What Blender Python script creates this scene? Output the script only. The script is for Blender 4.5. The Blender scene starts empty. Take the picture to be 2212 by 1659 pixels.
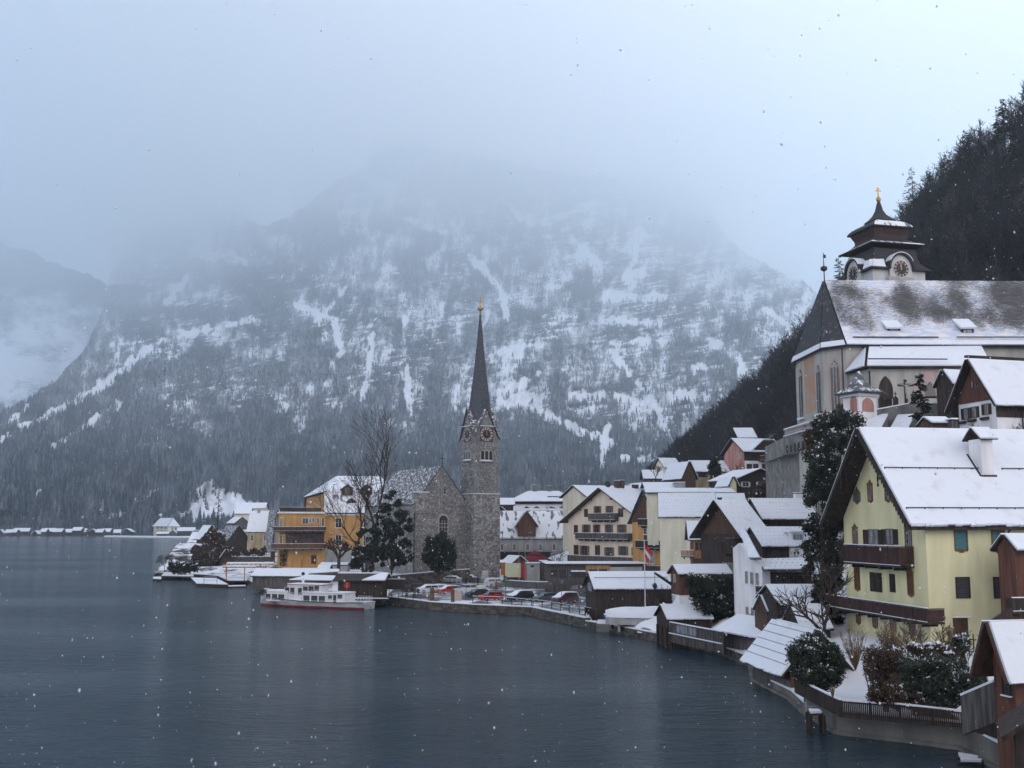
import bpy, math, random
import numpy as np
from mathutils import Vector, Matrix
rnd = random.Random(7)
SC = bpy.context.scene
C = SC.collection
R = math.radians
# ---------------------------------------------------------------- camera
F, CX, CY, HZ, CH = 2300.0, 1106.0, 829.5, 1135.0, 14.0   # focal length, centre and horizon of a 2212 px wide frame; eye height
TH = math.atan((HZ - CY) / F)
ct, st = math.cos(TH), math.sin(TH)
cam = bpy.data.objects.new('camera', bpy.data.cameras.new('camera'))
C.objects.link(cam); SC.camera = cam
cam.location = (0, 0, CH); cam.rotation_euler = (math.pi / 2 + TH, 0, 0)
cam.data.sensor_width = 36; cam.data.lens = 36 * F / 2212
cam.data.dof.use_dof = True; cam.data.dof.focus_distance = 150; cam.data.dof.aperture_fstop = 17
cam.data.clip_start = 0.2; cam.data.clip_end = 90000
# ---------------------------------------------------------------- sky, sun, exposure
EXPO = 1.47
SUN_EL, SUN_ROT = R(38), R(35)
w = bpy.data.worlds.new('World'); SC.world = w; w.use_nodes = True
nt = w.node_tree; nt.nodes.clear()
def N(t, **k):
    n = nt.nodes.new(t)
    for a, b in k.items(): setattr(n, a, b)
    return n
sky = N('ShaderNodeTexSky', sky_type='NISHITA', sun_disc=False, sun_elevation=SUN_EL, sun_rotation=SUN_ROT,
        altitude=500, air_density=1.0, dust_density=4.0, ozone_density=2.0)
tc = N('ShaderNodeTexCoord')
# a closed cloud deck: even grey-blue cloud, brighter towards the right where it thins
mp = N('ShaderNodeMapping'); mp.inputs['Scale'].default_value = (1.0, 1.0, 2.2)
nz = N('ShaderNodeTexNoise'); nz.inputs['Scale'].default_value = 1.5; nz.inputs['Detail'].default_value = 4; nz.inputs['Roughness'].default_value = 0.5
sep = N('ShaderNodeSeparateXYZ')
mr = N('ShaderNodeMapRange', interpolation_type='SMOOTHSTEP'); mr.inputs[1].default_value = -0.45; mr.inputs[2].default_value = 0.70
cr = N('ShaderNodeMix', data_type='RGBA')
cr.inputs[6].default_value = (0.85, 1.70, 2.7, 1); cr.inputs[7].default_value = (9.9, 9.15, 9.4, 1)
ad = N('ShaderNodeMath', operation='MULTIPLY_ADD'); ad.inputs[1].default_value = 0.9; ad.inputs[2].default_value = -0.45
ad2 = N('ShaderNodeMath', operation='ADD')
mx = N('ShaderNodeMix', data_type='RGBA'); mx.inputs[0].default_value = 0.94
bg = N('ShaderNodeBackground'); bg.inputs[1].default_value = 0.10
out = N('ShaderNodeOutputWorld')
L = nt.links.new
L(tc.outputs['Generated'], mp.inputs[0]); L(mp.outputs[0], nz.inputs['Vector'])
L(tc.outputs['Generated'], sep.inputs[0])
za = N('ShaderNodeMath', operation='MULTIPLY_ADD'); za.inputs[1].default_value = 1.1; xa = N('ShaderNodeMath', operation='ADD'); xa.inputs[1].default_value = .42; xb = N('ShaderNodeMath', operation='ABSOLUTE'); xc = N('ShaderNodeMath', operation='MULTIPLY_ADD'); xc.inputs[1].default_value = 1.25; xc.inputs[2].default_value = -.42
L(sep.outputs[0], xa.inputs[0]); L(xa.outputs[0], xb.inputs[0]); L(xb.outputs[0], xc.inputs[0]); L(sep.outputs[2], za.inputs[0]); L(xc.outputs[0], za.inputs[2])
L(nz.outputs[0], ad.inputs[0]); L(za.outputs[0], ad2.inputs[0]); L(ad.outputs[0], ad2.inputs[1])
L(ad2.outputs[0], mr.inputs[0]); L(mr.outputs[0], cr.inputs[0])
L(sky.outputs[0], mx.inputs[6]); zf = N('ShaderNodeMapRange', interpolation_type='SMOOTHSTEP'); zf.inputs[1].default_value = .38; zf.inputs[2].default_value = .85; zf.inputs[3].default_value = 1.0; zf.inputs[4].default_value = .05
vm = N('ShaderNodeVectorMath', operation='SCALE'); L(sep.outputs[2], zf.inputs[0]); L(cr.outputs[2], vm.inputs[0]); L(zf.outputs[0], vm.inputs['Scale']); L(vm.outputs[0], mx.inputs[7]); L(mx.outputs[2], bg.inputs[0]); L(bg.outputs[0], out.inputs[0])
sun = bpy.data.objects.new('sun', bpy.data.lights.new('sun', 'SUN')); C.objects.link(sun)
sun.data.energy = 0.5; sun.data.angle = R(25); sun.data.color = (1.0, 0.97, 0.93)
sun.rotation_euler = (math.pi / 2 - SUN_EL, 0, math.pi - SUN_ROT)
SC.view_settings.view_transform = 'Standard'; SC.view_settings.look = 'None'
SC.view_settings.exposure = EXPO; SC.view_settings.gamma = 1.0
SC.cycles.volume_bounces = 4; SC.cycles.max_bounces = 7; SC.cycles.diffuse_bounces = 2; SC.cycles.glossy_bounces = 2
SC.cycles.transparent_max_bounces = 8; SC.cycles.caustics_reflective = False; SC.cycles.caustics_refractive = False
# ---------------------------------------------------------------- projection helpers (photograph pixels -> world points)
def ray(vx, vy):
    u = (vx - CX) / F; v = (CY - vy) / F
    return Vector((u, ct - v * st, st + v * ct))
def W(vx, vy, Y):
    d = ray(vx, vy); k = Y / d.y
    return Vector((d.x * k, Y, CH + d.z * k))
def G(vx, vy, z=0.0):
    d = ray(vx, vy); k = (z - CH) / d.z
    return Vector((d.x * k, d.y * k, z))
# ---------------------------------------------------------------- materials
def newmat(name):
    m = bpy.data.materials.new(name); m.use_nodes = True
    t = m.node_tree; b = t.nodes['Principled BSDF']
    return m, t, b
def mat(name, col, rough=0.8, var=0.25, scale=1.5, bump=0.0, bscale=8.0, spec=0.3, metal=0.0, stretch=(1, 1, 1), col2=None, detail=5.0, lo=0.35, hi=0.65):
    m, t, b = newmat(name)
    b.inputs['Roughness'].default_value = rough; b.inputs['Specular IOR Level'].default_value = spec; b.inputs['Metallic'].default_value = metal
    n = t.nodes.new('ShaderNodeTexNoise'); n.inputs['Scale'].default_value = scale; n.inputs['Detail'].default_value = detail
    tcn = t.nodes.new('ShaderNodeTexCoord'); mpn = t.nodes.new('ShaderNodeMapping'); mpn.inputs['Scale'].default_value = stretch
    t.links.new(tcn.outputs['Object'], mpn.inputs[0]); t.links.new(mpn.outputs[0], n.inputs['Vector'])
    r = t.nodes.new('ShaderNodeMapRange'); r.inputs[1].default_value = lo; r.inputs[2].default_value = hi
    t.links.new(n.outputs[0], r.inputs[0])
    x = t.nodes.new('ShaderNodeMix'); x.data_type = 'RGBA'
    c2 = col2 if col2 else tuple(c * (1 - var) for c in col)
    c1 = col if col2 else tuple(min(1, c * (1 + var)) for c in col)
    x.inputs[6].default_value = (*c1, 1); x.inputs[7].default_value = (*c2, 1)
    t.links.new(r.outputs[0], x.inputs[0]); t.links.new(x.outputs[2], b.inputs['Base Color'])
    if bump:
        n2 = t.nodes.new('ShaderNodeTexNoise'); n2.inputs['Scale'].default_value = bscale; n2.inputs['Detail'].default_value = 4
        t.links.new(mpn.outputs[0], n2.inputs['Vector'])
        bp = t.nodes.new('ShaderNodeBump'); bp.inputs['Strength'].default_value = bump; bp.inputs['Distance'].default_value = 0.1
        t.links.new(n2.outputs[0], bp.inputs['Height']); t.links.new(bp.outputs[0], b.inputs['Normal'])
    return m
# ---------------------------------------------------------------- mesh helpers
class MB:
    def __init__(s): s.v = []; s.f = []; s.m = []
    def quad(s, a, b, c, d, mi=0):
        n = len(s.v); s.v += [tuple(a), tuple(b), tuple(c), tuple(d)]; s.f.append((n, n+1, n+2, n+3)); s.m.append(mi)
    def tri(s, a, b, c, mi=0):
        n = len(s.v); s.v += [tuple(a), tuple(b), tuple(c)]; s.f.append((n, n+1, n+2)); s.m.append(mi)
    def box(s, x0, x1, y0, y1, z0, z1, mi=0):
        n = len(s.v)
        s.v += [(x0,y0,z0),(x1,y0,z0),(x1,y1,z0),(x0,y1,z0),(x0,y0,z1),(x1,y0,z1),(x1,y1,z1),(x0,y1,z1)]
        for q in ((0,3,2,1),(4,5,6,7),(0,1,5,4),(1,2,6,5),(2,3,7,6),(3,0,4,7)): s.f.append(tuple(n+i for i in q)); s.m.append(mi)
    def prism(s, p, n_, t0, t1, mi=0, shrink=0.0):
        """polygon p (3D) swept along n_ from t0 to t1"""
        p = [Vector(q) for q in p]; n_ = Vector(n_)
        if shrink:
            cc = sum(p, Vector()) / len(p); p = [q + (cc - q).normalized() * shrink for q in p]
        k = len(p); b = len(s.v)
        s.v += [tuple(q + n_ * t0) for q in p] + [tuple(q + n_ * t1) for q in p]
        s.f.append(tuple(b + i for i in range(k))[::-1]); s.m.append(mi)
        s.f.append(tuple(b + k + i for i in range(k))); s.m.append(mi)
        for i in range(k):
            j = (i + 1) % k; s.f.append((b+i, b+j, b+k+j, b+k+i)); s.m.append(mi)
    def slab(s, p, t0, t1, mi=0, shrink=0.0):
        p = [Vector(q) for q in p]
        nn = Vector((0, 0, 0))
        for i in range(len(p)):
            nn += p[i].cross(p[(i + 1) % len(p)])
        nn.normalize()
        if nn.z < 0: nn = -nn
        s.prism(p, nn, t0, t1, mi, shrink)
    def tube(s, a, b, r0, r1=None, n=6, mi=0, cap=True):
        a = Vector(a); b = Vector(b); r1 = r0 if r1 is None else r1
        d = (b - a)
        if d.length < 1e-6: return
        d.normalize(); u = d.cross(Vector((0, 0, 1)) if abs(d.z) < .9 else Vector((1, 0, 0))).normalized(); w_ = d.cross(u)
        k = len(s.v)
        for (c, r) in ((a, r0), (b, r1)):
            for i in range(n):
                t = 2 * math.pi * i / n; s.v.append(tuple(c + u * (r * math.cos(t)) + w_ * (r * math.sin(t))))
        for i in range(n):
            j = (i + 1) % n; s.f.append((k+i, k+j, k+n+j, k+n+i)); s.m.append(mi)
        if cap:
            s.f.append(tuple(k + i for i in range(n))[::-1]); s.m.append(mi); s.f.append(tuple(k + n + i for i in range(n))); s.m.append(mi)
    def lathe(s, prof, n=12, c=(0, 0, 0), mi=0, sq=None, rot=0.0):
        """prof: (radius, z) rows; sq: per-angle radius factor for polygonal rings"""
        k = len(s.v)
        for (r, z) in prof:
            for i in range(n):
                t = 2 * math.pi * i / n + rot; s.v.append((c[0] + r * math.cos(t), c[1] + r * math.sin(t), c[2] + z))
        for a in range(len(prof) - 1):
            for i in range(n):
                j = (i + 1) % n; s.f.append((k+a*n+i, k+a*n+j, k+(a+1)*n+j, k+(a+1)*n+i)); s.m.append(mi)
        s.f.append(tuple(k + i for i in range(n))[::-1]); s.m.append(mi)
        e = k + (len(prof) - 1) * n; s.f.append(tuple(e + i for i in range(n))); s.m.append(mi)
    def build(s, name, mats, parent=None, smooth=False):
        me = bpy.data.meshes.new(name); me.from_pydata(s.v, [], s.f); me.update()
        if not isinstance(mats, (list, tuple)): mats = [mats]
        for m in mats: me.materials.append(m)
        if len(mats) > 1: me.polygons.foreach_set('material_index', s.m)
        if smooth: me.polygons.foreach_set('use_smooth', [True] * len(me.polygons))
        o = bpy.data.objects.new(name, me); C.objects.link(o)
        if parent is not None: o.parent = parent
        return o
def npmesh(name, verts, faces, mats, smooth=False, attrs=None, mi=None, parent=None):
    """verts (n,3), faces (m,k) numpy arrays"""
    me = bpy.data.meshes.new(name); n, m, k = len(verts), len(faces), faces.shape[1]
    me.vertices.add(n); me.vertices.foreach_set('co', verts.astype(np.float32).ravel())
    me.loops.add(m * k); me.loops.foreach_set('vertex_index', faces.astype(np.int32).ravel())
    me.polygons.add(m); me.polygons.foreach_set('loop_start', np.arange(0, m * k, k, dtype=np.int32))
    if not isinstance(mats, (list, tuple)): mats = [mats]
    for q in mats: me.materials.append(q)
    if mi is not None: me.polygons.foreach_set('material_index', mi.astype(np.int32))
    me.update(calc_edges=True)
    me.polygons.foreach_set('use_smooth', np.full(m, smooth))
    for a, arr in (attrs or {}).items():
        at = me.attributes.new(a, 'FLOAT', 'POINT'); at.data.foreach_set('value', arr.astype(np.float32).ravel())
    o = bpy.data.objects.new(name, me); C.objects.link(o)
    if parent is not None: o.parent = parent
    return o
def tag(o, label=None, cat=None, group=None, kind=None):
    if label: o['label'] = label
    if cat: o['category'] = cat
    if group: o['group'] = group
    if kind: o['kind'] = kind
    return o
def empty(name, loc=(0, 0, 0), rz=0.0):
    o = bpy.data.objects.new(name, None); o.empty_display_size = 0.5; C.objects.link(o); o.location = loc; o.rotation_euler = (0, 0, rz)
    return o
def copy_tree(o, parent=None):
    c = o.copy(); C.objects.link(c); c.parent = parent
    for ch in list(o.children): copy_tree(ch, c)
    return c
# value noise on numpy arrays
_rs = np.random.RandomState(3); _lat = _rs.rand(256, 256).astype(np.float32)
def vnoise(x, y):
    xi = np.floor(x).astype(int); yi = np.floor(y).astype(int); fx = x - xi; fy = y - yi
    fx = fx * fx * (3 - 2 * fx); fy = fy * fy * (3 - 2 * fy)
    a = _lat[xi & 255, yi & 255]; b = _lat[(xi + 1) & 255, yi & 255]; c = _lat[xi & 255, (yi + 1) & 255]; d = _lat[(xi + 1) & 255, (yi + 1) & 255]
    return (a * (1 - fx) + b * fx) * (1 - fy) + (c * (1 - fx) + d * fx) * fy
def fbm(x, y, o=5, g=0.5):
    s = 0; a = 1; t = 0
    for i in range(o):
        s = s + a * vnoise(x * 2 ** i + 17.3 * i, y * 2 ** i + 9.1 * i); t += a; a *= g
    return s / t
def sm(x, a, b):
    t = np.clip((x - a) / (b - a), 0, 1); return t * t * (3 - 2 * t)
# ================================================================ SETTING: lake, mountains, wooded hillside
def attr_mat(name, c0, c1, attr='snow', thr=0.5, soft=0.12, nscale=0.02, namt=0.5, stretch=(1, 1, 1), rough=0.9, third=None):
    """two real surface coverings (c0 ground / c1 snow) chosen by a coverage attribute broken up with noise"""
    m, t, b = newmat(name); b.inputs['Roughness'].default_value = rough; b.inputs['Specular IOR Level'].default_value = 0.1
    a = t.nodes.new('ShaderNodeAttribute'); a.attribute_name = attr
    n = t.nodes.new('ShaderNodeTexNoise'); n.inputs['Scale'].default_value = nscale; n.inputs['Detail'].default_value = 6; n.inputs['Roughness'].default_value = .62
    tcn = t.nodes.new('ShaderNodeTexCoord'); mpn = t.nodes.new('ShaderNodeMapping'); mpn.inputs['Scale'].default_value = stretch
    t.links.new(tcn.outputs['Object'], mpn.inputs[0]); t.links.new(mpn.outputs[0], n.inputs['Vector'])
    k = t.nodes.new('ShaderNodeMath'); k.operation = 'MULTIPLY_ADD'; k.inputs[1].default_value = namt; k.inputs[2].default_value = -namt / 2
    t.links.new(n.outputs[0], k.inputs[0])
    s = t.nodes.new('ShaderNodeMath'); s.operation = 'ADD'; t.links.new(a.outputs['Fac'], s.inputs[0]); t.links.new(k.outputs[0], s.inputs[1])
    r = t.nodes.new('ShaderNodeMapRange'); r.inputs[1].default_value = thr - soft; r.inputs[2].default_value = thr + soft; t.links.new(s.outputs[0], r.inputs[0])
    x = t.nodes.new('ShaderNodeMix'); x.data_type = 'RGBA'; x.inputs[6].default_value = (*c0, 1); x.inputs[7].default_value = (*c1, 1)
    t.links.new(r.outputs[0], x.inputs[0]); t.links.new(x.outputs[2], b.inputs['Base Color'])
    return m
SNOWC = (0.78, 0.81, 0.86)
# ---- lake
def water_mat():
    m, t, b = newmat('lake_water')
    b.inputs['Base Color'].default_value = (0.008, 0.028, 0.044, 1); b.inputs['Roughness'].default_value = 0.10; b.inputs['IOR'].default_value = 1.33; b.inputs['Specular IOR Level'].default_value = 0.36
    tcn = t.nodes.new('ShaderNodeTexCoord')
    prev = None
    wn = t.nodes.new('ShaderNodeTexNoise'); wn.inputs['Scale'].default_value = .014; wn.inputs['Detail'].default_value = 3; wm = t.nodes.new('ShaderNodeMapping'); wm.inputs['Scale'].default_value = (.6, 1.6, 1); t.links.new(tcn.outputs['Object'], wm.inputs[0]); t.links.new(wm.outputs[0], wn.inputs['Vector'])
    wr = t.nodes.new('ShaderNodeMapRange'); wr.inputs[1].default_value = .38; wr.inputs[2].default_value = .62; wr.inputs[3].default_value = .35; wr.inputs[4].default_value = 1.0; t.links.new(wn.outputs[0], wr.inputs[0])
    for (sc_, stg, dist, st_, rz) in ((0.5, 1.0, 1.0, (0.42, 1.0, 1), 8), (1.5, 1.0, 0.5, (0.40, 1, 1), -14), (4.5, 1.0, 0.15, (0.40, 1, 1), 5)):
        mpn = t.nodes.new('ShaderNodeMapping'); mpn.inputs['Scale'].default_value = st_; mpn.inputs['Rotation'].default_value = (0, 0, R(rz))
        n = t.nodes.new('ShaderNodeTexNoise'); n.inputs['Scale'].default_value = sc_; n.inputs['Detail'].default_value = 4; n.inputs['Roughness'].default_value = .6
        t.links.new(tcn.outputs['Object'], mpn.inputs[0]); t.links.new(mpn.outputs[0], n.inputs['Vector'])
        bp = t.nodes.new('ShaderNodeBump'); bp.inputs['Strength'].default_value = stg; bp.inputs['Distance'].default_value = dist; t.links.new(wr.outputs[0], bp.inputs['Strength'])
        t.links.new(n.outputs[0], bp.inputs['Height'])
        if prev: t.links.new(prev.outputs[0], bp.inputs['Normal'])
        prev = bp
    t.links.new(prev.outputs[0], b.inputs['Normal'])
    return m
mb = MB(); mb.quad((-9000, -300, 0), (9000, -300, 0), (9000, 2500, 0), (-9000, 2500, 0))
tag(mb.build('lake', water_mat()), kind='structure')
# ---- mountains: surface sampled on a fan of columns; distance grows with height so that the upper slopes recede
def interp(p, x): return np.interp(x, [q[0] for q in p], [q[1] for q in p])
SIL = [(-500, 1080), (-200, 1010), (0, 893), (60, 862), (119, 822), (179, 765), (222, 671), (238, 592), (278, 528), (340, 497), (409, 474), (496, 458), (536, 480), (595, 486), (640, 455), (667, 438),
       (754, 375), (817, 335), (900, 315), (1000, 330), (1100, 350), (1180, 368), (1290, 378), (1400, 385), (1470, 400), (1530, 445), (1570, 515), (1620, 555), (1671, 575), (1751, 620), (1800, 680), (1900, 750), (2300, 800), (2700, 900)]
RHO = [(300, 23500), (350, 22500), (400, 20500), (450, 15500), (500, 10500), (600, 6000), (700, 3950), (800, 2900), (900, 2300), (1000, 1850), (1100, 1600), (1160, 1480)]
FEAT = []   # (kind, points, width) in frame pixels: bare snow gullies and faces
def stroke(w_, *p): FEAT.append((p, w_))
stroke(17, (-60, 985), (90, 905), (215, 838), (300, 772), (340, 742)); stroke(11, (-30, 945), (0, 925), (60, 880)); stroke(12, (120, 962), (215, 900), (300, 846)); stroke(9, (215, 830), (255, 812))
stroke(14, (350, 735), (480, 705), (560, 690)); stroke(16, (380, 620), (400, 605)); stroke(22, (420, 545), (520, 560)); stroke(16, (355, 655), (375, 640))
stroke(13, (690, 690), (735, 640), (760, 600)); stroke(15, (640, 660), (720, 690), (735, 760)); stroke(13, (735, 760), (715, 800), (705, 850)); stroke(10, (810, 690), (795, 800), (780, 870)); stroke(10, (870, 680), (878, 760), (882, 860), (890, 900))
stroke(16, (1380, 500), (1370, 560), (1350, 600), (1390, 590)); stroke(26, (1385, 505), (1370, 550)); stroke(18, (1200, 470), (1280, 440), (1330, 470)); stroke(20, (1240, 520), (1290, 570), (1290, 600)); stroke(14, (1180, 440), (1240, 410))
stroke(15, (1310, 640), (1430, 640)); stroke(14, (1300, 690), (1420, 700)); stroke(14, (1330, 740), (1440, 735)); stroke(12, (1320, 760), (1370, 820), (1420, 890), (1460, 970)); stroke(9, (1440, 900), (1470, 990))
stroke(15, (1080, 850), (1130, 830), (1175, 800)); stroke(30, (1085, 870), (1150, 860)); stroke(16, (1150, 880), (1250, 930), (1330, 960)); stroke(18, (1310, 930), (1300, 1010)); stroke(14, (1230, 850), (1350, 860))
stroke(12, (1350, 990), (1450, 1000)); stroke(16, (1480, 800), (1560, 790)); stroke(20, (1540, 740), (1600, 770), (1600, 830)); stroke(16, (1620, 640), (1700, 700), (1740, 760)); stroke(16, (1450, 850), (1530, 860))
stroke(46, (436, 1068), (430, 1105)); stroke(52, (450, 1075), (500, 1098), (560, 1112)); stroke(20, (445, 1045), (455, 1060)); stroke(24, (540, 1100), (610, 1115)); stroke(14, (1080, 760), (1170, 740)); stroke(12, (1020, 560), (1080, 620), (1100, 700))
stroke(14, (870, 470), (960, 500)); stroke(12, (1085, 430), (1120, 470)); stroke(9, (245, 1115), (300, 1080), (350, 1050)); stroke(8, (60, 1090), (90, 1060), (110, 1050)); stroke(10, (420, 1105), (330, 1122))
def feat(vx, vy, n):
    s = np.zeros_like(vx)
    for (p, w_) in FEAT:
        for a, b in zip(p[:-1], p[1:]):
            ax, ay = a; bx, by = b; dx, dy = bx - ax, by - ay
            t = np.clip(((vx - ax) * dx + (vy - ay) * dy) / (dx * dx + dy * dy), 0, 1)
            d = np.hypot(vx - ax - t * dx, vy - ay - t * dy) + (n - .5) * 34
            s = np.maximum(s, 1 - sm(d, w_ * .22, w_ * .85))
    return s
def surf(vx, vy, rho):
    u = (vx - CX) / F; v = (CY - vy) / F
    dy = ct - v * st; dz = st + v * ct
    return np.stack([u / dy * rho, rho + 0 * u, CH + dz / dy * rho], -1)
def cover(vx, vy):
    """0 = forest/rock, 1 = open snow"""
    n = fbm(vx / 55, vy / 40, 5, .6)
    f = feat(vx, vy, fbm(vx / 14, vy / 26, 4, .6))
    st1 = fbm(vx / 42 + vy / 300, (vy + vx * .12) / 5.0, 4, .6)                  # rock ledges: bands that dip gently
    gul = fbm((vx + vy * .25) / 16, vy / 90, 4, .55)                              # gullies down the fall line
    right = sm(vx, 560, 1350) * sm(-vy, -1080, -960)
    low = sm(vy, 880, 1000)
    st2 = fbm(vx / 26 + 5, (vy + vx * .16) / 2.6, 3, .6); led = sm(st2, .56, .70) * sm(fbm(vx / 70 + 9, vy / 50, 3), .42, .60)
    s = .12 + .26 * led + .50 * right * (n * .55 + st1 * .45) + .34 * (1 - right) * n + .42 * (gul - .45) + .50 * (n - .5) + .34 * (fbm(vx / 9, vy / 22, 3, .6) - .5)
    s = s - .22 * low * (1 - sm(vx, 1150, 1400) * (1 - sm(vy, 1010, 1060))) - .12 * low
    s = s - .5 * sm(vx + vy * 1.3, 2290, 2380) * (1 - sm(vx, 1290, 1400)) * sm(vx, 1000, 1080) * sm(vy, 890, 930)
    return np.clip(np.maximum(s, f * (.25 + .85 * n)), 0, 1)
SPUR = [(-500, 1120), (0, 1075), (60, 1085), (200, 1120), (300, 1128), (420, 1140), (650, 1110)]
def rho_at(vx, vy):
    r = interp(RHO, vy)
    q = fbm(vx / 160, vy / 130, 5, .55) - .5 + .55 * (fbm((vx + vy * .3) / 46, vy / 170, 4, .6) - .5)
    ed = sm(vy, 1160, 1080)                       # keep the foot of the slope on the shore line
    return r * (1 + .20 * q * np.clip(ed, 0, 1)) * (1 - .10 * sm(vx, 1300, 1700)) * (1 + 1.6 * sm(-vx, -640, -240) * sm(-vy, -780, -540) + .8 * sm(vx, 1300, 1620) * sm(-vy, -700, -500))
NX, NY = 1000, 400
vxs = np.linspace(-420, 2450, NX); tt = np.linspace(0, 1, NY)
VX = np.repeat(vxs[:, None], NY, 1); jag = (fbm(vxs / 30, vxs * 0 + 3, 4, .6) - .5) * 26
S = (interp(SIL, vxs) + jag)[:, None]; VY = 1163 + (S - 1163) * tt[None, :]
P = surf(VX, VY, rho_at(VX, VY)); P[:, 0, 2] = -2
SN = cover(VX, VY)
idx = np.arange(NX * NY).reshape(NX, NY)
FQ = np.stack([idx[:-1, :-1], idx[1:, :-1], idx[1:, 1:], idx[:-1, 1:]], -1).reshape(-1, 4)
M_MTN = attr_mat('mountain_rock_and_snow', (0.05, 0.062, 0.078), SNOWC, thr=.45, soft=.15, nscale=.018, namt=.6, stretch=(1, 1, 2.0))
tag(npmesh('mountain', P.reshape(-1, 3), FQ, M_MTN, True, {'snow': SN}), kind='structure')
# farther valley side at the left and peak at the right
def backmtn(name, sil, x0, x1, r0, base):
    v = np.linspace(x0, x1, 220); t2 = np.linspace(0, 1, 70); A = np.repeat(v[:, None], 70, 1)
    j = (fbm(v / 26, v * 0 + 8, 4, .6) - .5) * 24
    B = base + ((interp(sil, v) + j)[:, None] - base) * t2[None, :]
    rr = interp(r0, B) * (1 + .12 * (fbm(A / 70, B / 60, 4) - .5))
    ii = np.arange(220 * 70).reshape(220, 70); fq = np.stack([ii[:-1, :-1], ii[1:, :-1], ii[1:, 1:], ii[:-1, 1:]], -1).reshape(-1, 4)
    n = fbm(A / 60, B / 26, 5, .6); sn = -.06 + .72 * n + .2 * (fbm(A / 12, B / 5, 3) - .5) + .25 * sm(B, 640, 760) - .5 * sm(B, 850, 900) * (fbm(A / 12, B / 30, 3) > .4)
    tag(npmesh(name, surf(A, B, rr).reshape(-1, 3), fq, M_MTN, True, {'snow': sn}), kind='structure')
backmtn('mountain_behind_left', [(-450, 520), (0, 530), (70, 545), (150, 580), (230, 610), (330, 620)], -450, 345, [(500, 18000), (560, 14000), (620, 10500), (700, 8000), (850, 5200), (1000, 3800)], 1000)
backmtn('mountain_behind_right', [(1500, 520), (1600, 550), (1700, 600), (1780, 640), (1900, 720), (2500, 760)], 1500, 2500, [(500, 16000), (600, 10500), (700, 7800), (850, 6500), (1000, 5500)], 1000)
# ---- forest on the mountain: thousands of small snow-dusted conifers, one uncountable mass
def forest(name, vx, vy, base, hgt, frost, m, tiers=2, sides=5, spread=.2):
    n = len(vx); rs = np.random.RandomState(5)
    V_ = []; F_ = []; FR = []; off = 0
    ph = rs.rand(n) * 6.28
    for k in range(tiers):
        zb = hgt * (k * .42 / max(1, tiers - 1) + .04); zt = hgt * (.62 + .38 * k / max(1, tiers - 1)) if tiers > 1 else hgt
        rad = hgt * spread * (1 - .42 * k)
        ring = np.zeros((n, sides + 1, 3))
        for i in range(sides):
            a = ph + 2 * math.pi * i / sides; rr = rad * (.65 + .6 * rs.rand(n))
            ring[:, i, 0] = base[:, 0] + rr * np.cos(a); ring[:, i, 1] = base[:, 1] + rr * np.sin(a); ring[:, i, 2] = base[:, 2] + zb - .1 * hgt * rs.rand(n)
        ring[:, sides] = base; ring[:, sides, 2] += zt
        V_.append(ring.reshape(-1, 3)); FR.append(np.repeat(frost + .0 * k, sides + 1))
        b0 = off + np.arange(n) * (sides + 1)
        for i in range(sides): F_.append(np.stack([b0 + i, b0 + (i + 1) % sides, b0 + sides], -1))
        off += n * (sides + 1)
    return tag(npmesh(name, np.concatenate(V_), np.concatenate(F_), m, False, {'frost': np.concatenate(FR)}), kind='stuff')
def frost_mat(name, c0, c1):
    m, t, b = newmat(name); b.inputs['Roughness'].default_value = .95; b.inputs['Specular IOR Level'].default_value = 0.05
    a = t.nodes.new('ShaderNodeAttribute'); a.attribute_name = 'frost'
    x = t.nodes.new('ShaderNodeMix'); x.data_type = 'RGBA'; x.inputs[6].default_value = (*c0, 1); x.inputs[7].default_value = (*c1, 1)
    t.links.new(a.outputs['Fac'], x.inputs[0]); t.links.new(x.outputs[2], b.inputs['Base Color']); return m
rs = np.random.RandomState(11); NT = 190000
fx = rs.uniform(-300, 1950, NT); fs = interp(SIL, fx); fy = 1158 + (fs + 4 - 1158) * (rs.rand(NT) ** .95)
cv = cover(fx, fy) + (rs.rand(NT) - .5) * .40
ok = cv < .46
fx, fy, cv = fx[ok], fy[ok], cv[ok]
kp = rs.rand(len(fx)) < np.clip(.34 + .6 * interp(RHO, fy) / 6000, 0, 1); fx, fy = fx[kp], fy[kp]
fb = surf(fx, fy, rho_at(fx, fy)); rr = interp(RHO, fy)
fh = (7 + 11 * rs.rand(len(fx)) ** 1.5) * (1 + 2.2 * sm(rr, 3000, 16000))
fr = np.clip(.03 + .62 * (fbm(fx / 40, fy / 30, 4) + .02) * sm(-fy, -1060, -760) + .30 * (rs.rand(len(fx)) ** 3) + .16 * sm(fbm(fx / 24 + 4, fy / 17, 4), .48, .66), 0, 1)
forest('mountain_forest', fx, fy, fb - np.array([0, 0, 1.0]), fh, fr, frost_mat('conifer_frosted', (0.012, 0.024, 0.036), (0.40, 0.44, 0.50)))
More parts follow.
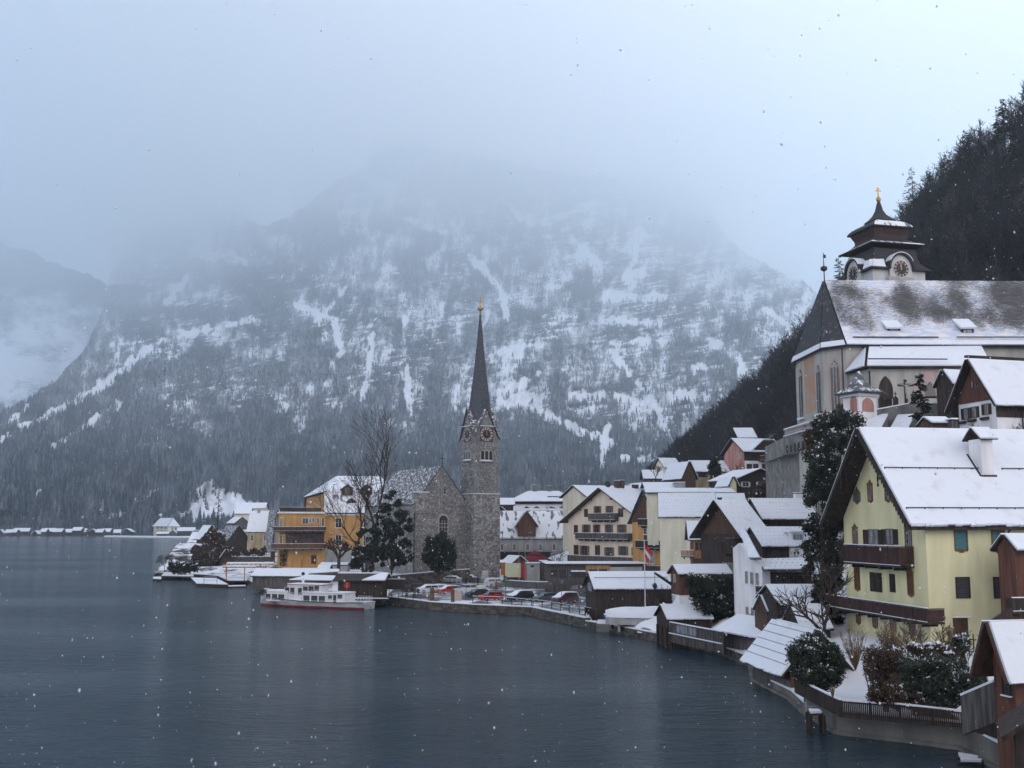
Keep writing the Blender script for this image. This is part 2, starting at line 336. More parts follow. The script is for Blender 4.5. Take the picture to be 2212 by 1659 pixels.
# ---- wooded hillside behind the village and the parish church
M_HILL = attr_mat('hillside_litter', (0.034, 0.032, 0.034), SNOWC, thr=.53, soft=.05, nscale=.3, namt=.6)
HR = [(1380, 1085, 640), (1450, 1042, 560), (1500, 985, 540), (1560, 930, 510), (1640, 855, 470), (1735, 765, 430), (1830, 670, 400), (1950, 530, 370), (2030, 440, 350), (2100, 372, 335), (2212, 280, 315), (2400, 125, 290), (2700, -70, 260)]
HB = [(1380, 1085, 600), (1450, 1040, 420), (1500, 1030, 360), (1560, 1030, 320), (1640, 1010, 290), (1735, 985, 260), (1830, 960, 240), (1950, 930, 225), (2030, 900, 215), (2100, 880, 205), (2212, 850, 195), (2400, 800, 170), (2700, 700, 140)]
def hill_pt(s, t):
    """s: column 0..1, t: 0 foot .. 1 ridge"""
    i = s * (len(HR) - 1); i0 = np.clip(np.floor(i).astype(int), 0, len(HR) - 2); f = i - i0
    r = np.array([tuple(W(*q)) for q in HR]); b = np.array([tuple(W(*q)) for q in HB])
    rp = r[i0] * (1 - f)[:, None] + r[i0 + 1] * f[:, None]; bp = b[i0] * (1 - f)[:, None] + b[i0 + 1] * f[:, None]
    tc_ = np.clip(t, -.3, 1.0)[:, None]; p = bp + (rp - bp) * tc_
    over = np.clip(t - 1, 0, None)[:, None]; p = p + over * np.array([[90.0, 260.0, -20.0]])
    p[:, 2] += 5.0 * (fbm(p[:, 0] / 22, p[:, 1] / 22, 4) - .5) * np.clip(1.4 - np.abs(t - .5), 0, 1)
    return p
n1, n2 = 200, 120
s_, t_ = np.meshgrid(np.linspace(0, 1, n1), np.linspace(-.3, 1.5, n2), indexing='ij')
hp = hill_pt(s_.ravel(), t_.ravel()); ii = np.arange(n1 * n2).reshape(n1, n2)
fq = np.stack([ii[:-1, :-1], ii[1:, :-1], ii[1:, 1:], ii[:-1, 1:]], -1).reshape(-1, 4)
tag(npmesh('hillside', hp, fq, M_HILL, True, {'snow': fbm(hp[:, 0] / 18, hp[:, 1] / 18, 4) * .9}), kind='structure')
# ---- bare deciduous wood on that hillside
def twig_tree(seed, h, n_br=26, sub=5, thick=.03, tw=1.0):
    """a leafless tree as crossed slender blades: returns (verts, tris)"""
    r = random.Random(seed); v = []; f = []
    def blade(a, b, w0, w1):
        d = (b - a).normalized(); s = d.cross(Vector((r.uniform(-1, 1), r.uniform(-1, 1), r.uniform(-.3, .3)))).normalized()
        k = len(v); v.extend([tuple(a - s * w0), tuple(a + s * w0), tuple(b + s * w1), tuple(b - s * w1)]); f.append((k, k+1, k+2)); f.append((k, k+2, k+3))
    top = Vector((r.uniform(-.05, .05) * h, r.uniform(-.05, .05) * h, h))
    for _ in range(2): blade(Vector((0, 0, -.5)), top, thick * h * .5, .02)
    for i in range(n_br):
        t = .25 + .72 * (i / n_br); a = top * t; az = r.uniform(0, 6.28); el = r.uniform(.5, 1.15)
        ln = h * (.36 * (1.05 - t) + .10) * r.uniform(.7, 1.2)
        d = Vector((math.cos(az) * math.cos(el), math.sin(az) * math.cos(el), math.sin(el))); b = a + d * ln
        blade(a, b, .055 * tw, .025 * tw)
        for _ in range(sub):
            q = a + (b - a) * r.uniform(.25, 1); d2 = (d + Vector((r.uniform(-1, 1), r.uniform(-1, 1), r.uniform(-.3, .9))) * .8).normalized()
            e = q + d2 * ln * r.uniform(.25, .5); blade(q, e, .035 * tw, .02 * tw)
            for _ in range(2):
                q2 = q + (e - q) * r.uniform(.3, 1); d3 = (d2 + Vector((r.uniform(-1, 1), r.uniform(-1, 1), r.uniform(-.2, .9)))).normalized()
                blade(q2, q2 + d3 * ln * r.uniform(.12, .25), .028 * tw, .012 * tw)
    return np.array(v), np.array(f)
def scatter(name, protos, base, scl, rot, m, which, pm=None):
    V_ = []; F_ = []; off = 0; MI = []
    for k, (pv, pf) in enumerate(protos):
        sel = np.where(which == k)[0]
        if not len(sel): continue
        c, s = np.cos(rot[sel]), np.sin(rot[sel]); z = scl[sel]
        X = (pv[None, :, 0] * c[:, None] - pv[None, :, 1] * s[:, None]) * z[:, None] + base[sel, 0][:, None]
        Y_ = (pv[None, :, 0] * s[:, None] + pv[None, :, 1] * c[:, None]) * z[:, None] + base[sel, 1][:, None]
        Z = pv[None, :, 2] * z[:, None] + base[sel, 2][:, None]
        V_.append(np.stack([X, Y_, Z], -1).reshape(-1, 3)); MI.append(np.full(len(sel) * len(pf), pm[k] if pm else 0)); F_.append((pf[None] + (off + np.arange(len(sel)) * len(pv))[:, None, None]).reshape(-1, 3)); off += len(sel) * len(pv)
    return tag(npmesh(name, np.concatenate(V_), np.concatenate(F_), m, mi=np.concatenate(MI)), kind='stuff')
M_TWIG = mat('bare_twigs', (0.030, 0.031, 0.037), .95, .45, .05)
def spruce_proto(seed, h):
    r = random.Random(seed); v = []; f = []
    for i in range(70):
        t = (i + .5) / 70; ln = h * .20 * (1 - t) ** .8 + .2; az = r.uniform(0, 6.28); z = h * (.06 + .93 * t); d = Vector((math.cos(az), math.sin(az), -.35)); s = Vector((-math.sin(az), math.cos(az), 0)) * ln * .30
        a = Vector((0, 0, z)); e = a + d * ln * r.uniform(.8, 1.15); k = len(v); v.extend([tuple(a), tuple(a + d * ln * .6 + s), tuple(e), tuple(a + d * ln * .6 - s)]); f.append((k, k+1, k+2)); f.append((k, k+2, k+3))
    k = len(v); v.extend([(-.2, 0, -1), (.2, 0, -1), (0, 0, h)]); f.append((k, k+1, k+2)); return np.array(v), np.array(f)
protos = [twig_tree(k, 12, 22, 4, .02, 1.7) for k in range(4)] + [twig_tree(9 + k, 12, 16, 3, .03, 1.5) for k in range(2)] + [spruce_proto(3, 12), spruce_proto(4, 14)]
nH = 3100; hs, ht = rs.uniform(.03, .985, nH), np.nan_to_num(np.clip(rs.uniform(-.02, 1.03, nH), 0, 2) ** .8)
hb = hill_pt(hs, ht); wh_ = rs.choice(8, nH, p=[.2, .2, .17, .17, .09, .09, .04, .04])
wh_ = np.where((wh_ >= 6) & (hs < .45), 0, wh_)
scatter('hillside_wood', protos, hb, rs.uniform(.6, 1.35, nH), rs.uniform(0, 6.28, nH), [M_TWIG, mat('pale_bark_twigs', (.085, .08, .082), .95, .4, .05), mat('spruce_needles', (.016, .022, .020), .9, .4, .1)], wh_, [0, 0, 0, 0, 1, 1, 2, 2])
# ---- haze: one closed box round everything
def haze():
    m = bpy.data.materials.new('haze'); m.use_nodes = True; t = m.node_tree; t.nodes.clear()
    o = t.nodes.new('ShaderNodeOutputMaterial'); p = t.nodes.new('ShaderNodeVolumePrincipled')
    p.inputs['Color'].default_value = (0.835, 0.92, 0.99, 1); p.inputs['Density'].default_value = 0.00017; p.inputs['Anisotropy'].default_value = 0.68
    t.links.new(p.outputs[0], o.inputs['Volume'])
    bpy.context.view_layer.update(); lo = Vector((1e9,) * 3); hi = Vector((-1e9,) * 3)
    for q in C.objects:
        if q.type == 'MESH' and len(q.data.vertices):
            for cn in q.bound_box:
                v = q.matrix_world @ Vector(cn)
                for i in range(3): lo[i] = min(lo[i], v[i]); hi[i] = max(hi[i], v[i])
    print('bounds', lo, hi)
    b = MB(); b.box(lo.x - 5000, hi.x + 10000, min(lo.y, 0) - 100, hi.y + 4000, lo.z - 1, hi.z + 100)
    o2 = b.build('haze', m); tag(o2, kind='stuff'); return o2
# ================================================================ BUILDING KIT
CROPS = dict(L=(600,1800,.36166), Fs=(0,1800,.36166), C=(1300,1700,.36166), P=(1500,2150,.36166), M=(1900,1800,.36166), H=(2500,1600,.36166), D=(2200,2100,.36166),
             T=(1700,1100,.4822), R1=(3050,1050,.44394), R2=(3232,650,.36166), R3=(3232,1650,.36166), R4=(3232,2200,.36166), R5=(2800,2400,.55696), W=(2700,1900,.36157), B=(950,2150,.31646), X=(3650,1350,.24116), V=(0,0,1.8228))
def K(n):
    x0, y0, s = CROPS[n]
    return lambda x, y: ((x0 + x * s) / 1.8228, (y0 + y * s) / 1.8228)
# ---- materials
M_SNOW = mat('snow', (0.72, 0.77, 0.84), .75, .05, .8, .8, 1.1, spec=.2, col2=(.60, .635, .69), lo=.56, hi=.80, detail=8)
M_SNOWTHIN = mat('thin_snow_over_slate', SNOWC, .8, .1, 1.6, col2=(.10, .105, .115), detail=12, lo=.36, hi=.50)
M_GUARD = mat('snow_guard_metal', (.30, .32, .35), .6, .2, 2)
M_DARKWOOD = mat('weathered_dark_wood', (.035, .026, .022), .8, .5, 1.2, .4, 12, stretch=(3, 3, .35))
M_BROWN = mat('brown_wood', (.075, .040, .026), .75, .45, 1.4, .4, 12, stretch=(3, 3, .3))
M_RED = mat('red_brown_boards', (.105, .045, .033), .75, .35, 1.0, .4, 12, stretch=(3, 3, .3))
M_GREYWOOD = mat('grey_boards', (.085, .08, .08), .85, .5, 1.3, .4, 12, stretch=(4, 4, .3))
M_LTWOOD = mat('light_wood', (.30, .17, .09), .7, .3, 1.5, .3, 12, stretch=(3, 3, .3))
M_TRIM = mat('dark_trim', (.025, .022, .022), .7, .3, 2)
M_GLASS = mat('window_glass', (.025, .03, .035), .12, .4, .6, spec=.6)
M_CURTAIN = mat('curtained_glass', (.20, .22, .25), .25, .7, 2.2, spec=.5, stretch=(3, 3, .4))
M_WHITEFR = mat('white_painted_frame', (.62, .62, .60), .6, .1, 3)
M_BROWNFR = mat('brown_painted_frame', (.13, .075, .05), .6, .3, 3)
M_STONEF = mat('stone_trim', (.34, .33, .31), .85, .2, 2)
M_METAL = mat('dark_metal', (.03, .032, .035), .5, .3, 3, metal=.4)
M_GOLD = mat('gilded_metal', (.42, .25, .07), .35, .2, 3, metal=.8)
M_SLATE = mat('slate_shingles', (.058, .066, .080), .7, .35, 1.6, .4, 6, stretch=(1, 1, 3))
M_SHINGLE = mat('brown_shingles', (.085, .045, .035), .8, .5, 2.5, .5, 8, stretch=(1, 1, 3))
def plaster(name, col, v=.08, col2=None): return mat(name, col, .9, v * 1.5 + .03, .6, .2, 5, spec=.15, stretch=(1.3, 1.3, .28), detail=9, lo=.3, hi=.7)
M_YELLOW = plaster('yellow_plaster', (.68, .655, .41), .07)
M_ORANGE = plaster('ochre_plaster', (.46, .265, .10), .12)
M_CREAM = plaster('cream_plaster', (.66, .57, .46), .06)
M_PALE = plaster('pale_yellow_plaster', (.64, .61, .49), .07)
M_WHITE = plaster('white_plaster', (.74, .755, .78), .08)
M_GREYPL = plaster('grey_plaster', (.33, .335, .34), .12)
M_CHGREY = plaster('church_plaster', (.37, .365, .335), .12)
M_BEIGE = plaster('beige_plaster', (.40, .33, .21), .2)
M_PINK = plaster('pink_plaster', (.42, .22, .19), .15)
M_PINKTRIM = plaster('pale_pink_trim', (.40, .31, .29), .12)
M_FRESCO = mat('faded_wall_painting', (.42, .24, .15), .9, .35, .55, detail=8, col2=(.36, .30, .25), lo=.4, hi=.6)
M_REDP = mat('red_paint', (.36, .018, .022), .5, .2, 1)
M_BLUEP = mat('blue_paint', (.02, .07, .22), .5, .2, 1)
M_TEAL = mat('teal_shutter', (.055, .17, .20), .6, .25, 3, stretch=(.3, .3, 6))
M_GREYSH = mat('dark_louvre_shutter', (.045, .045, .05), .7, .4, 3, stretch=(.3, .3, 8))
M_CONC = mat('concrete', (.17, .168, .16), .9, .35, .6, .3, 4)
M_WETC = mat('damp_stained_concrete', (.085, .085, .08), .85, .5, .5, .3, 4, stretch=(1, 1, .35), col2=(.19, .185, .17), detail=8)
def stone_mat():
    m, t, b = newmat('coursed_rubble_stone'); b.inputs['Roughness'].default_value = .9; b.inputs['Specular IOR Level'].default_value = .1
    tcn = t.nodes.new('ShaderNodeTexCoord'); mpn = t.nodes.new('ShaderNodeMapping'); mpn.inputs['Scale'].default_value = (1.0, 1.0, 1.5)
    t.links.new(tcn.outputs['Object'], mpn.inputs[0])
    v1 = t.nodes.new('ShaderNodeTexVoronoi'); v1.inputs['Scale'].default_value = 1.45; v1.inputs['Randomness'].default_value = .75
    v2 = t.nodes.new('ShaderNodeTexVoronoi'); v2.feature = 'DISTANCE_TO_EDGE'; v2.inputs['Scale'].default_value = 1.45; v2.inputs['Randomness'].default_value = .75
    t.links.new(mpn.outputs[0], v1.inputs['Vector']); t.links.new(mpn.outputs[0], v2.inputs['Vector'])
    r = t.nodes.new('ShaderNodeValToRGB'); e = r.color_ramp.elements
    e[0].position = .1; e[0].color = (.19, .19, .19, 1); e[1].position = .9; e[1].color = (.43, .435, .43, 1)
    t.links.new(v1.outputs['Color'], r.inputs[0])
    mr_ = t.nodes.new('ShaderNodeMapRange'); mr_.inputs[1].default_value = .03; mr_.inputs[2].default_value = .09; t.links.new(v2.outputs['Distance'], mr_.inputs[0])
    n = t.nodes.new('ShaderNodeTexNoise'); n.inputs['Scale'].default_value = .22; t.links.new(tcn.outputs['Object'], n.inputs['Vector'])
    x = t.nodes.new('ShaderNodeMix'); x.data_type = 'RGBA'; x.inputs[6].default_value = (.14, .138, .135, 1); t.links.new(r.outputs[0], x.inputs[7]); t.links.new(mr_.outputs[0], x.inputs[0])
    y = t.nodes.new('ShaderNodeMix'); y.data_type = 'RGBA'; y.blend_type = 'MULTIPLY'; y.inputs[0].default_value = .6
    g = t.nodes.new('ShaderNodeMapRange'); g.inputs[1].default_value = .3; g.inputs[2].default_value = .7; g.inputs[3].default_value = .6; g.inputs[4].default_value = 1.1
    t.links.new(n.outputs[0], g.inputs[0]); t.links.new(x.outputs[2], y.inputs[6]); t.links.new(g.outputs[0], y.inputs[7]); t.links.new(y.outputs[2], b.inputs['Base Color'])
    bp = t.nodes.new('ShaderNodeBump'); bp.inputs['Distance'].default_value = .12; bp.inputs['Strength'].default_value = .8
    t.links.new(mr_.outputs[0], bp.inputs['Height']); t.links.new(bp.outputs[0], b.inputs['Normal'])
    return m
M_STONE = stone_mat()
M_WALLROCK = mat('old_quay_stone', (.075, .07, .062), .9, .6, .9, .8, 2.2, detail=8, stretch=(1, 1, 2))
NOGND = {'rear_house', 'extension', 'long_roof_house', 'terraced_house', 'side_house', 'small_barn', 'mansion', 'annex', 'lower_shed', 'porch', 'dark_barn', 'shed', 'block_house', 'clock_tower', 'church_tower', 'side_shed', 'far_boathouse', 'far_shed', 'far_barn', 'manor_house', 'villa', 'brown_hut', 'dark_shed', 'boat_shed', 'beige_hut', 'gable_wing', 'hut', 'chapel', 'boathouse', 'long_boathouse', 'wooden_house', 'pale_house'}
GPTS = []   # ground control points (x, y, z) gathered from everything that stands on the land
class Frame:
    """a local frame at a near corner: A runs to the right (turned by a), B runs back to the left"""
    def __init__(s, c, x, y, Y, a, z=None):
        s.c = c; p = W(*c(x, y), Y); s.a = R(a)
        s.o = Vector((p.x, p.y, p.z if z is None else z)); s.A = Vector((math.cos(s.a), math.sin(s.a), 0)); s.B = Vector((-math.sin(s.a), math.cos(s.a), 0))
    def hit(s, face, x, y, off=0.0):
        """crop pixel -> (distance along the face, height above origin) on the face's plane pushed out by off"""
        d = ray(*s.c(x, y)); D = s.A if face == 'A' else s.B; n = s.B if face == 'A' else s.A
        if face == 'C': D, n = s.A, s.B
        o = s.o - n * off
        # cam + k d = o + t D  (in plan)
        det = d.x * (-D.y) + D.x * d.y
        k = (o.x * (-D.y) + D.x * o.y) / det
        px, py = d.x * k, d.y * k
        return ((px - s.o.x) * D.x + (py - s.o.y) * D.y, CH + d.z * k - s.o.z)
    def fb(s, mb, face, s0, s1, z0, z1, o0, o1, mi=0):
        if face == 'A': mb.box(s0, s1, -o1, -o0, z0, z1, mi)
        else: mb.box(-o1, -o0, s0, s1, z0, z1, mi)
class House(Frame):
    def __init__(s, name, label, cat, c, x, yb, ye, xl, xr, Y, a, wall, ridge='A', yr=None, la=None, lb=None, sink=3.0, oe=.6, og=.6, roof=None, snow=M_SNOW, hip=(0, 0), rp=.5,
                 group=None, guards=None, th=.22, sth=.16, kind='gable', rz=None, nowall=False, gnd=None):
        if gnd is None: gnd = name not in NOGND
        if not gnd and name != 'brown_hut': sink = max(sink, 9)
        Frame.__init__(s, c, x, ye, Y, a)
        zE = s.o.z; zB = W(*c(x, yb), Y).z; s.o.z = zB
        s.he = zE - zB
        if la is None: la = Frame.hit(s, 'A', xr, ye)[0]
        if lb is None: lb = Frame.hit(s, 'B', xl, ye)[0]
        s.la, s.lb = la, lb
        if yr is not None:   # ridge height from the pixel row at the ridge's near end
            q = (s.B * lb * rp) if ridge == 'A' else (s.A * la * rp)
            s.hr = W(*c(x, yr), (s.o + q).y).z - zB
        else: s.hr = rz
        s.root = empty(name, s.o, s.a); tag(s.root, label, cat, group)
        s.ridge = ridge; s.rp = rp
        for fx in ((0, .5, 1) if gnd else ()):
            for fy in (0, .5, 1):
                g = s.o + s.A * la * fx + s.B * lb * fy; GPTS.append((g.x, g.y, zB))
        he, hr = s.he, s.hr; m = MB()
        if not nowall:
            if kind == 'gable' and not any(hip):
                if ridge == 'A': m.prism([(0, 0, -sink), (0, lb, -sink), (0, lb, he), (0, lb * rp, hr), (0, 0, he)], (1, 0, 0), 0, la)
                else: m.prism([(0, 0, -sink), (la, 0, -sink), (la, 0, he), (la * rp, 0, hr), (0, 0, he)], (0, 1, 0), 0, lb)
            else:
                m.box(0, la, 0, lb, -sink, he)
                if kind == 'gable' and ridge == 'B' and not hip[0]: m.prism([(0, 0, he), (la, 0, he), (la * rp, 0, hr)], (0, 1, 0), 0, .5)
                if kind == 'gable' and ridge == 'A' and not hip[0]: m.prism([(0, 0, he), (0, lb, he), (0, lb * rp, hr)], (1, 0, 0), 0, .5)
            m.build('wall', wall, s.root)
        s.pl = []
        if kind == 'gable':
            if ridge == 'A':
                k1 = (hr - he) / (lb * rp); k2 = (hr - he) / (lb * (1 - rp)); x0, x1 = -og, la + og; h0, h1 = hip
                r0, r1 = (h0 if h0 else x0), (la - h1 if h1 else x1)
                e0, e1 = (-oe if h0 else x0), (la + oe if h1 else x1)
                s.pl = [[(e0, -oe, he - k1 * oe), (e1, -oe, he - k1 * oe), (r1, lb * rp, hr), (r0, lb * rp, hr)],
                        [(e1, lb + oe, he - k2 * oe), (e0, lb + oe, he - k2 * oe), (r0, lb * rp, hr), (r1, lb * rp, hr)]]
                if h0: s.pl.append([(e0, lb + oe, he - k2 * oe), (e0, -oe, he - k1 * oe), (r0, lb * rp, hr)])
                if h1: s.pl.append([(e1, -oe, he - k1 * oe), (e1, lb + oe, he - k2 * oe), (r1, lb * rp, hr)])
            else:
                k1 = (hr - he) / (la * rp); k2 = (hr - he) / (la * (1 - rp)); y0, y1 = -og, lb + og; h0, h1 = hip
                r0, r1 = (h0 if h0 else y0), (lb - h1 if h1 else y1)
                e0, e1 = (-oe if h0 else y0), (lb + oe if h1 else y1)
                s.pl = [[(-oe, e1, he - k1 * oe), (-oe, e0, he - k1 * oe), (la * rp, r0, hr), (la * rp, r1, hr)],
                        [(la + oe, e0, he - k2 * oe), (la + oe, e1, he - k2 * oe), (la * rp, r1, hr), (la * rp, r0, hr)]]
                if h0: s.pl.append([(-oe, e0, he - k1 * oe), (la + oe, e0, he - k2 * oe), (la * rp, r0, hr)])
                if h1: s.pl.append([(la + oe, e1, he - k2 * oe), (-oe, e1, he - k1 * oe), (la * rp, r1, hr)])
        elif kind == 'flat':
            s.pl = [[(-oe, -oe, he), (la + oe, -oe, he), (la + oe, lb + oe, he), (-oe, lb + oe, he)]]
        elif kind == 'shed':   # high at the back
            s.pl = [[(-og, -oe, he - (hr - he) / lb * oe), (la + og, -oe, he - (hr - he) / lb * oe), (la + og, lb + oe, hr), (-og, lb + oe, hr)]]
        s.roof = None if not s.pl else s.planes(s.pl, roof or M_DARKWOOD, snow, guards, th, sth)
    def planes(s, pl, rm, snow, guards=None, th=.22, sth=.16):
        m = MB(); n = MB()
        for k, p in enumerate(pl):
            m.slab(p, .03, th)
            if snow is not None:
                n.slab(p, th + .003, th + .003 + sth, 0, .10)
                if sth > .1 and len(p) == 4:      # uneven lip of snow along the eave
                    e0, e1 = Vector(p[0]), Vector(p[1]); dv = (Vector(p[3]) - e0).normalized(); nv = (e1 - e0).cross(dv).normalized(); nv = nv if nv.z > 0 else -nv; Ln = (e1 - e0).length; q_ = 0.12
                    while q_ < Ln - .5:
                        w_ = rnd.uniform(.25, .9); a_ = e0 + (e1 - e0) * (q_ / Ln); b_ = e0 + (e1 - e0) * (min(Ln - .12, q_ + w_) / Ln); o_ = rnd.uniform(-.05, .10); h_ = sth * rnd.uniform(.55, 1.15)
                        n.prism([a_ - dv * o_ + nv * (th + .004), b_ - dv * (o_ * .7) + nv * (th + .004), b_ + dv * .4 + nv * (th + .004), a_ + dv * .4 + nv * (th + .004)], nv, 0, h_); q_ += w_ * rnd.uniform(.8, 1.2)
                if guards and k == 0:
                    p_ = [Vector(q) for q in p]; nx, ny = guards
                    up = (p_[1] - p_[0]).cross(p_[2] - p_[1]).normalized(); up = up if up.z > 0 else -up
                    for i in range(nx):
                        for j in range(ny):
                            u = (i + .5 + (.5 if j % 2 else 0)) / (nx + .5); v = (j + .5) / ny
                            q = (p_[0] * (1 - u) + p_[1] * u) * (1 - v) + (p_[3] * (1 - u) + p_[2] * u) * v + up * (th + sth)
                            n.box(q.x - .07, q.x + .07, q.y - .03, q.y + .03, q.z - .03, q.z + .025, 1)
        ro = m.build('roof', rm, s.root)
        if snow is not None: n.build('snow', [snow, M_GUARD], ro)
        return ro
    # -- openings
    def win(s, face, x, y, w_, h_, fr=M_WHITEFR, pane=M_GLASS, ft=.09, mull=1, bars=1, shut=None, sw=.5, sill=True, arch=False, name='window', off=0.0, par=None, crown=None):
        s0, _ = s.hit(face, x - w_ / 2, y, off); s1, _ = s.hit(face, x + w_ / 2, y, off); z1 = s.hit(face, x, y - h_ / 2, off)[1]; z0 = s.hit(face, x, y + h_ / 2, off)[1]
        if s0 > s1: s0, s1 = s1, s0
        m = MB(); o = off
        fbx = lambda mb, a, b, c_, d, e, f: s.fb(mb, face, a, b, c_, d, e, f)
        fbx(m, s0 - ft, s0, z0 - ft, z1 + ft, o, o + .07); fbx(m, s1, s1 + ft, z0 - ft, z1 + ft, o, o + .07)
        fbx(m, s0, s1, z1, z1 + ft, o, o + .068); fbx(m, s0, s1, z0 - ft, z0, o, o + .068)
        for i in range(mull):
            q = s0 + (s1 - s0) * (i + 1) / (mull + 1); fbx(m, q - ft * .3, q + ft * .3, z0, z1, o + .02, o + .05)
        for i in range(bars):
            q = z0 + (z1 - z0) * (i + 1) / (bars + 1); fbx(m, s0, s1, q - ft * .25, q + ft * .25, o + .02, o + .046)
        if crown:
            mm = (s0 + s1) / 2; ww = (s1 - s0) / 2
            fbx(m, s0 - ft * 1.6, s1 + ft * 1.6, z1 + ft, z1 + ft * 2.2, o, o + .09); fbx(m, mm - ww * .6, mm + ww * .6, z1 + ft * 2.2, z1 + ft * 3.8, o, o + .08); fbx(m, mm - ww * .22, mm + ww * .22, z1 + ft * 3.8, z1 + ft * 5.5, o, o + .07)
            fbx(m, s0 - ft * .5, s1 + ft * .5, z0 - ft * 2.0, z0 - ft, o, o + .06); fbx(m, mm - ww * .4, mm + ww * .4, z0 - ft * 3.2, z0 - ft * 2.0, o, o + .05)
        f = m.build(name, crown or fr, par or s.root)
        p = MB(); fbx(p, s0, s1, z0, z1, o, o + .02)
        if arch:
            pass
        p.build('pane', pane, f)
        if shut:
            sl = (s1 - s0) * sw
            for q0, q1 in ((s0 - ft - sl, s0 - ft), (s1 + ft, s1 + ft + sl)):
                k = MB(); fbx(k, q0 + .01, q1 - .01, z0 - ft * .5, z1 + ft * .5, o, o + .06); k.build('shutter', shut, f)
        if sill:
            k = MB(); fbx(k, s0 - ft * 1.6, s1 + ft * 1.6, z0 - ft - .07, z0 - ft, o, o + .16); k.build('sill', M_SNOW, f)
        return f
    def door(s, face, x, y, w_, h_, m_=M_BROWN, off=0.0, name='door'):
        s0, _ = s.hit(face, x - w_ / 2, y, off); s1, _ = s.hit(face, x + w_ / 2, y, off); z1 = s.hit(face, x, y - h_ / 2, off)[1]; z0 = s.hit(face, x, y + h_ / 2, off)[1]
        if s0 > s1: s0, s1 = s1, s0
        m = MB(); s.fb(m, face, s0, s1, z0, z1, off, off + .05)
        for i in range(2):
            a_ = s0 + (s1 - s0) * (.1 + .45 * i); s.fb(m, face, a_, a_ + (s1 - s0) * .35, z0 + .12 * (z1 - z0), z1 - .1 * (z1 - z0), off + .05, off + .08)
        d = m.build(name, m_, s.root)
        return d
    def balcony(s, face, x0, x1, yt, yb, depth=1.2, m_=M_BROWN, ret=True, snow=True, posts=6, floor=M_DARKWOOD, name='balcony', off=0.0, yt2=None, yb2=None):
        a0, zt = s.hit(face, x0, yt, depth + off); a1, _ = s.hit(face, x1, yt, depth + off); z0 = s.hit(face, x0, yb, depth + off)[1]
        if a0 > a1: a0, a1 = a1, a0
        b = MB(); s.fb(b, face, a0, a1, z0 - .06, z0 + .12, off, off + depth)
        n = max(2, int((a1 - a0) / 2.2))
        for i in range(n): q = a0 + (a1 - a0) * (i + .5) / n; s.fb(b, face, q - .09, q + .09, z0 - .32, z0 - .06, off, off + depth * .9)
        bo = b.build(name, floor, s.root)
        r = MB(); d1 = off + depth
        r_ = lambda *q: s.fb(r, face, *q)
        npl = max(4, int((a1 - a0) / .17))
        for i in range(npl):
            q = a0 + (a1 - a0) * i / npl; w_ = (a1 - a0) / npl
            r_(q + w_ * .04, q + w_ * .90, z0 + .2, zt - .12, d1 - .05, d1 - .01 - .015 * (i % 2))
        r_(a0, a1, z0 + .12, z0 + .2, d1 - .07, d1)
        for i in range(posts + 1): q = a0 + (a1 - a0 - .1) * i / posts; r_(q, q + .10, z0 + .12, zt - .1, d1 - .10, d1 + .02)
        for q in (a0, a1 - .05): r_(q, q + .05, z0 + .2, zt - .12, off, d1 - .1)
        r_(a0 - .03, a1 + .03, zt - .1, zt - .02, d1 - .13, d1 + .04); r_(a0 - .03, a0 + .07, zt - .1, zt - .02, off, d1 - .13); r_(a1 - .07, a1 + .03, zt - .1, zt - .02, off, d1 - .13)
        ra = r.build('railing', m_, bo)
        if snow:
            k = MB(); s.fb(k, face, a0 - .03, a1 + .03, zt - .018, zt + .055, d1 - .13, d1 + .04); s.fb(k, face, a0 - .05, a1 + .05, z0 + .122, z0 + .17, d1 + .001, d1 + .07); k.build('snow', M_SNOW, ra)
        return bo
    def chimney(s, x, yt, w_, Yoff=None, m_=M_WHITE, face='A', at=.5, z0=None, cap=M_TRIM, d=.9):
        """chimney rising from the ridge (at: share of the depth), top at pixel row yt"""
        q0, zt = s.hit('A', x - w_ / 2, yt, -s.lb * at); q1 = s.hit('A', x + w_ / 2, yt, -s.lb * at)[0]; yy = s.lb * at
        zb = s.hr - 1.2 if z0 is None else z0
        m = MB(); m.box(q0, q1, yy - d / 2, yy + d / 2, zb, zt)
        ch = m.build('chimney', m_, s.roof)
        k = MB(); k.box(q0 - .08, q1 + .08, yy - d / 2 - .08, yy + d / 2 + .08, zt, zt + .1); k.build('cap', cap, ch)
        k = MB(); k.box(q0 - .05, q1 + .05, yy - d / 2 - .05, yy + d / 2 + .05, zt + .102, zt + .22); k.build('snow', M_SNOW, ch)
    def part(s, name, m_, fn, par=None, smooth=False):
        b = MB(); fn(b); return b.build(name, m_, par or s.root, smooth)
def slabthing(name, label, cat, c, pts, th=.2, m_=M_DARKWOOD, snow=M_SNOW, sth=.15, group=None):
    """a free roof slab given by crop pixels with a distance each; returns its Empty (placed at the first point)"""
    p = [W(*c(x, y), Y) for (x, y, Y) in pts]; o = Vector((p[0].x, p[0].y, p[0].z)); q = [v - o for v in p]
    r = empty(name, o); tag(r, label, cat, group)
    m = MB(); m.slab(q, 0, th); ro = m.build('roof', m_, r)
    if snow: m = MB(); m.slab(q, th + .002, th + sth, 0, .08); m.build('snow', snow, ro)
    return r
# ================================================================ BUILDINGS, left to right
def BR(**k): return dict(dict(fr=M_BROWNFR), **k)
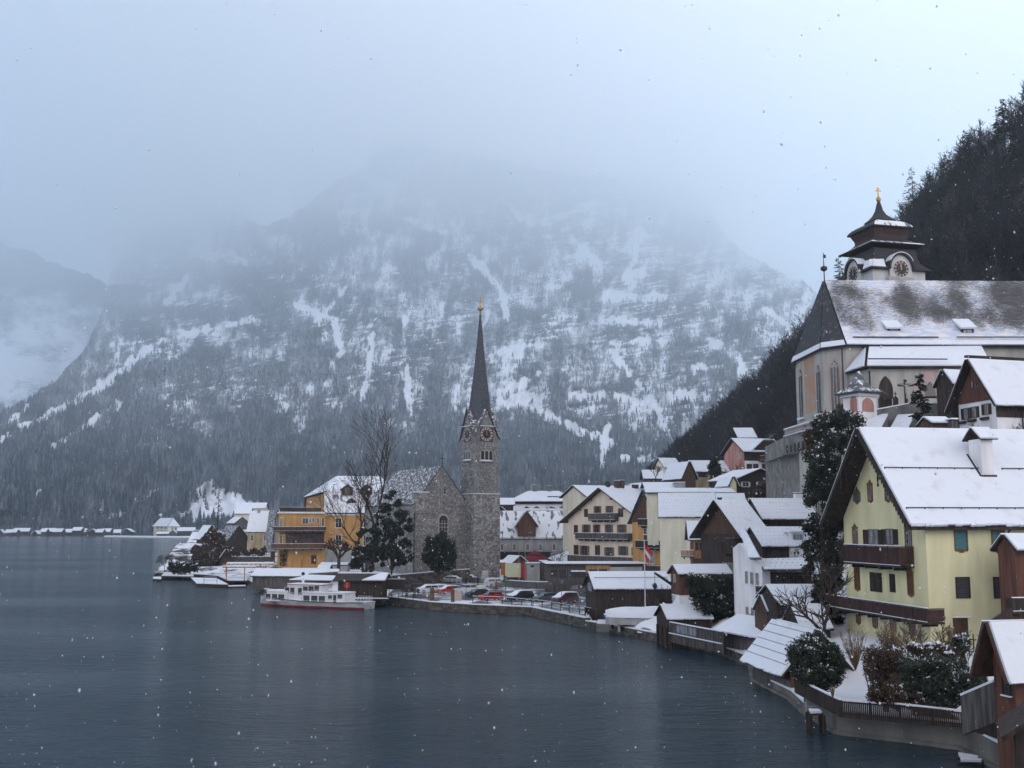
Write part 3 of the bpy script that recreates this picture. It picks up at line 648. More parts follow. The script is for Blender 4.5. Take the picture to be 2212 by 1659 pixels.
# ---- far shore: row of snow-roofed boathouses and the yellow manor
c = K('Fs')
FAR = [(0,800,60),(85,800,50),(150,795,40),(235,785,150),(380,810,55),(470,790,45),(540,785,90),(625,790,80),(700,800,60),(745,795,50),(835,775,80),(890,790,70),(1005,793,90),(1080,795,60),(1150,790,80),(1275,800,60),(1380,790,100)]
for i, (x, y, w_) in enumerate(FAR):
    y0 = c(x, 850)[1]; Yd = 1420 + (i * 37 % 60)
    h = House('far_boathouse', '', 'boathouse', c, x - w_ / 2, 855, y + 22, x - w_ / 2, x + w_ / 2, Yd, 0 if i % 3 else 12, M_DARKWOOD, ridge='A' if i % 4 else 'B', yr=y - 8, lb=11, sink=3, oe=1.2, og=1.5, th=.4, sth=.5, group='snow-roofed boathouses on the far shore')
    h.root['label'] = 'tiny snow-roofed dark boathouse in the row on the far left shore'
h = House('manor_house', 'yellow manor with half-hipped snowy roof on the far lake shore', 'house', c, 1830, 845, 745, 1675, 1945, 1440, 38, M_PALE, ridge='B', yr=665, oe=1.2, og=1.0, hip=(4, 6), th=.5, sth=.5, roof=M_SLATE)
for x in (1720, 1760, 1800):
    for y in (770, 810): h.win('B', x, y, 14, 22, ft=.2, mull=0, bars=0, sill=False)
for x in (1875, 1915): h.win('A', x, 780, 14, 22, ft=.2, mull=0, bars=0, sill=False)
House('far_shed', 'low snow-roofed shed in front of the yellow far-shore manor', 'shed', c, 1705, 848, 835, 1705, 1832, 1425, 0, M_DARKWOOD, yr=815, lb=8, th=.3, sth=.4)
House('far_shed', 'small gabled dark shed just right of the far-shore manor', 'shed', c, 1850, 848, 825, 1850, 1915, 1430, 10, M_GREYWOOD, ridge='B', yr=795, lb=12, th=.3, sth=.4)
House('far_barn', 'wide dark barn with snowy roof right of the far-shore manor', 'barn', c, 1925, 848, 805, 1920, 2120, 1440, 10, M_DARKWOOD, yr=768, lb=14, th=.3, sth=.5)
mb = MB()
pts = [G(*c(x, y)) for x, y in ((1130, 872), (1620, 880), (2250, 885))]
mb.slab([pts[0], pts[1], pts[2], pts[2] + Vector((30, 60, 0)), pts[1] + Vector((0, 60, 0)), pts[0] + Vector((-20, 60, 0))], .2, 1.6)
tag(mb.build('shore_bank', M_SNOW), kind='structure')
# ---- houses on the point behind the orange hotel
c = K('L')
House('villa', 'cream villa with two-storey snowy roof, farthest behind the left point', 'house', c, 900, 700, 615, 900, 1060, 640, 4, M_PALE, yr=560, lb=12)
House('villa', 'pale villa with long snowy roof above the cream villa', 'house', c, 955, 620, 555, 955, 1225, 690, 4, M_PALE, yr=500, lb=12)
House('barn', 'dark weathered gabled barn with snow strip below the small villas', 'barn', c, 905, 780, 712, 800, 1045, 480, 28, M_GREYWOOD, ridge='B', yr=655, lb=14)
h = House('house', 'beige house with tall snow-covered roof left of the orange hotel', 'house', c, 1040, 1030, 805, 1020, 1275, 345, 3, M_BEIGE, yr=590, lb=11, oe=.4, og=.5)
h.part('chimney', M_STONEF, lambda b: b.box(2, 2.9, 4.5, 5.4, h.hr - 1, h.hr + .9))
for x in (1085, 1230): h.win('A', x, 880, 26, 60, ft=.1)
House('oriel_house', 'narrow shingled house with dark patchy roof wedged beside the orange hotel', 'house', c, 1330, 1020, 780, 1255, 1375, 330, 25, M_GREYPL, ridge='B', yr=575, roof=M_SLATE, snow=M_SNOWTHIN, lb=9)
House('barn', 'dark timber barn with steep gable, behind the lone conifer', 'barn', c, 560, 930, 870, 500, 720, 372, 30, M_DARKWOOD, ridge='B', yr=745, lb=10)
House('barn', 'dark timber barn with patchy snowy roof beside the beige house', 'barn', c, 835, 1030, 890, 770, 1035, 360, 32, M_DARKWOOD, ridge='B', yr=750, snow=M_SNOWTHIN, lb=12)
House('hut', 'small steep brown hut among the shrubs on the left point', 'hut', c, 750, 1165, 1085, 740, 860, 312, 12, M_BROWN, ridge='B', yr=1005, lb=5, oe=.3, og=.5)
House('storage_shed', 'low shed with broken snowy roof left of the small brown hut', 'shed', c, 440, 1180, 1130, 430, 735, 322, 5, M_DARKWOOD, yr=1045, lb=6, snow=M_SNOWTHIN)
# stone terrace wall under the beige house
f = Frame(c, 860, 1175, 308, 4); t = empty('terrace_wall', f.o, f.a); tag(t, 'stone terrace wall with dark railing below the beige house', 'wall')
s1 = f.hit('A', 1290, 1170)[0]; zt = f.hit('A', 860, 1085)[1]
m = MB(); m.box(0, s1, 0, .6, -3, zt); m.build('wall', M_WALLROCK, t)
m = MB(); m.box(0, s1, 0, .6, zt, zt + .12); m.build('snow', M_SNOW, t)
m = MB()
for i in range(18): m.box(s1 * i / 17 - .05, s1 * i / 17 + .05, .2, .3, zt + .12, zt + 1.3)
m.box(0, s1, .18, .32, zt + 1.2, zt + 1.32); m.box(0, s1, .18, .32, zt + .7, zt + .8); m.build('railing', M_DARKWOOD, t)
# ---- orange hotel
h = House('hotel', 'ochre-orange lakeside hotel with mansard snow roof and dark terraces', 'hotel', c, 1885, 1190, 605, 1665, 1885 + 760, 300, 16, M_ORANGE, nowall=True, kind='none')
la, lb, he = h.la, h.lb, h.he
zm = h.hit('A', 1835, 385)[1]; zr = W(*c(2010, 172), 306).z - h.o.z
xr0 = h.hit('A', 2010, 172, -lb / 2)[0]
h.hr = zr
m = MB(); m.box(0, la, 0, lb, -3, he); m.prism([(0, 1.3, he), (0, lb - 1.3, he), (0, lb - 2.4, zm), (0, 2.4, zm)], (1, 0, 0), 0.02, la); m.build('wall', M_ORANGE, h.root)
lo = 2.0
P_ = [[(-.5, -.6, he - .1), (la + .5, -.6, he - .1), (la + .5, lo, zm), (-.5, lo, zm)], [(-.7, lo - .25, zm), (la + .5, lo - .25, zm), (la + .5, lb / 2, zr), (xr0, lb / 2, zr)],
      [(-.7, lb - lo + .25, zm), (-.7, lo - .25, zm), (xr0, lb / 2, zr)], [(la + .5, lb + .6, he - .1), (-.5, lb + .6, he - .1), (-.5, lb - lo, zm), (la + .5, lb - lo, zm)], [(la + .5, lb - lo, zm), (-.7, lb - lo, zm), (xr0, lb / 2, zr), (la + .5, lb / 2, zr)]]
M_PATCH = mat('sliding_snow_on_roof', SNOWC, .8, .1, .45, col2=(.16, .18, .21), detail=5, lo=.56, hi=.60, stretch=(2.0, 1, .6))
h.roof = h.planes(P_, M_SLATE, M_PATCH)
h.part('cornice', M_WHITEFR, lambda b: (b.box(-.3, la, -.32, -.001, he - .75, he - .35), b.box(-.32, -.001, -.3, lb, he - .75, he - .35)))
for (x, y) in ((2120, 350), (2330, 350), (2160, 500), (2370, 505)):   # brown dormers
    s0, z0 = h.hit('A', x - 60, y + 60, -1.2); s1, z1 = h.hit('A', x + 60, y - 55, -1.2)
    m = MB(); m.prism([(s0, -.0, z0), (s1, 0, z0), (s1, 0, z0 + (z1 - z0) * .6), ((s0 + s1) / 2, 0, z1), (s0, 0, z0 + (z1 - z0) * .6)], (0, 1, 0), .3, 5.0)
    d = m.build('dormer', M_BROWN, h.root)
    zz = z0 + (z1 - z0) * .6; mm = (s0 + s1) / 2
    m = MB(); m.slab([(s0 - .2, .05, zz - .1), (mm, .05, z1 + .06), (mm, 5, z1 + .06), (s0 - .2, 5, zz - .1)], .02, .18); m.slab([(s1 + .2, .05, zz - .1), (mm, .05, z1 + .06), (mm, 5, z1 + .06), (s1 + .2, 5, zz - .1)], .02, .18); m.build('snow', M_SNOW, d)
    m = MB()
    for q in (-.42, .42): m.box(mm + q - .32, mm + q + .32, .24, .3, z0 + .5, z0 + (z1 - z0) * .62)
    m.build('window', M_GLASS, d)
for x in (2025, 2330, 2560):
    for y, hh in ((715, 100), (905, 110)): h.win('A', x, y, 62, hh, ft=.16, mull=1, bars=1)
m = MB(); s0 = 0; z1 = h.hit('A', 1900, 1000)[1]; m.box(.05, la, -.05, 0, -2.5, z1); m.build('plinth', M_GREYPL, h.root)
# front-left wing with terraces
s0 = h.hit('A', 1380, 900, 1.0)[0]; zt = h.hit('A', 1500, 612, 5)[1]; D0 = 5.0
WY0, WY1 = -1.0, 5.0
m = MB(); m.box(s0, -.01, WY0, WY1, -3, zt); wing = m.build('wing', M_ORANGE, h.root)
m = MB(); m.box(s0 - .4, .1, WY0 - .45, WY1, zt, zt + .25); m.build('cornice', M_WHITEFR, wing); m = MB(); m.box(s0 - .4, .1, WY0 - .45, WY1, zt + .252, zt + .4); m.build('snow', M_SNOW, wing)
for x, y, ww, hh in ((1405, 710, 26, 90), (1665, 695, 60, 60), (1717, 690, 14, 50), (1750, 685, 14, 45), (1803, 690, 16, 60), (1857, 705, 20, 85), (1400, 895, 26, 85)): h.win('A', x, y, ww, hh, off=1.0, ft=.13, mull=1 if ww > 20 else 0, bars=0, sill=False, par=wing)
h.door('A', 1757, 1115, 56, 95, M_BROWN, off=1.0)
m = MB(); a0, zb = h.hit('A', 1450, 940, 1.0); a1, z1 = h.hit('A', 1870, 830, 1.0); h.fb(m, 'A', a0, a1, zb, z1, 1.0, 1.12); h.fb(m, 'A', a0, a1, z1, z1 + .25, 1.0, 2.6)
for i in range(7): q = a0 + (a1 - a0 - .1) * i / 6; h.fb(m, 'A', q, q + .14, zb, z1, 1.12, 1.2)
m.build('loggia', mat('dark_red_recess_shade', (.05, .025, .025), .35, .6, .8), wing)  # thin dark red sheet on the wall, coloured as the shaded recess
for (x0, x1, yt, yb, d, mm_) in ((1325, 1890, 757, 808, 2.6, M_DARKWOOD), (1300, 1890, 942, 1002, 3.2, M_BROWN), (1388, 1840, 545, 598, 1.3, M_DARKWOOD)):
    h.balcony('A', x0, x1, yt, yb, d, mm_, posts=7, name='balcony', off=0.0 if d < 2 else 1.0)
h.door('A', 1310, 1090, 50, 130, M_BROWN, off=1.0, name='gate')
m = MB(); a0, z0 = h.hit('A', 1385, 1180, 1.3); a1, z1 = h.hit('A', 1470, 1020, 1.3)
for i in range(500):
    q = Vector((rnd.uniform(a0, a1), -1.0 - rnd.uniform(0, .5), rnd.uniform(z0, z1))); m.tri(q, q + Vector((rnd.uniform(-.3, .3), rnd.uniform(-.2, .2), rnd.uniform(-.3, .3))), q + Vector((rnd.uniform(-.3, .3), rnd.uniform(-.2, .2), rnd.uniform(-.3, .3))))
m.build('ivy', mat('dark_ivy', (.02, .03, .018), .8, .4, 3), wing)
# ---- stone lakeside church with spire
c = K('C')
h = House('stone_church', 'grey rubble-stone church nave with steep slate roof beside its spire tower', 'church', c, 932, 1545, 775, 385, 1490, 247, 29, M_STONE, ridge='B', yr=380, sink=2, oe=.35, og=.12, hip=(0, 4), roof=M_SLATE, snow=M_SNOWTHIN, th=.2, sth=.05)
print('church', h.la, h.lb, h.he, h.hr)
z0 = h.hit('A', 1000, 790)[1]; z1 = h.hit('A', 1000, 662)[1]; s1 = h.hit('A', 1075, 700)[0]; s2 = h.hit('A', 1125, 590)[0]
h.part('parapet', M_STONE, lambda b: b.prism([(-.35, 0, z0 - 2), (s2, 0, z0 - 2), (s2, 0, h.hit('A', 1125, 585)[1]), (s1, 0, z1), (-.35, 0, z1)], (0, 1, 0), -.25, .5))
h.part('coping', M_SNOW, lambda b: b.box(-.45, s1, -.35, .6, z1, z1 + .22))
h.part('string_course', M_STONEF, lambda b: h.fb(b, 'A', -.2, h.la, h.hit('A', 1000, 1342)[1], h.hit('A', 1000, 1330)[1], 0, .16))
w1 = h.win('A', 1232, 1040, 88, 165, ft=.22, mull=2, bars=3, fr=M_STONEF, pane=M_GLASS, sill=False)
s0, zz = h.hit('A', 1188, 960); s1 = h.hit('A', 1276, 960)[0]; rr = (s1 - s0) / 2; cx_ = (s0 + s1) / 2
def arch(b, cx_, zz, rr, o0, o1, n=12, inner=0.0, H_=None, face='A', k=1.0):
    pts = [(cx_ + rr * math.cos(math.pi * i / n), zz + k * rr * math.sin(math.pi * i / n)) for i in range(n + 1)]
    P3 = [((x, -o1, z) if face == 'A' else (-o1, x, z)) for x, z in pts]
    b.prism(P3, (0, 1, 0) if face == 'A' else (1, 0, 0), 0, o1 - o0)
h.part('arch', M_STONEF, lambda b: arch(b, cx_, zz, rr + .45, 0.0, .05), w1); h.part('arch_pane', M_GLASS, lambda b: arch(b, cx_, zz - .03, rr, .0, .075), w1)
h.win('A', 1248, 640, 16, 78, ft=.12, mull=0, bars=0, fr=M_STONEF)
for x in (470, 560, 660, 760): h.win('B', x, 980, 30, 130, ft=.15, fr=M_STONEF, mull=1, bars=2, sill=False)
h.part('downpipe', M_METAL, lambda b: (b.tube((-.12, .5, -1), (-.12, .5, h.he - .3), .1), b.tube((h.la - .15, -.14, 0), (h.la - .15, -.14, h.he - .2), .1)))
h.part('cross', M_METAL, lambda b: (b.box(h.la/2-.06, h.la/2+.06, -.06, .06, h.hr, h.hr + 3.0), b.box(h.la/2-.75, h.la/2+.75, -.05, .05, h.hr + 1.9, h.hr + 2.05), b.lathe([(.0, 0), (.22, .2), (0, .4)], 8, (h.la/2, 0, h.hr + .6))))
h.part('finial', M_METAL, lambda b: (b.box(h.la/2-.05, h.la/2+.05, h.lb-4.05, h.lb-3.95, h.hr, h.hr + 2.4), b.box(h.la/2-.45, h.la/2+.45, h.lb-4.05, h.lb-3.95, h.hr + 1.5, h.hr + 1.62)))
# tower
t = House('church_tower', 'tall square stone church tower with needle spire and clock faces by the lake', 'tower', c, 1567, 1495, 85, 1424, 1836, 250, 31, M_STONE, nowall=True, kind='none', sink=2)
la, lb, he = t.la, t.lb, t.he; print('tower', la, lb, he)
S_ = (la + lb) / 2
zst = t.hit('A', 1700, 678)[1]
m = MB(); m.box(-.22, la + .22, -.22, lb + .22, -2, zst); m.box(0, la, 0, lb, zst, he); m.build('wall', M_STONE, t.root)
t.part('string_course', M_SNOW, lambda b: b.box(-.32, la + .32, -.32, lb + .32, zst, zst + .16)); t.part('plinth_course', M_STONEF, lambda b: (t.fb(b, 'A', -.3, la + .3, t.hit('A', 1700, 1342)[1], t.hit('A', 1700, 1332)[1], .221, .36), t.fb(b, 'B', -.22, lb + .3, t.hit('A', 1700, 1342)[1], t.hit('A', 1700, 1332)[1], .221, .36)))
ct_ = K('T'); sc = t.c; t.c = ct_
zg = t.hit('A', 450, 1062)[1]; zap = W(*ct_(403, 292), 254).z - t.o.z
g = MB()
for k in range(4):   # gablets
    if k == 0: g.prism([(0, 0, he), (la, 0, he), (la / 2, 0, zg)], (0, 1, 0), 0, .5)
    if k == 1: g.prism([(0, 0, he), (0, lb, he), (0, lb / 2, zg)], (1, 0, 0), 0.001, .5)
    if k == 2: g.prism([(0, lb, he), (la, lb, he), (la / 2, lb, zg)], (0, -1, 0), 0, .5)
    if k == 3: g.prism([(la, 0, he), (la, lb, he), (la, lb / 2, zg)], (-1, 0, 0), 0.001, .5)
g.build('gable', M_STONE, t.root)
m = MB(); e = .35; n_ = MB(); apx = (la / 2, lb / 2, zg + .3)
cor = [(-e, -e), (la + e, -e), (la + e, lb + e), (-e, lb + e)]; mid = [(la / 2, -e), (la + e, lb / 2), (la / 2, lb + e), (-e, lb / 2)]
for k in range(4):
    a_ = (*cor[k], he - .3); b_ = (*mid[k], zg + .15); d_ = (*mid[k - 1], zg + .15)
    m.slab([a_, b_, apx], .0, .16); m.slab([a_, apx, d_], 0, .16); n_.slab([a_, b_, apx], .165, .30, 0, .25); n_.slab([a_, apx, d_], .165, .30, 0, .25)
gr = m.build('gable_roof', M_SLATE, t.root); n_.build('snow', M_SNOWTHIN, gr)
r0 = 2.75; zb = zg - 2.2
t.part('spire', M_SLATE, lambda b: b.lathe([(r0 * 1.08, zb), (r0 * .98, zb + 2.5), (r0 * .52, zb + (zap - zb) * .48), (.22, zap - .3), (.34, zap - .25), (.34, zap), (.14, zap + .1), (.10, zap + 1.6)], 8, (la / 2, lb / 2, 0), rot=math.pi / 8))
zball = t.hit('A', 403, 240, -lb / 2)[1]; zcr = t.hit('A', 403, 142, -lb / 2)[1]
fin = t.part('finial_ball', M_GOLD, lambda b: b.lathe([(.1, -.62), (.5, -.42), (.68, 0), (.5, .42), (.1, .62)], 12, (la / 2, lb / 2, zball)), smooth=True)
t.part('cross', M_GOLD, lambda b: (b.box(la/2-.07, la/2+.07, lb/2-.07, lb/2+.07, zball + .5, zcr), b.box(la/2-.95, la/2+.95, lb/2-.06, lb/2+.06, zcr - 1.35, zcr - 1.18)))
M_DIAL = mat('clock_numeral_ring', (.46, .45, .42), .6, .1, 3); M_CLK = mat('clock_black', (.02, .02, .022), .5, .2, 3)
def clock(t, face, s, z, r, par, off=.0, ring=M_DIAL, square=True, back=mat('dull_red_clock_surround', (.11, .05, .045), .8, .2, 2)):
    b = MB(); T = (lambda a, zz, o: (a, -o, zz)) if face == 'A' else (lambda a, zz, o: (-o, a, zz)); dn = (0, 1, 0) if face == 'A' else (1, 0, 0)
    disc = lambda mb, rr, o0, o1, n=28: mb.prism([T(s + rr * math.cos(6.2832 * i / n), z + rr * math.sin(6.2832 * i / n), o1) for i in range(n)], dn, 0, o1 - o0)
    if square: t.fb(b, face, s - r * 1.12, s + r * 1.12, z - r * 1.12, z + r * .9, off, off + .05)
    else: disc(b, r * 1.06, off, off + .05)
    o = b.build('clock', back, par)
    b = MB(); disc(b, r, off + .052, off + .09); b.build('dial', ring, o)
    b = MB(); disc(b, r * .66, off + .092, off + .12)
    for k in range(12):
        an = k * math.pi / 6; p = lambda q, w_: T(s + q * math.cos(an) - w_ * math.sin(an), z + q * math.sin(an) + w_ * math.cos(an), off + .115)
        b.prism([p(r * .70, -.10 * r), p(r * .95, -.10 * r), p(r * .95, .10 * r), p(r * .70, .10 * r)], dn, 0, .02)
    b.build('numeral', M_CLK, o)
    b = MB()
    for an, ln, w_ in ((1.6, .75, .05), (1.75, .5, .08)):
        p = lambda q, u: T(s + q * math.cos(an) - u * math.sin(an), z + q * math.sin(an) + u * math.cos(an), off + .15)
        b.prism([p(-r * .15, -w_ * r), p(r * ln, -w_ * r * .5), p(r * ln, w_ * r * .5), p(-r * .15, w_ * r)], dn, 0, .02)
    b.build('hand', M_GOLD, o); return o
for fc, x in (('A', 450), ('B', 297)):
    s_0, z_0 = t.hit(fc, x, 1264); clock(t, fc, (la if fc == 'A' else lb) / 2, z_0, 1.62, t.root)
    b = MB(); t.fb(b, fc, (la if fc == 'A' else lb) / 2 - 1.9, (la if fc == 'A' else lb) / 2 + 1.9, z_0 + 1.85, z_0 + 2.0, 0, .4); b.build('clock_hood', M_SNOW, t.root)
t.c = sc
for fc, xs, y0_, y1_ in (('A', (1655, 1701, 1745), 205, 318), ('B', (1476, 1503, 1526), 210, 312)):
    mid_ = (la if fc == 'A' else lb) / 2
    for k in range(3):
        q = mid_ + (k - 1) * 1.12; z1 = t.hit(fc, xs[1], y0_)[1]; z0 = t.hit(fc, xs[1], y1_)[1]
        b = MB(); t.fb(b, fc, q - .55, q + .55, z0, z1 - .42, 0, .12); arch(b, q, z1 - .42, .55, .0, .12, face=fc); wd = b.build('belfry_window', M_STONEF, t.root)
        b = MB(); t.fb(b, fc, q - .40, q + .40, z0 + .1, z1 - .45, .12, .14); arch(b, q, z1 - .451, .40, .12, .14, face=fc); b.build('pane', M_GLASS, wd)
    b = MB(); t.fb(b, fc, mid_ - 1.9, mid_ + 1.9, z0 - .2, z0, 0, .45); b.build('sill', M_STONEF, t.root)
    b = MB(); t.fb(b, fc, mid_ - 1.8, mid_ + 1.2, z0, z0 + .25, .13, .42); b.build('snow', M_SNOW, t.root)
for y in (510, 803, 1215): t.win('A', 1692, y, 10, 50, ft=.10, mull=0, bars=0, fr=M_STONEF, sill=False, off=0 if y < 600 else .222)
# ---- buildings behind the stone tower
c = K('M')
h = House('long_inn', 'long grey-white building with brown gabled dormer behind the stone tower', 'house', c, 120, 1205, 872, 120, 925, 282, 3, M_GREYPL, yr=592, lb=13, oe=.5, og=.2, roof=M_SLATE, snow=M_PATCH)
for x in (215, 347, 490, 631, 780): h.win('A', x, 980, 26, 66, ft=.12, mull=1, bars=0)
s0, z0 = h.hit('A', 192, 1200); s1, z1 = h.hit('A', 738, 1038); h.part('porch', M_TRIM, lambda b: (b.box(s0, s1, -.06, 0, 0, z1), b.box(s0 - .2, s1 + .2, -1.6, 0, z1, z1 + .2)))  # flat dark panel painted for the shade inside the opening, plus canopy slab
s0, z0 = h.hit('A', 385, 862, 1); s1 = h.hit('A', 580, 862, 1)[0]; z1 = h.hit('A', 455, 600, 1)[1]; mm = (s0 + s1) / 2; zz = h.hit('A', 385, 735, 1)[1]
g_ = h.part('dormer', M_RED, lambda b: b.prism([(s0, 0, z0), (s1, 0, z0), (s1, 0, zz), (mm, 0, z1), (s0, 0, zz)], (0, 1, 0), -1.0, 6))
h.part('dormer_roof', M_SLATE, lambda b: (b.slab([(s0 - .6, -1.6, zz - .7), (mm, -1.6, z1), (mm, 6, z1), (s0 - .6, 6, zz - .7)], .05, .2), b.slab([(s1 + .6, -1.6, zz - .7), (mm, -1.6, z1), (mm, 6, z1), (s1 + .6, 6, zz - .7)], .05, .2)), g_)
h.part('snow', M_SNOWTHIN, lambda b: (b.slab([(s0 - .5, -1.5, zz - .62), (mm, -1.5, z1), (mm, 6, z1), (s0 - .5, 6, zz - .62)], .21, .3), b.slab([(s1 + .5, -1.5, zz - .62), (mm, -1.5, z1), (mm, 6, z1), (s1 + .5, 6, zz - .62)], .21, .3)), g_)
h.win('A', 520, 790, 30, 50, off=1.0, fr=M_BROWNFR, ft=.08)
h.part('gutter', M_METAL, lambda b: (b.tube((0, -.6, h.he - .15), (h.la, -.6, h.he - .15), .08), b.tube((h.la - 1, -.6, h.he - .2), (h.la - .8, -.1, h.he - 1.2), .07), b.tube((h.la - .8, -.1, h.he - 1.2), (h.la - .8, -.1, 0), .07)))
h = House('mansion', 'mansion with snowy hipped mansard roof and two chimneys behind the grey inn', 'house', c, 310, 700, 590, 310, 985, 318, 3, M_DARKWOOD, nowall=True, kind='none', lb=14)
la, lb, he = h.la, h.lb, h.he; z1 = h.hit('A', 310, 490)[1]; zr = h.hit('A', 500, 378, -lb / 2)[1]; x0, x1 = h.hit('A', 500, 380, -7)[0], h.hit('A', 830, 380, -7)[0]; h.hr = zr
m = MB(); m.box(1, la - 1, 1, lb - 1, -4, z1); m.build('wall', M_DARKWOOD, h.root)
h.roof = h.planes([[(-.8, -.8, z1), (la + .8, -.8, z1), (x1, lb / 2, zr), (x0, lb / 2, zr)], [(la + .8, lb + .8, z1), (-.8, lb + .8, z1), (x0, lb / 2, zr), (x1, lb / 2, zr)], [(-.8, lb + .8, z1), (-.8, -.8, z1), (x0, lb / 2, zr)], [(la + .8, -.8, z1), (la + .8, lb + .8, z1), (x1, lb / 2, zr)],
                  [(-1.2, -1.6, he), (la + 1, -1.6, he), (la - .5, 1, he + 1.9), (.5, 1, he + 1.9)]], M_DARKWOOD, M_SNOW)
for x in (480, 590, 750, 865):
    s_0, z_0 = h.hit('A', x - 28, 583, 1.0); s_1, z_1 = h.hit('A', x + 28, 535, 1.0); mm = (s_0 + s_1) / 2
    m = MB(); m.prism([(s_0, 0, z_0), (s_1, 0, z_0), (s_1, 0, z_0 + (z_1 - z_0) * .6), (mm, 0, z_1), (s_0, 0, z_0 + (z_1 - z_0) * .6)], (0, 1, 0), -1.0, 1.2); d = m.build('dormer', M_BROWNFR, h.root)
    m = MB(); zz = z_0 + (z_1 - z_0) * .6; m.slab([(s_0 - .2, -1.15, zz), (mm, -1.15, z_1 + .05), (mm, 1, z_1 + .05), (s_0 - .2, 1, zz)], 0, .18); m.slab([(s_1 + .2, -1.15, zz), (mm, -1.15, z_1 + .05), (mm, 1, z_1 + .05), (s_1 + .2, 1, zz)], 0, .18); m.build('snow', M_SNOW, d)
    m = MB(); m.box(mm - .5, mm + .5, -1.04, -1.0, z_0 + .35, zz); m.build('pane', M_GLASS, d)
h.chimney(567, 310, 46, m_=M_CONC, z0=zr - 1.5, d=1.4); h.chimney(727, 320, 42, m_=M_CONC, z0=zr - 1.5, d=1.4); h.chimney(616, 372, 18, m_=M_TRIM, z0=zr - 1)
h.part('skylight', M_METAL, lambda b: [b.slab([h_ for h_ in [(x_, lb*.2 - 1, z1 + (zr - z1) * .28 + .5), (x_ + 1.4, lb*.2 - 1, z1 + (zr - z1) * .28 + .5), (x_ + 1.4, lb*.2, z1 + (zr - z1) * .28 + .9), (x_, lb*.2, z1 + (zr - z1) * .28 + .9)]], .0, .1) for x_ in (la * .6, la * .68, la * .76)])
House('side_house', 'snow-roofed house with dark upper wall squeezed between stone tower and mansion', 'house', c, 120, 640, 520, 120, 335, 305, 2, M_DARKWOOD, yr=455, lb=8, oe=.4)
House('small_barn', 'dark barn roof edge close behind the stone tower above the inn', 'barn', c, 130, 700, 605, 130, 265, 300, 4, M_DARKWOOD, ridge='B', yr=545, lb=8, oe=.4)
# ---- market huts in front of the inn
House('hut', 'dark red hut with snowy gable roof in front of the grey inn porch', 'hut', c, 335, 1330, 1150, 240, 480, 240, 22, M_RED, ridge='B', yr=1085, lb=6, oe=.5, og=.4)
House('kiosk', 'grey rendered kiosk block with small brown window behind the car park', 'kiosk', c, 480, 1335, 1165, 480, 622, 236, 2, M_GREYPL, kind='flat', la=None, lb=4, oe=.15, th=.15).win('A', 543, 1190, 36, 22, fr=M_BROWNFR, mull=0, bars=0, ft=.06)
House('kiosk', 'dark panelled kiosk block right of the grey rendered one', 'kiosk', c, 626, 1335, 1140, 626, 712, 238, 2, M_GREYWOOD, kind='flat', lb=4, oe=.1, th=.12)
p0 = W(*c(570, 1118), 246); um = empty('market_umbrella', (p0.x, p0.y, p0.z - 3.2)); tag(um, 'large dark red parasol above the market huts', 'parasol'); GPTS.append((p0.x, p0.y, p0.z - 4.5))
m = MB(); m.lathe([(4.1, 3.0), (4.0, 3.1), (2.0, 4.15), (1.6, 4.2), (1.7, 4.45), (.1, 5.3)], 8); m.build('canopy', mat('dark_red_canvas', (.13, .012, .025), .8, .2, 2), um); m = MB(); m.tube((0, 0, 0), (0, 0, 5.2), .06); m.build('pole', M_METAL, um)
p0 = W(*c(437, 1334), 238); m = MB(); m.box(-.85, .85, -.3, .3, 0, 2.9); m.prism([(-.95, -.35, 2.9), (.95, -.35, 2.9), (0, -.35, 3.5)], (0, 1, 0), 0, .7); o = m.build('booth', M_REDP); o.location = p0; tag(o, 'bright red narrow booth between the two flag poles', 'booth'); GPTS.append(tuple(p0))
p0 = W(*c(330, 1332), 234); o = empty('map_board', p0); tag(o, 'pale green and yellow map board by the red booth', 'sign'); m = MB(); m.box(-1.7, 1.7, -.06, .06, .5, 3.5); m.build('panel', mat('map_print', (.42, .50, .42), .6, .2, .6, col2=(.55, .50, .25)), o); m = MB(); m.box(-1.8, -1.7, -.08, .08, -.3, 3.6); m.box(1.7, 1.8, -.08, .08, -.3, 3.6); m.build('frame', M_METAL, o)
p0 = W(*c(262, 1285), 243); o = empty('market_stall', p0); tag(o, 'orange wooden stall with snowy top left of the map board', 'stall'); m = MB(); m.box(-1.3, 1.3, -1, 1, 0, 2.9); m.build('body', mat('orange_boards', (.36, .12, .03), .7, .3, 2), o); m = MB(); m.slab([(-1.5, -1.3, 2.8), (1.5, -1.3, 2.8), (1.5, 1.2, 3.2), (-1.5, 1.2, 3.2)], 0, .2); m.build('roof', M_SNOW, o)
for (x, yt, lb_) in ((396, 980, 'left of the pair of thin bare flag poles by the market huts'), (464, 960, 'right of the pair of thin bare flag poles by the market huts')):
    p0 = W(*c(x, 1335), 228); p1 = W(*c(x, yt), 228); m = MB(); m.tube((0, 0, 0), (0, 0, p1.z - p0.z), .07, .04, 8); m.lathe([(.0, 0), (.09, .08), (0, .16)], 8, (0, 0, p1.z - p0.z)); o = m.build('flag_pole', M_STONEF); o.location = p0; tag(o, lb_, 'pole', 'bare flag poles')
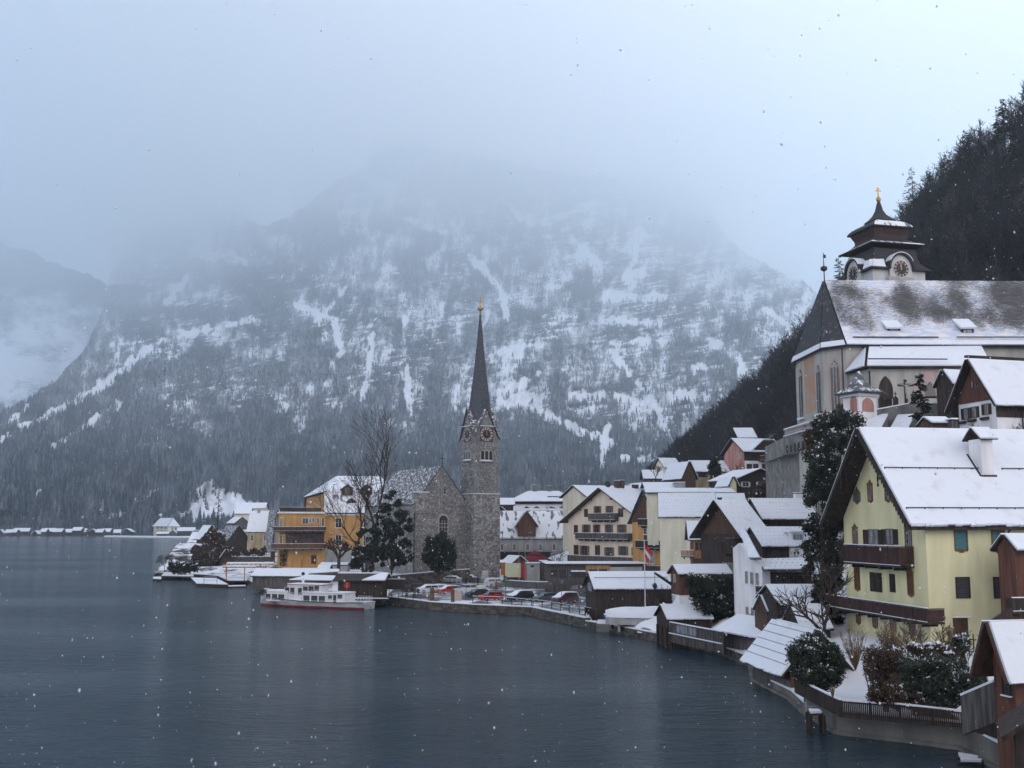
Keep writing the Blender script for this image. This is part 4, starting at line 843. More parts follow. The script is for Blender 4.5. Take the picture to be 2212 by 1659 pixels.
# ---- cream inn
h = House('inn', 'large cream inn with wide brown gable, three balconies and open shutters', 'inn', c, 1745, 1185, 672, 935, 1800, 222, 33, M_CREAM, ridge='A', yr=345, la=14, oe=1.7, og=1.5, roof=M_BROWN)
print('inn', h.la, h.lb, h.he, h.hr)
SH = dict(fr=M_BROWNFR, ft=.08, shut=mat('open_lattice_shutter', (.16, .10, .065), .7, .4, 4), sill=False)
for (x, y, w_, h_, sh) in ((1128, 608, 36, 80, 0), (1252, 575, 46, 76, 1), (1382, 572, 46, 76, 1), (1505, 605, 50, 84, 0), (1018, 788, 38, 92, 0), (1130, 778, 52, 82, 1), (1243, 778, 44, 82, 1), (1377, 778, 50, 80, 1), (1517, 778, 58, 84, 1), (1688, 788, 52, 92, 1),
                           (1021, 1008, 48, 100, 0), (1111, 1016, 60, 100, 1), (1254, 1012, 50, 102, 0), (1380, 1028, 60, 88, 1), (1533, 1018, 62, 90, 1), (1678, 1030, 62, 92, 1)):
    k_ = dict(SH);
    if not sh: k_['shut'] = None
    h.win('B', x, y, w_, h_, sw=.35, **k_)
h.balcony('B', 1150, 1430, 612, 690, 1.3, M_GREYWOOD, posts=4); h.balcony('B', 1008, 1580, 822, 893, 1.3, M_GREYWOOD, posts=5); h.balcony('B', 925, 1745, 1063, 1140, 1.6, M_GREYWOOD, posts=7)
for k in (.18, .34, .66, .82):
    h.part('purlin', M_BROWN, lambda b: b.box(-1.6, 0, h.lb * k - .12, h.lb * k + .12, h.he + (h.hr - h.he) * (1 - abs(k - .5) * 2) - .35, h.he + (h.hr - h.he) * (1 - abs(k - .5) * 2) - .08))
for x, y, w_ in ((1462, 262, 34), (1516, 258, 30), (1662, 305, 46)): h.chimney(x, y, w_, m_=mat('dark_brick_%d' % x, (.10, .06, .05), .9, .3, 2), at=.5, d=.9)
b2 = House('rear_house', 'snowy roof strip of a house directly behind the cream inn', 'house', c, 1130, 600, 425, 1100, 1700, 245, 30, M_PALE, ridge='A', yr=318, la=22, lb=10)
m = MB(); m.lathe([(.0, -.1), (.55, 0), (.75, .2), (.0, .1)], 14); o = m.build('satellite_dish', M_METAL); o.location = W(*c(1358, 300), 238); o.rotation_euler = (R(70), 0, .4); tag(o, 'dark round satellite dish on the ridge behind the cream inn', 'dish')
# ---- restaurant terrace building
h = House('restaurant', 'low restaurant with snowy flat roof and glass front below the cream inn', 'restaurant', c, 720, 1345, 1178, 710, 1740, 205, 3, M_GREYWOOD, kind='flat', lb=9, oe=.7, og=.4, th=.3)
for x in (775, 870, 985, 1075): h.win('A', x, 1268, 70, 90, fr=M_BROWNFR, mull=2, bars=1, ft=.08, sill=False, pane=M_GLASS)
s0, z0 = h.hit('A', 1125, 1290, .5); s1, z1 = h.hit('A', 1385, 1183, .5); bx = h.part('bay', M_LTWOOD, lambda b: b.box(s0, s1, -.5, 0, z0 - 2.0, z1 + .3))
for x in (1205, 1312): h.win('A', x, 1238, 88, 36, fr=M_LTWOOD, off=.5, ft=.08, mull=0, bars=0, par=bx, sill=False)
s0, z0 = h.hit('A', 1388, 1255, .3); s1, z1 = h.hit('A', 1738, 1196, .3); h.part('screen', M_GREYPL, lambda b: b.box(s0, s1, -.3, 0, z0 - 2, z1))
s0, z0 = h.hit('A', 970, 1248, 2); s1 = h.hit('A', 1125, 1248, 2)[0]; h.part('canopy', M_SNOW, lambda b: b.box(s0, s1, -2, 0, z0, z0 + .22))
for x in (876, 950, 1418, 1525, 1670): h.part('planter', M_TRIM, lambda b: (lambda s_, z_: b.box(s_ - .35, s_ + .35, .4, 1.1, z_ - 1.1, z_))(*h.hit('A', x, 1150, -.4)))
# ---- narrow ochre house with shingled gable
h = House('narrow_house', 'narrow ochre house with dark shingled gable right of the cream inn', 'house', c, 1925, 1200, 690, 1695, 2230, 214, 33, M_ORANGE, ridge='A', yr=365, la=12, oe=.5, og=.8, roof=M_SLATE, snow=M_PATCH, lb=8.5)
zz = h.he + .8
h.part('gable_cladding', M_SHINGLE, lambda b: b.prism([(0, 0, h.he - .3), (0, h.lb, h.he - .3), (0, h.lb / 2, h.hr - .1)], (-1, 0, 0), 0, .08))
h.balcony('B', 1690, 1830, 672, 752, 1.3, M_DARKWOOD, posts=2); h.balcony('B', 1662, 1925, 905, 992, 1.6, M_DARKWOOD, posts=3); h.balcony('B', 1740, 1975, 1175, 1245, 1.4, M_GREYWOOD, posts=3)
h.door('B', 1800, 878, 80, 60, M_BROWN); h.win('B', 1772, 808, 30, 60); h.win('B', 1822, 1085, 90, 140, fr=M_WHITEFR, pane=M_CURTAIN, mull=3, bars=0)
c = K('H')
# ---- pale house with big snow roof
h = House('pale_house', 'pale plain-walled house with very large snow roof in the village middle', 'house', c, 268, 1720, 1205, 250, 880, 190, -8, M_PALE, ridge='A', yr=960, lb=13, oe=.3, og=.3, guards=(16, 8))
print('pale', h.la, h.he, h.hr)
h.chimney(922, 1000, 46, m_=M_TRIM, at=.3, z0=h.he)
House('extension', 'snow-roofed rear extension joining the big snow roof from the right', 'house', c, 850, 1300, 1180, 850, 1230, 197, -6, M_PALE, ridge='A', yr=962, lb=13, oe=.3, og=.2)
h = House('rear_house', 'low standing-seam snow roof just behind the big snow roof', 'house', c, 130, 960, 900, 130, 450, 232, 0, M_WHITE, ridge='A', yr=842, lb=8)
m = MB(); p0 = W(*c(500, 905), 230)
House('block_house', 'small white block house beside the standing-seam roof', 'house', c, 455, 960, 835, 455, 548, 229, 0, M_GREYPL, kind='flat', lb=6, oe=.1, th=.1)
House('rear_house', 'long thin strip of snowy roof behind the big snow roof ridge', 'house', c, 140, 1010, 945, 140, 770, 212, -4, M_PALE, ridge='A', yr=908, lb=9)
House('rear_house', 'snow roof strip with dark chimney below the dark timber chalet', 'house', c, 820, 1000, 945, 820, 1060, 215, 0, M_BEIGE, ridge='A', yr=908, lb=8).chimney(905, 895, 60, m_=M_TRIM, at=.5)
# ---- hillside houses
h = House('hill_house', 'beige hillside house with snow roof and gable, half hidden by a cypress', 'house', c, 640, 930, 705, 590, 1010, 262, 4, M_BEIGE, ridge='A', yr=600, lb=8, oe=.6, og=.5)
h.win('A', 737, 748, 60, 50, fr=M_BROWNFR, shut=M_GREYSH, sw=.3)
House('gable_wing', 'brown gabled wing with snowy roof left of the beige hillside house', 'house', c, 520, 930, 760, 500, 660, 258, 20, M_BROWN, ridge='B', yr=605, lb=9, oe=.4, og=.5)
h = House('hill_house', 'small steep-gabled villa highest on the left of the hillside', 'house', c, 320, 770, 655, 300, 480, 330, 18, M_PALE, ridge='A', yr=568, lb=7)
h.win('B', 345, 690, 20, 40)
House('hill_shed', 'wide snow-roofed shed below the small steep-gabled villa', 'shed', c, 105, 850, 780, 105, 300, 322, 0, M_GREYWOOD, ridge='A', yr=700, lb=7)
House('hill_shed', 'tiny gabled shed at the far left foot of the hillside houses', 'shed', c, 60, 905, 880, 15, 130, 300, 20, M_GREYWOOD, ridge='B', yr=838, lb=7)
House('hill_house', 'narrow house with sloping snow roof left of the gabled wing', 'house', c, 400, 900, 835, 395, 505, 268, 5, M_GREYWOOD, ridge='A', yr=728, lb=9)
h = House('chalet', 'pink and dark-timber chalet with curved snowy gable under the wooded slope', 'chalet', c, 1190, 720, 480, 1075, 1600, 255, 14, M_DARKWOOD, ridge='A', yr=358, lb=11, oe=1.0, og=.8)
s0, z0 = h.hit('A', 1300, 475, .6); s1 = h.hit('A', 1590, 475, .6)[0]; z1 = h.hit('A', 1440, 372, .6)[1]; mm = (s0 + s1) / 2
g_ = h.part('cross_gable', M_DARKWOOD, lambda b: b.prism([(s0, 0, z0), (s1, 0, z0), (mm + 2, 0, z1 - .2), (mm - 2, 0, z1 - .2)], (0, 1, 0), -.6, 4))
h.part('snow', M_SNOW, lambda b: (b.slab([(s0 - .8, -1.1, z0 - .3), (mm - 1.2, -1.1, z1), (mm - 1.2, 4, z1), (s0 - .8, 4, z0 - .3)], .1, .35), b.slab([(s1 + .8, -1.1, z0 - .3), (mm + 1.2, -1.1, z1), (mm + 1.2, 4, z1), (s1 + .8, 4, z0 - .3)], .1, .35), b.slab([(mm - 1.2, -1.1, z1), (mm + 1.2, -1.1, z1), (mm + 1.2, 4, z1), (mm - 1.2, 4, z1)], .12, .35)), g_)
s0, z0 = h.hit('A', 1190, 716, .05); s1, z1 = h.hit('A', 1480, 596, .05); h.part('base_wall', M_WHITE, lambda b: b.box(0, s1, -.06, 0, -.5, z1))
for x in (1245, 1315, 1410): h.win('A', x, 655, 50, 50, off=.06, fr=M_BROWNFR)
h.part('side_wall', M_PINK, lambda b: b.prism([(0, .1, -1), (0, h.lb - .1, -1), (0, h.lb - .1, h.he - .4), (0, h.lb / 2, h.hr - .6), (0, .1, h.he - .4)], (-1, 0, 0), 0, .06))
for x, y in ((1120, 540), (1150, 540)): h.win('B', x, y, 14, 44, off=.06, sill=False)
h.balcony('A', 1365, 1520, 535, 590, 1.2, M_BROWN, posts=3)
House('hill_house', 'square snow roof panel standing above the pink chalet', 'house', c, 1122, 500, 345, 1122, 1325, 268, 0, M_BROWN, kind='shed', yr=235, lb=5, oe=.2, og=.2)
h = House('timber_chalet', 'black timber chalet with low snowy gable below the pink one', 'chalet', c, 1110, 960, 790, 1030, 1580, 222, 20, M_DARKWOOD, ridge='B', yr=690, lb=9, oe=1.1, og=1.0)
for x in (1205, 1370): h.win('A', x, 848, 66, 44, fr=M_WHITEFR, shut=M_WHITEFR, sw=.2)
House('beige_hut', 'narrow yellow house corner with snowy roof left of the black chalet', 'house', c, 1040, 960, 835, 1020, 1105, 220, 10, M_YELLOW, ridge='B', yr=770, lb=7, oe=.4, og=.3)
# round stair turret
p0 = W(*c(1618, 720), 214); t_ = empty('turret', p0); tag(t_, 'small white round turret with snowy pointed cap on the hillside', 'turret'); hh = W(*c(1618, 590), 214).z - p0.z
m = MB(); m.lathe([(1.25, -1.5), (1.25, hh)], 14); m.build('wall', M_WHITE, t_, True); m = MB(); m.lathe([(1.7, hh - .05), (1.65, hh + .08), (.1, hh + 1.9), (.02, hh + 2.0)], 14); m.build('roof', M_SNOW, t_, True); GPTS.append((p0.x, p0.y, p0.z))
# ---- village centre right: dark gabled house and white tall house
c = K('W')
h = House('gabled_house', 'tall weathered timber house with steep gable and steep snow roof', 'house', c, 640, 1180, 560, 375, 830, 138, 22, M_DARKWOOD, ridge='A', yr=208, lb=10.5, la=2.6, oe=.9, og=1.2, roof=M_DARKWOOD, guards=(5, 7), rp=.5)
print('gabled', h.la, h.lb, h.he, h.hr)
h.win('B', 440, 685, 22, 52, ft=.07); h.win('B', 475, 685, 22, 52, ft=.07)
h.balcony('B', 380, 560, 640, 770, 1.0, M_DARKWOOD, posts=3, snow=False); h.part('balcony_roof', M_GREYWOOD, lambda b: (lambda s0, z0, s1: b.box(-1.2, 0, s1, s0, z0, z0 + .12))(*h.hit('B', 445, 610, 1), h.hit('B', 570, 610, 1)[0]))
h.part('boarding', M_BROWN, lambda b: b.prism([(0, .6, h.he), (0, h.lb - .6, h.he), (0, h.lb / 2, h.hr - .8)], (-1, 0, 0), 0, .05))
a0, z0 = h.hit('B', 405, 1010, .3); a1, z1 = h.hit('B', 625, 880, .3)
h.part('trellis', M_STONEF, lambda b: [b.box(-.3, -.22, a1 + (a0 - a1) * i / 14, a1 + (a0 - a1) * i / 14 + .09, z0 + rnd.uniform(0, .5), z1) for i in range(15)])
House('long_roof_house', 'long house with wide dotted snow roof behind the steep timber gable', 'house', c, 830, 560, 385, 780, 1420, 146, 4, M_DARKWOOD, ridge='A', yr=193, lb=9, oe=.7, og=.3, guards=(18, 6)).chimney(1220, 122, 72, m_=M_WHITE, at=.6, d=1.2)
h = House('terraced_house', 'dark house under the middle dotted snow roof with a glazed dormer', 'house', c, 835, 845, 682, 790, 1400, 132, 4, M_DARKWOOD, ridge='A', yr=505, lb=8, oe=.7, og=.4, guards=(13, 5))
s0, z0 = h.hit('A', 1150, 655, -.5); s1, z1 = h.hit('A', 1285, 543, -.5); d_ = h.part('dormer', M_WHITE, lambda b: b.box(s0, s1, .5, 4, z0, z1)); h.part('pane', M_CURTAIN, lambda b: b.box(s0 + .25, s1 - .1, .45, .5, z0 + .25, z1 - .25), d_); h.part('snow', M_SNOW, lambda b: b.box(s0 - .3, s1 + .2, .2, 4, z1, z1 + .2), d_)
s0, z0 = h.hit('A', 1148, 850, .7); s1, z1 = h.hit('A', 1290, 688, .7); d_ = h.part('bay', M_WHITE, lambda b: b.box(s0, s1, -.7, 0, z0, z1))
for x in (1187, 1225): h.win('A', x, 765, 20, 26, off=.7, mull=0, bars=0, ft=.06, par=d_, sill=False)
# white tall gable house
h = House('white_house', 'tall narrow white house with two rows of three windows above the boathouses', 'house', c, 830, 1500, 900, 632, 1380, 118, 18, M_WHITE, ridge='A', yr=850, lb=6.2, nowall=True, kind='none', sink=4)
h.hr = 0
zb_, zL = h.hit('B', 640, 720)[1], h.he
m = MB(); m.prism([(0, 0, -4), (0, h.lb, -4), (0, h.lb, zb_), (0, h.lb * .78, zb_ + .6), (0, 0, zL)], (1, 0, 0), 0, 1.0); m.build('wall', M_WHITE, h.root)
m = MB(); m.box(1.01, h.la, .25, h.lb, -4, h.hit('A', 850, 985)[1]); m.build('timber_wall', M_DARKWOOD, h.root)
for (x, y, w_, h_) in ((665, 1032, 22, 120), (722, 1043, 26, 122), (781, 1052, 26, 122), (673, 1415, 22, 110), (731, 1425, 24, 112), (791, 1432, 24, 90)): h.win('B', x, y, w_, h_, ft=.06, mull=1, bars=2, pane=M_CURTAIN, fr=M_STONEF)
s0, z0 = h.hit('A', 850, 1130, -.8); s1, z1 = h.hit('A', 1380, 985, -.8)
for x in (860, 950, 1010, 1070, 1150): h.win('A', x, 1055, 36, 110, off=-.25, fr=M_GREYWOOD, ft=.08, pane=M_GLASS, sill=False)
h.balcony('A', 812, 980, 1130, 1215, 1.0, M_DARKWOOD, posts=3, off=-.5)
def wroof(lbl, pts, **k): return slabthing('snow_roof', lbl, 'roof', K('W'), pts, **k)
hl = h.o
def onH(x, y, Y): return (x, y, Y)
R_ = h.planes([[tuple(h.root.matrix_basis.inverted() @ W(*c(x, y), Y)) for (x, y, Y) in ((848, 968, 116.5), (1370, 965, 114), (1370, 850, 121), (785, 862, 122))]], M_DARKWOOD, M_SNOW, (9, 3))
R2_ = h.planes([[tuple(h.root.matrix_basis.inverted() @ W(*c(x, y), Y)) for (x, y, Y) in ((712, 842, 119), (835, 840, 116), (660, 512, 130), (598, 512, 133))]], M_DARKWOOD, M_SNOW, (2, 8))
# lower annexes right of the white house
h = House('annex', 'dark annex with shallow snow roof right of the white house', 'house', c, 985, 1480, 1290, 980, 1520, 106, 3, M_DARKWOOD, ridge='A', yr=1142, lb=6, oe=.5, og=.2, guards=None)
s0, z0 = h.hit('A', 1030, 1335, 1.4); s1 = h.hit('A', 1745, 1335, 1.4)[0]; h.part('eave_roof', M_SNOW, lambda b: b.slab([(s0, -1.5, z0), (s1, -1.5, z0), (s1, 0, z0 + .5), (s0, 0, z0 + .5)], 0, .2))
for x in (1060, 1160): h.win('A', x, 1420, 40, 100, fr=M_GREYWOOD, mull=1, bars=2)
h.chimney(1460, 1180, 55, m_=M_CONC, at=.2, z0=h.he)
h = House('lower_shed', 'shed with tilted snow roof and roof ladder below the bare tree', 'shed', c, 1250, 1680, 1590, 1190, 1575, 99, 3, M_DARKWOOD, ridge='A', yr=1350, lb=5, oe=.3, og=.2, guards=(6, 2))
s0, z0 = h.hit('A', 1400, 1590, 0); h.part('ladder', M_DARKWOOD, lambda b: (b.tube((s0, -.5, h.he + .1), (s0 - .6, 1.8, h.hr - .3), .05), b.tube((s0 + .5, -.5, h.he + .1), (s0 - .1, 1.8, h.hr - .3), .05), [b.tube((s0 - .6 * i / 6, -.5 + 2.3 * i / 6, h.he + .1 + (h.hr - h.he - .4) * i / 6), (s0 + .5 - .6 * i / 6, -.5 + 2.3 * i / 6, h.he + .1 + (h.hr - h.he - .4) * i / 6), .04) for i in range(7)]))
House('porch', 'tiny dark porch with two snow-covered lean-to roofs against the white house', 'porch', c, 885, 1480, 1412, 830, 980, 109, 5, M_BROWN, ridge='A', yr=1245, lb=4, oe=.2, og=.1)
# ---- wooden oriel house
c = K('H')
h = House('wooden_house', 'small reddish-brown wooden house with oriel, balcony and twin gables', 'house', c, 625, 1760, 1420, 530, 890, 168, -5, M_RED, ridge='A', yr=1262, lb=5, oe=.7, og=.8, roof=M_BROWN)
s0, z0 = h.hit('A', 765, 1400, .8); s1 = h.hit('A', 905, 1400, .8)[0]; z1 = h.hit('A', 828, 1268, .8)[1]; mm = (s0 + s1) / 2
g_ = h.part('cross_gable', M_RED, lambda b: b.prism([(s0 + .3, 0, z0), (s1 - .3, 0, z0), (mm, 0, z1 - .3)], (0, 1, 0), -.3, 3)); h.part('cross_roof', M_SNOW, lambda b: (b.slab([(s0 - .3, -.9, z0 - .3), (mm, -.9, z1), (mm, 3, z1), (s0 - .3, 3, z0 - .3)], .05, .25), b.slab([(s1 + .3, -.9, z0 - .3), (mm, -.9, z1), (mm, 3, z1), (s1 + .3, 3, z0 - .3)], .05, .25)), g_)
s0, z0 = h.hit('A', 640, 1585, .3); s1, z1 = h.hit('A', 760, 1480, .3); h.part('oriel', M_LTWOOD, lambda b: b.box(s0, s1, -.3, 0, z0 - 1.0, z1 + .2))
for x in (675, 722): h.win('A', x, 1525, 32, 80, off=.3, fr=M_BROWNFR, mull=1, bars=1, ft=.06, sill=False)
h.balcony('A', 505, 640, 1565, 1640, 1.0, M_LTWOOD, posts=2)
# ---- boathouses and lakeside sheds
c = K('D')
h = House('long_boathouse', 'long black-brown boathouse with corrugated snowy roof beside the car park', 'boathouse', c, 400, 1040, 600, 270, 1230, 150, 5, M_DARKWOOD, ridge='A', yr=432, lb=9, oe=.5, og=.4, th=.12)
print('longboat', h.la, h.lb, h.he, h.hr)
s0, z0 = h.hit('B', 318, 620); s1, z1 = h.hit('B', 360, 545); h.part('notice', M_CURTAIN, lambda b: b.box(-.05, 0, s1, s0, z0, z1)); a_, _z = h.hit('A', 400, 505, -h.lb * .25)
h.part('ridge_strip', M_METAL, lambda b: b.box(.2, h.la, h.lb * .25 - .03, h.lb * .25 + .03, h.he + (h.hr - h.he) * .5 + .4, h.he + (h.hr - h.he) * .5 + .46))
h.part('pile', M_DARKWOOD, lambda b: [b.tube((.3 + k * 1.1, -.1, -3), (.3 + k * 1.1, -.1, 2.0), .16, .15, 8) for k in range(3)] + [b.tube((-.15, 1.5 + k * 2.2, -3), (-.15, 1.5 + k * 2.2, 2.4), .16, .15, 8) for k in range(4)])
h = House('brown_hut', 'reddish-brown boarded hut with snow roof on the ivy bank', 'hut', c, 1310, 672, 440, 1225, 1755, 136, 8, M_RED, ridge='A', yr=362, lb=3.6, oe=.5, og=.4, la=6.5, roof=M_BROWN, sink=.02)
h.part('plinth_wall', M_WHITE, lambda b: b.box(.02, h.la - .5, .1, h.lb - .1, -5, -.01)); h.win('B', 1262, 490, 18, 80, ft=.05, mull=1, bars=2, sill=False); h.win('A', 1388, 550, 34, 95, fr=M_RED, ft=.08, sill=False)
h = House('boathouse', 'dark boathouse with grey-white snow roof behind the flag pole', 'boathouse', c, 1190, 1185, 935, 1030, 1660, 125, 6, M_DARKWOOD, ridge='A', yr=790, lb=5.5, oe=.3, og=.3, th=.14)
h.part('pile', M_DARKWOOD, lambda b: [b.tube((-.15, .3 + k * 2.2, -2), (-.15, .3 + k * 2.2, 1.6), .14, .13, 8) for k in range(3)] + [b.tube((.3, -.12, -2), (.3, -.12, 1.2), .14, .13, 8)])
for x in (1290, 1480): pass
h = House('boathouse', 'weathered boathouse with long seamed snow roof facing the water', 'boathouse', c, 1765, 1290, 1040, 1690, 2120, 118, -70, M_GREYWOOD, ridge='A', yr=905, lb=5, la=8.5, oe=.7, og=.5, th=.14)
c = K('R5')
h = House('boathouse', 'nearest red-brown boathouse with bright ribbed snow roof by the shore', 'boathouse', c, 293, 468, 292, 235, 580, 99, -84, M_RED, ridge='A', yr=80, la=9.5, lb=4.6, oe=.9, og=.5, th=.14)
print('nearboat', h.la, h.lb, h.he, h.hr)
kx = (h.hr - h.he) / (h.lb / 2)
h.part('roof_rib', M_GUARD, lambda b: [b.box(-.4, h.la + .4, -.9 + (h.lb / 2 + .9) * i / 6 - .02, -1 + (h.lb / 2 + .9) * i / 6 + .02, h.he - kx * .9 + kx * (h.lb / 2 + .9) * i / 6 + .37, h.he - kx * .9 + kx * (h.lb / 2 + .9) * i / 6 + .44) for i in range(1, 6)], h.roof)
s0, z0 = h.hit('A', 300, 405, .05); h.part('weathered_boards', M_GREYWOOD, lambda b: b.box(0, h.la, -.06, 0, -1.5, z0))
# lakeside board fence between the boathouses
c = K('D'); p0 = G(*c(1195, 1175), .9) + Vector((.3, .5, 0)); p1 = G(*c(1765, 1300), .9) + Vector((.3, .3, 0)); dv = (p1 - p0); ln = dv.length; o = empty('board_fence', p0, math.atan2(dv.y, dv.x)); tag(o, 'tall weathered board fence on the shore wall between two boathouses', 'fence')
GPTS += [(p0.x + 2, p0.y + 3, 1.0), (p1.x + 2, p1.y + 3, 1.0)]
zt = W(*c(1195, 968), p0.y).z - p0.z; zm = W(*c(1195, 1088), p0.y).z - p0.z
m = MB(); nb = 150
for i in range(nb): q = ln * i / nb; m.box(q + .01, q + ln / nb - .01, -.04 - .02 * (i % 2), .04, -.1, zt - (.25 if i % 7 == 3 else 0))
for i in range(14): q = ln * i / 13; m.box(q - .08, q + .08, -.10, .10, -.2, zt)
m.build('boards', M_GREYWOOD, o)
m = MB(); m.box(0, ln, -.14, .12, zt + .001, zt + .1); m.box(0, ln, -.22, -.065, zm, zm + .1); m.build('snow', M_SNOW, o)
m = MB()
for i in range(5): q = ln * (.14 + .075 * i); m.box(q, q + 1.0, -.10, -.065, zm + .25, zm + 1.1)
m.build('window', M_CURTAIN, o)
# ================================================================ RIGHT SIDE: parish church, yellow house, neighbours
# ---- yellow house
c = K('R3')
h = House('yellow_house', 'large pale yellow house with huge snow roof, dark balconies and small chimney house', 'house', c, 1130, 2449, 1062, 245, 2212, 88, 9, M_YELLOW, ridge='A', yr=128, la=12.5, oe=.9, og=2.0, roof=M_DARKWOOD, sink=5, th=.28, sth=.22)
YH = h; print('yellow', h.la, h.lb, h.he, h.hr, h.o)
c3, c4 = K('R3'), K('R4')
YW = dict(fr=M_BROWNFR, crown=mat('carved_brown_frame', (.16, .075, .022), .6, .35, 4), ft=.09, pane=M_CURTAIN, mull=2, bars=0, sill=False)
h.c = c3
for (x, y, w_, h_) in ((540, 800, 44, 160), (733, 790, 56, 165), (957, 1320, 62, 230), (376, 1270, 44, 150)): h.win('B', x, y, w_, h_, **YW)
h.win('B', 395, 845, 30, 100, **dict(YW, shut=M_TEAL, sw=.6))
h.win('B', 578, 1285, 100, 150, fr=M_BROWNFR, shut=M_DARKWOOD, sw=.6, pane=M_CURTAIN, sill=False); h.win('B', 752, 1282, 70, 155, fr=M_BROWNFR, shut=M_DARKWOOD, sw=.7, pane=M_CURTAIN, sill=False)
h.win('A', 1524, 1315, 125, 205, **dict(YW, pane=M_TEAL, mull=0)); h.win('A', 1930, 1320, 125, 205, **dict(YW, pane=M_TEAL, mull=1))
h.c = c4
for (x, y, w_, h_) in ((398, 210, 48, 220), (980, 270, 56, 220)): h.win('B', x, y, w_, h_, **dict(YW, pane=M_BROWN))
for (x, y, w_, h_) in ((410, 610, 38, 150), (593, 650, 44, 155), (788, 685, 50, 165), (994, 720, 54, 170)): h.win('B', x, y, w_, h_, **YW)
h.win('B', 418, 1000, 60, 170, **dict(YW, pane=M_BROWN))
h.win('A', 1545, 315, 135, 210, fr=M_TRIM, pane=M_GREYSH, mull=0, bars=0, sill=False); h.win('A', 1957, 315, 135, 210, fr=M_TRIM, pane=M_GREYSH, mull=0, bars=0, sill=False)
h.door('B', 603, 255, 130, 210, M_DARKWOOD); h.door('B', 782, 265, 60, 200, M_DARKWOOD)
h.door('A', 1522, 760, 160, 230, M_BROWN); s0, z0 = h.hit('A', 1430, 640); s1 = h.hit('A', 1615, 640)[0]; h.part('door_hood', M_SNOW, lambda b: h.fb(b, 'A', s0, s1, z0, z0 + .08, 0, .35))
MBAL = mat('dark_balcony_wood', (.040, .018, .015), .6, .4, 1.2, stretch=(3, 3, .4))
h.c = c3; h.balcony('B', 250, 850, 1362, 1568, 1.3, MBAL, posts=5)
h.c = c4; h.balcony('B', 60, 1145, 385, 525, 1.5, MBAL, posts=8)
h.c = c3
# bargeboards with carved scallops
def barge(b):
    for sgn in (0, 1):
        y0, y1 = (h.lb / 2, -.9) if sgn == 0 else (h.lb / 2, h.lb + .9)
        k = (h.hr - h.he) / (h.lb / 2); z0 = h.hr; z1 = h.he - k * .9
        b.prism([(-2.0, y0, z0 + .3), (-2.0, y1, z1 + .3), (-2.0, y1, z1 - .12), (-2.0, y0, z0 - .12)], (-1, 0, 0), .004, .07)
        for i in range(26):
            t = (i + .5) / 26; y = y0 + (y1 - y0) * t; z = z0 + (z1 - z0) * t - .12; b.prism([(-2.0, y - .14, z + .16), (-2.0, y + .14, z + .16), (-2.0, y + .08, z - .22), (-2.0, y, z - .32), (-2.0, y - .08, z - .22)], (-1, 0, 0), .01, .06)
        for t in (.42, .96): y = y0 + (y1 - y0) * t; z = z0 + (z1 - z0) * t - .2; b.lathe([(.05, -1.3), (.11, -1.15), (.05, -1.0), (.09, -.6), (.06, -.3), (.1, 0)], 8, (-1.95, y, z))
h.part('bargeboard', M_DARKWOOD, barge)
h.part('fascia', M_DARKWOOD, lambda b: b.box(-2, h.la + .6, -1.0, -.902, h.he - 1.1, h.he - .72))
h.part('gutter', M_METAL, lambda b: (b.tube((-2, -1.06, h.he - .72), (h.la + .6, -1.06, h.he - .72), .09), (lambda s_, z_: (b.tube((s_, -1.0, h.he - .8), (s_ - .1, -.12, h.he - 1.7), .07), b.tube((s_ - .1, -.12, h.he - 1.7), (s_ - .1, -.12, 0), .07)))(*h.hit('A', 2000, 1100))))
kk = (h.hr - h.he) / (h.lb / 2)
def rp(x, t): return Vector((x, -.9 + (h.lb / 2 + .9) * t, h.he - kk * .9 + kk * (h.lb / 2 + .9) * t + .56))
def fence_(t, x0, x1):
    def f(b):
        for dz in (.02, .28): b.tube(rp(x0, t) + Vector((0, 0, dz)), rp(x1, t) + Vector((0, 0, dz)), .038, n=5)
        n = int((x1 - x0) / .16)
        for i in range(n + 1): q = rp(x0 + (x1 - x0) * i / n, t); r_ = .06 if i % 10 == 0 else .018; b.tube(q + Vector((0, 0, -.15)), q + Vector((0, 0, .30)), r_, n=4)
    return f
h.part('snow_fence', M_METAL, fence_(.10, -1.6, h.la + .6), h.roof); h.part('snow_fence', M_METAL, fence_(.50, -1.6, 7.1), h.roof); h.part('snow_fence', M_METAL, fence_(.50, 9.3, h.la + .6), h.roof)
h.part('roof_hook', M_METAL, lambda b: [b.box(rp(x, .95).x - .1, rp(x, .95).x + .1, rp(x, .95).y - .05, rp(x, .95).y + .05, rp(x, .95).z - .05, rp(x, .95).z + .05) for x in (-.6, .8, 2.6, 5, 6.9, 8.4, 9.8)], h.roof)
